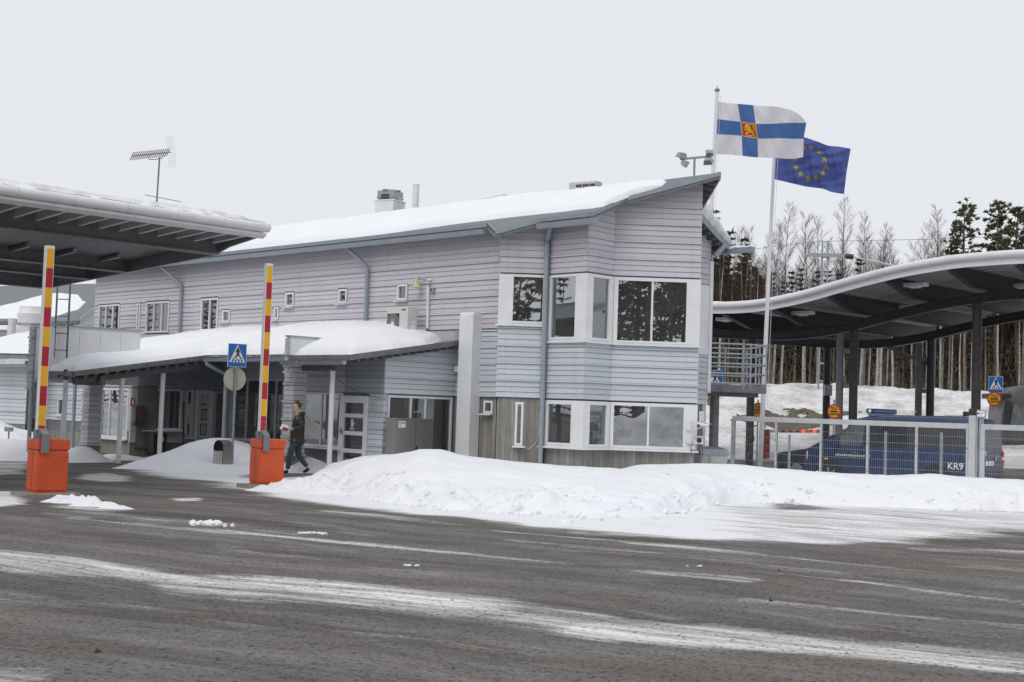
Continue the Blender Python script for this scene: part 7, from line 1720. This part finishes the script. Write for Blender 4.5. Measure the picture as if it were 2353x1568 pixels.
def make_birch(seed, h=12.5):
    rn = random.Random(seed); r = empty('birch_tree', (0, 0, 0)); bend = (rn.uniform(-.35, .35), rn.uniform(-.3, .3))
    tp = lambda f: Vector((bend[0]*f*f+.06*math.sin(f*9+seed), bend[1]*f*f, h*f))
    m2 = MB(); N = 11; m2.tube([tp(i/(N-1)) for i in range(N)], [.095*(1-i/(N-1))**.9+.006 for i in range(N)], 6); m2.build('trunk', 'birch_bark' if seed % 2 else 'grey_bark', r, True, False)
    vs = []; fs = []; f0 = rn.uniform(.34, .48)
    for i in range(60):
        f = f0+(1-f0)*(i+rn.random())/60; a = tp(f); az = rn.uniform(0, 6.283); L_ = (1.9*(1-f)**.55+.35)*rn.uniform(.6, 1.15)
        up = rn.uniform(.9, 1.7); d = Vector((math.cos(az), math.sin(az), up)).normalized(); p = a; w = .014*(1-f)+.006
        for s_ in range(4):
            q = p+d*L_/4; tri_twig(vs, fs, p, q, w, rn); tri_twig(vs, fs, p, q, w, rn)
            for _ in range(6 if s_ else 1):
                e = (d+Vector((rn.uniform(-.9, .9), rn.uniform(-.9, .9), rn.uniform(-.5, .6)))).normalized(); tri_twig(vs, fs, p.lerp(q, rn.random()), q+e*L_*rn.uniform(.25, .58), .0048, rn)
            p = q; w *= .7; d = (d+Vector((rn.uniform(-.2, .2), rn.uniform(-.2, .2), .12))).normalized()
    for i in range(10):
        f = rn.uniform(.1, f0); a = tp(f); az = rn.uniform(0, 6.28); tri_twig(vs, fs, a, a+Vector((math.cos(az), math.sin(az), .2))*rn.uniform(.3, .9), .010, rn)
    mesh_obj('crown', vs, fs, 'twig', r, False, False); return r
def make_spruce(seed, h=10.):
    rn = random.Random(seed); r = empty('spruce_tree', (0, 0, 0)); m2 = MB(); m2.tube([(0, 0, 0), (0, 0, h*.5), (0, 0, h)], [.14, .08, .01], 6); m2.build('trunk', 'spruce_bark', r, True, False)
    vs = []; fs = []; z = h*rn.uniform(.10, .22)
    while z < h*.985:
        f = z/h; R_ = (1-f)**.85*h*.19*rn.uniform(.75, 1.1)+.12
        for k in range(6 if f < .8 else 4):
            az = rn.uniform(0, 6.283); L_ = R_*rn.uniform(.6, 1.15); dr_ = -.32+.5*f
            for s_ in range(7):
                g0 = s_/7; p = Vector((math.cos(az)*L_*g0, math.sin(az)*L_*g0, z+dr_*L_*g0*1.0+.22*L_*g0*g0)); w = .13+.20*(1-g0)
                for _ in range(2):
                    d = Vector((math.cos(az)+rn.uniform(-.8, .8), math.sin(az)+rn.uniform(-.8, .8), rn.uniform(-.55, .15))).normalized()*rn.uniform(.18, .42); s = d.cross(Vector((rn.uniform(-.4, .4), rn.uniform(-.4, .4), 1))).normalized()*w*.42
                    k0 = len(vs); vs += [p-s, p+s, p+d]; fs.append((k0, k0+1, k0+2))
        z += h*.036*rn.uniform(.8, 1.2)
    mesh_obj('crown', vs, fs, 'spruce', r, False, False); return r
def make_pine(seed, h=14.):
    rn = random.Random(seed); r = empty('pine_tree', (0, 0, 0)); tp = lambda f: Vector((.25*math.sin(f*2.5+seed), .2*math.sin(f*3+seed*2), h*f))
    m2 = MB(); m2.tube([tp(i/9) for i in range(10)], [.17*(1-i/9)**.7+.015 for i in range(10)], 7); m2.build('trunk', 'pine_bark', r, True, False)
    vs = []; fs = []; bs = []; bf = []
    for i in range(52):
        f = .42+.58*(i+rn.random())/52; a = tp(f); az = rn.uniform(0, 6.283); L_ = (2.1*(1.02-f)**.6+.35)*rn.uniform(.5, 1.1); d = Vector((math.cos(az), math.sin(az), rn.uniform(.0, .45)))
        e = a+d*L_; tri_twig(bs, bf, a, e, .03, rn)
        for c in range(int(4+L_*3)):
            q = a.lerp(e, rn.uniform(.35, 1.05))+Vector((rn.gauss(0, .2), rn.gauss(0, .2), rn.gauss(.05, .14)))
            for _ in range(16):
                dd = Vector((rn.gauss(0, 1), rn.gauss(0, 1), rn.gauss(.4, .8))).normalized()*rn.uniform(.16, .36); s = dd.cross(Vector((rn.uniform(-1, 1), rn.uniform(-1, 1), .3))).normalized()*.07; k0 = len(vs); vs += [q-s, q+s, q+dd]; fs.append((k0, k0+1, k0+2))
    mesh_obj('crown', vs, fs, 'pine_needle', r, False, False); mesh_obj('branches', bs, bf, 'pine_bark', r, False, False); return r
rf = random.Random(11)
def put(t, x, y, z, sc, label, group, first):
    o = t if first else copy_tree(t); place(o, (x, y, z), rf.uniform(0, 6.28), sc); tag(o, label, t.get('category') or {'birch': 'birch', 'spruc': 'spruce', 'pine_': 'pine'}[t.name[:5]], group); return o
def hz(x, y): return float(hill(np.array([[float(x)]]), np.array([[float(y)]]))[0, 0])-.1
BT = [make_birch(s) for s in (1, 2, 3, 4, 5)]; STt = [make_spruce(s) for s in (1, 2, 3)]; PT = [make_pine(s) for s in (1, 2, 3)]
ub = set(); ust = set(); up_ = set()
def useb(i, *a):
    put(BT[i], *a, i not in ub); ub.add(i)
def uses(i, *a):
    put(STt[i], *a, i not in ust); ust.add(i)
def usep(i, *a):
    put(PT[i], *a, i not in up_); up_.add(i)
# the trees that stand out above the canopy
for i, (u, vt, y, lb) in enumerate(((1806, 474, 82, 'tallest bare birch left of the lattice mast'), (1942, 466, 82, 'tallest bare birch right of the lattice mast'), (1858, 498, 86, 'bare birch just left of the lattice mast'), (2150, 482, 84, 'lone bare birch left of the tall pines'),
        (1990, 500, 86, 'slender bare birch in the gap right of the tallest birch'), (2025, 520, 88, 'thin double birch above the canopy wave'), (1886, 505, 90, 'bare birch right behind the lattice mast'), (1716, 530, 86, 'small bare birch beside the building corner'))):
    p = at_y(u, vt, y); zb = hz(p.x, y); useb(i % 5, p.x, y, zb, (p.z-zb)/12.5, lb, 'birches rising above the canopy')
for i, (u, vt, y, lb) in enumerate(((2222, 472, 84, 'leftmost of the three tall pines at right'), (2296, 468, 83, 'middle and fullest of the three tall pines at right'), (2345, 480, 84, 'rightmost tall pine at the picture edge'))):
    p = at_y(u, vt, y); zb = hz(p.x, y); usep(i, p.x, y, zb, (p.z-zb)/14, lb, 'tall pines at the right')
for i in range(165):
    y = rf.uniform(75.5, 104); u = rf.uniform(1600, 2380); x = (u-1190)/3026*y; sc = rf.uniform(.52, .82)
    useb(i % 5, x, y, hz(x, y), sc, 'bare white birch in the wood behind the snow slope', 'birches of the wood')
for i in range(96):
    y = rf.uniform(84, 112); u = 1590+790*((i*.7548777) % 1)+rf.uniform(-8, 8); x = (u-1190)/3026*y; k = 1.0 if u < 1790 else rf.uniform(.7, 1.1); sc = rf.uniform(.75, 1.05)*k
    if u < 1720: sc = rf.uniform(.95, 1.2)
    uses(i % 3, x, y, hz(x, y), sc, 'dark spruce among the birches of the wood', 'spruces of the wood')
for i in range(14):
    y = rf.uniform(86, 104); u = rf.choice((rf.uniform(1600, 1760), rf.uniform(2180, 2400))); x = (u-1190)/3026*y
    usep(i % 3, x, y, hz(x, y), rf.uniform(.6, .78), 'dark pine inside the wood behind the slope', 'pines of the wood')
# brush and far trunks that read as one mass
vs = []; fs = []
for i in range(5200):
    y = rf.uniform(92, 132); x = (rf.uniform(1560, 2440)-1190)/3026*y; a = Vector((x, y, 3.0+rf.uniform(0, 5.5)*rf.random())); d = Vector((rf.gauss(0, .5), rf.gauss(0, .5), rf.uniform(.5, 1.4)))*rf.uniform(.6, 1.6); tri_twig(vs, fs, a, a+d, rf.uniform(.02, .07), rf)
for i in range(3600):
    y = rf.uniform(76, 96); x = (rf.uniform(1580, 2400)-1190)/3026*y; a = Vector((x, y, 3.1+rf.uniform(0, 6.0)*rf.random())); d = Vector((rf.gauss(0, .45), rf.gauss(0, .4), rf.uniform(.5, 1.5)))*rf.uniform(.4, 1.1); tri_twig(vs, fs, a, a+d, rf.uniform(.008, .02), rf)
for i in range(900):
    y = rf.uniform(104, 136); x = (rf.uniform(1540, 2460)-1190)/3026*y; tri_twig(vs, fs, Vector((x, y, 2.8)), Vector((x+rf.uniform(-.4, .4), y, rf.uniform(7.5, 11.5))), rf.uniform(.05, .13), rf)
for i in range(2600):
    y = rf.uniform(110, 136); x = (rf.uniform(1540, 2460)-1190)/3026*y; a = Vector((x, y, rf.uniform(3, 9.5))); d = Vector((rf.gauss(0, .6), rf.gauss(0, .4), rf.gauss(0, .5))); k0 = len(vs); s_ = Vector((rf.uniform(.2, .5), 0, rf.uniform(-.2, .2))); vs += [a-s_, a+s_, a+d*1.4]; fs.append((k0, k0+1, k0+2))
tag(mesh_obj('undergrowth', vs, fs, 'brush', None, False, False), 'dense brown undergrowth and thin far trunks of the wood', 'undergrowth', kind='stuff')
# woodland and ploughed snow behind the photographer and left of the yard (seen in the window panes)
for i in range(40):
    x, y = -14+44*((i*.618034) % 1), rf.uniform(-46, -15)
    (usep if i % 2 else uses)(i % 3, x, y, 0, rf.uniform(1.0, 1.45) if i % 2 else rf.uniform(1.3, 1.8), 'conifer of the wood across the road', 'conifers across the road')
for i in range(12):
    x, y = rf.uniform(-52, -36), 30+28*((i*.618034) % 1); uses(i % 3, x, y, 0, rf.uniform(.9, 1.2), 'spruce beyond the yard at the far left', 'spruces beyond the yard')
mound('ploughed_snow_ridge', [(-4+3.1*i, -6.5+.6*math.sin(i*2.1), 2.1+.5*math.sin(i*1.7), 2.2, 1.6) for i in range(9)], 'dirty ploughed snow ridge across the road', 'snow_dirty', .2, .5)
mound('ploughed_snow_ridge', [(-27, 40+2.6*i, 2.0+.6*math.sin(i*2.3), 2.4, 1.9) for i in range(5)], 'ploughed snow heap at the left side of the yard', 'snow_dirty', .25, .4)
# lattice mast and wires
p = at_y(1887, 900, 70); zb = hz(p.x, 70); zt = up_from(1888, 553, p); mast = empty('lattice_mast', (p.x, 70, zb), 'tall grey lattice railway mast with bracket arm behind the canopy', 'mast')
for dx in (-.16, .16):
    m2 = MB(); m2.bar((p.x+dx, 70, zb-.3), (p.x+dx*.9+.05, 70, zt), .07, .12); m2.build('chord', 'galv', mast)
z = zb+.5
while z < zt: m2 = MB(); m2.bar((p.x-.16, 70, z), (p.x+.18, 70, z), .06, .12); m2.build('batten', 'galv', mast); z += .95
za = up_from(1887, 588, p); m2 = MB(); m2.bar((p.x-.9, 69.8, za), (p.x+1.1, 69.8, za+.02), .08, .2); m2.build('bracket', 'galv', mast); m2 = MB(); m2.tube([(p.x+1.1, 69.8, za), (p.x+1.5, 69.7, za-.05)], .14, 8); m2.build('insulator', 'black', mast); m2 = MB(); m2.tube([(p.x+1.5, 69.7, za-.05), (p.x+5.2, 69.5, za-.75)], .05, 6); m2.build('arm_tube', 'alu', mast)
m2 = MB(); m2.tube([at_y(u, v, y) for u, v, y in ((1700, 578, 74), (1760, 569, 73), (1887, 555, 70.1), (2100, 551, 66), (2330, 543, 62), (2600, 530, 58))], .012, 4); tag(m2.build('overhead_wire', 'galv_dark'), 'thin overhead wire crossing the birches above the canopy', 'wire')
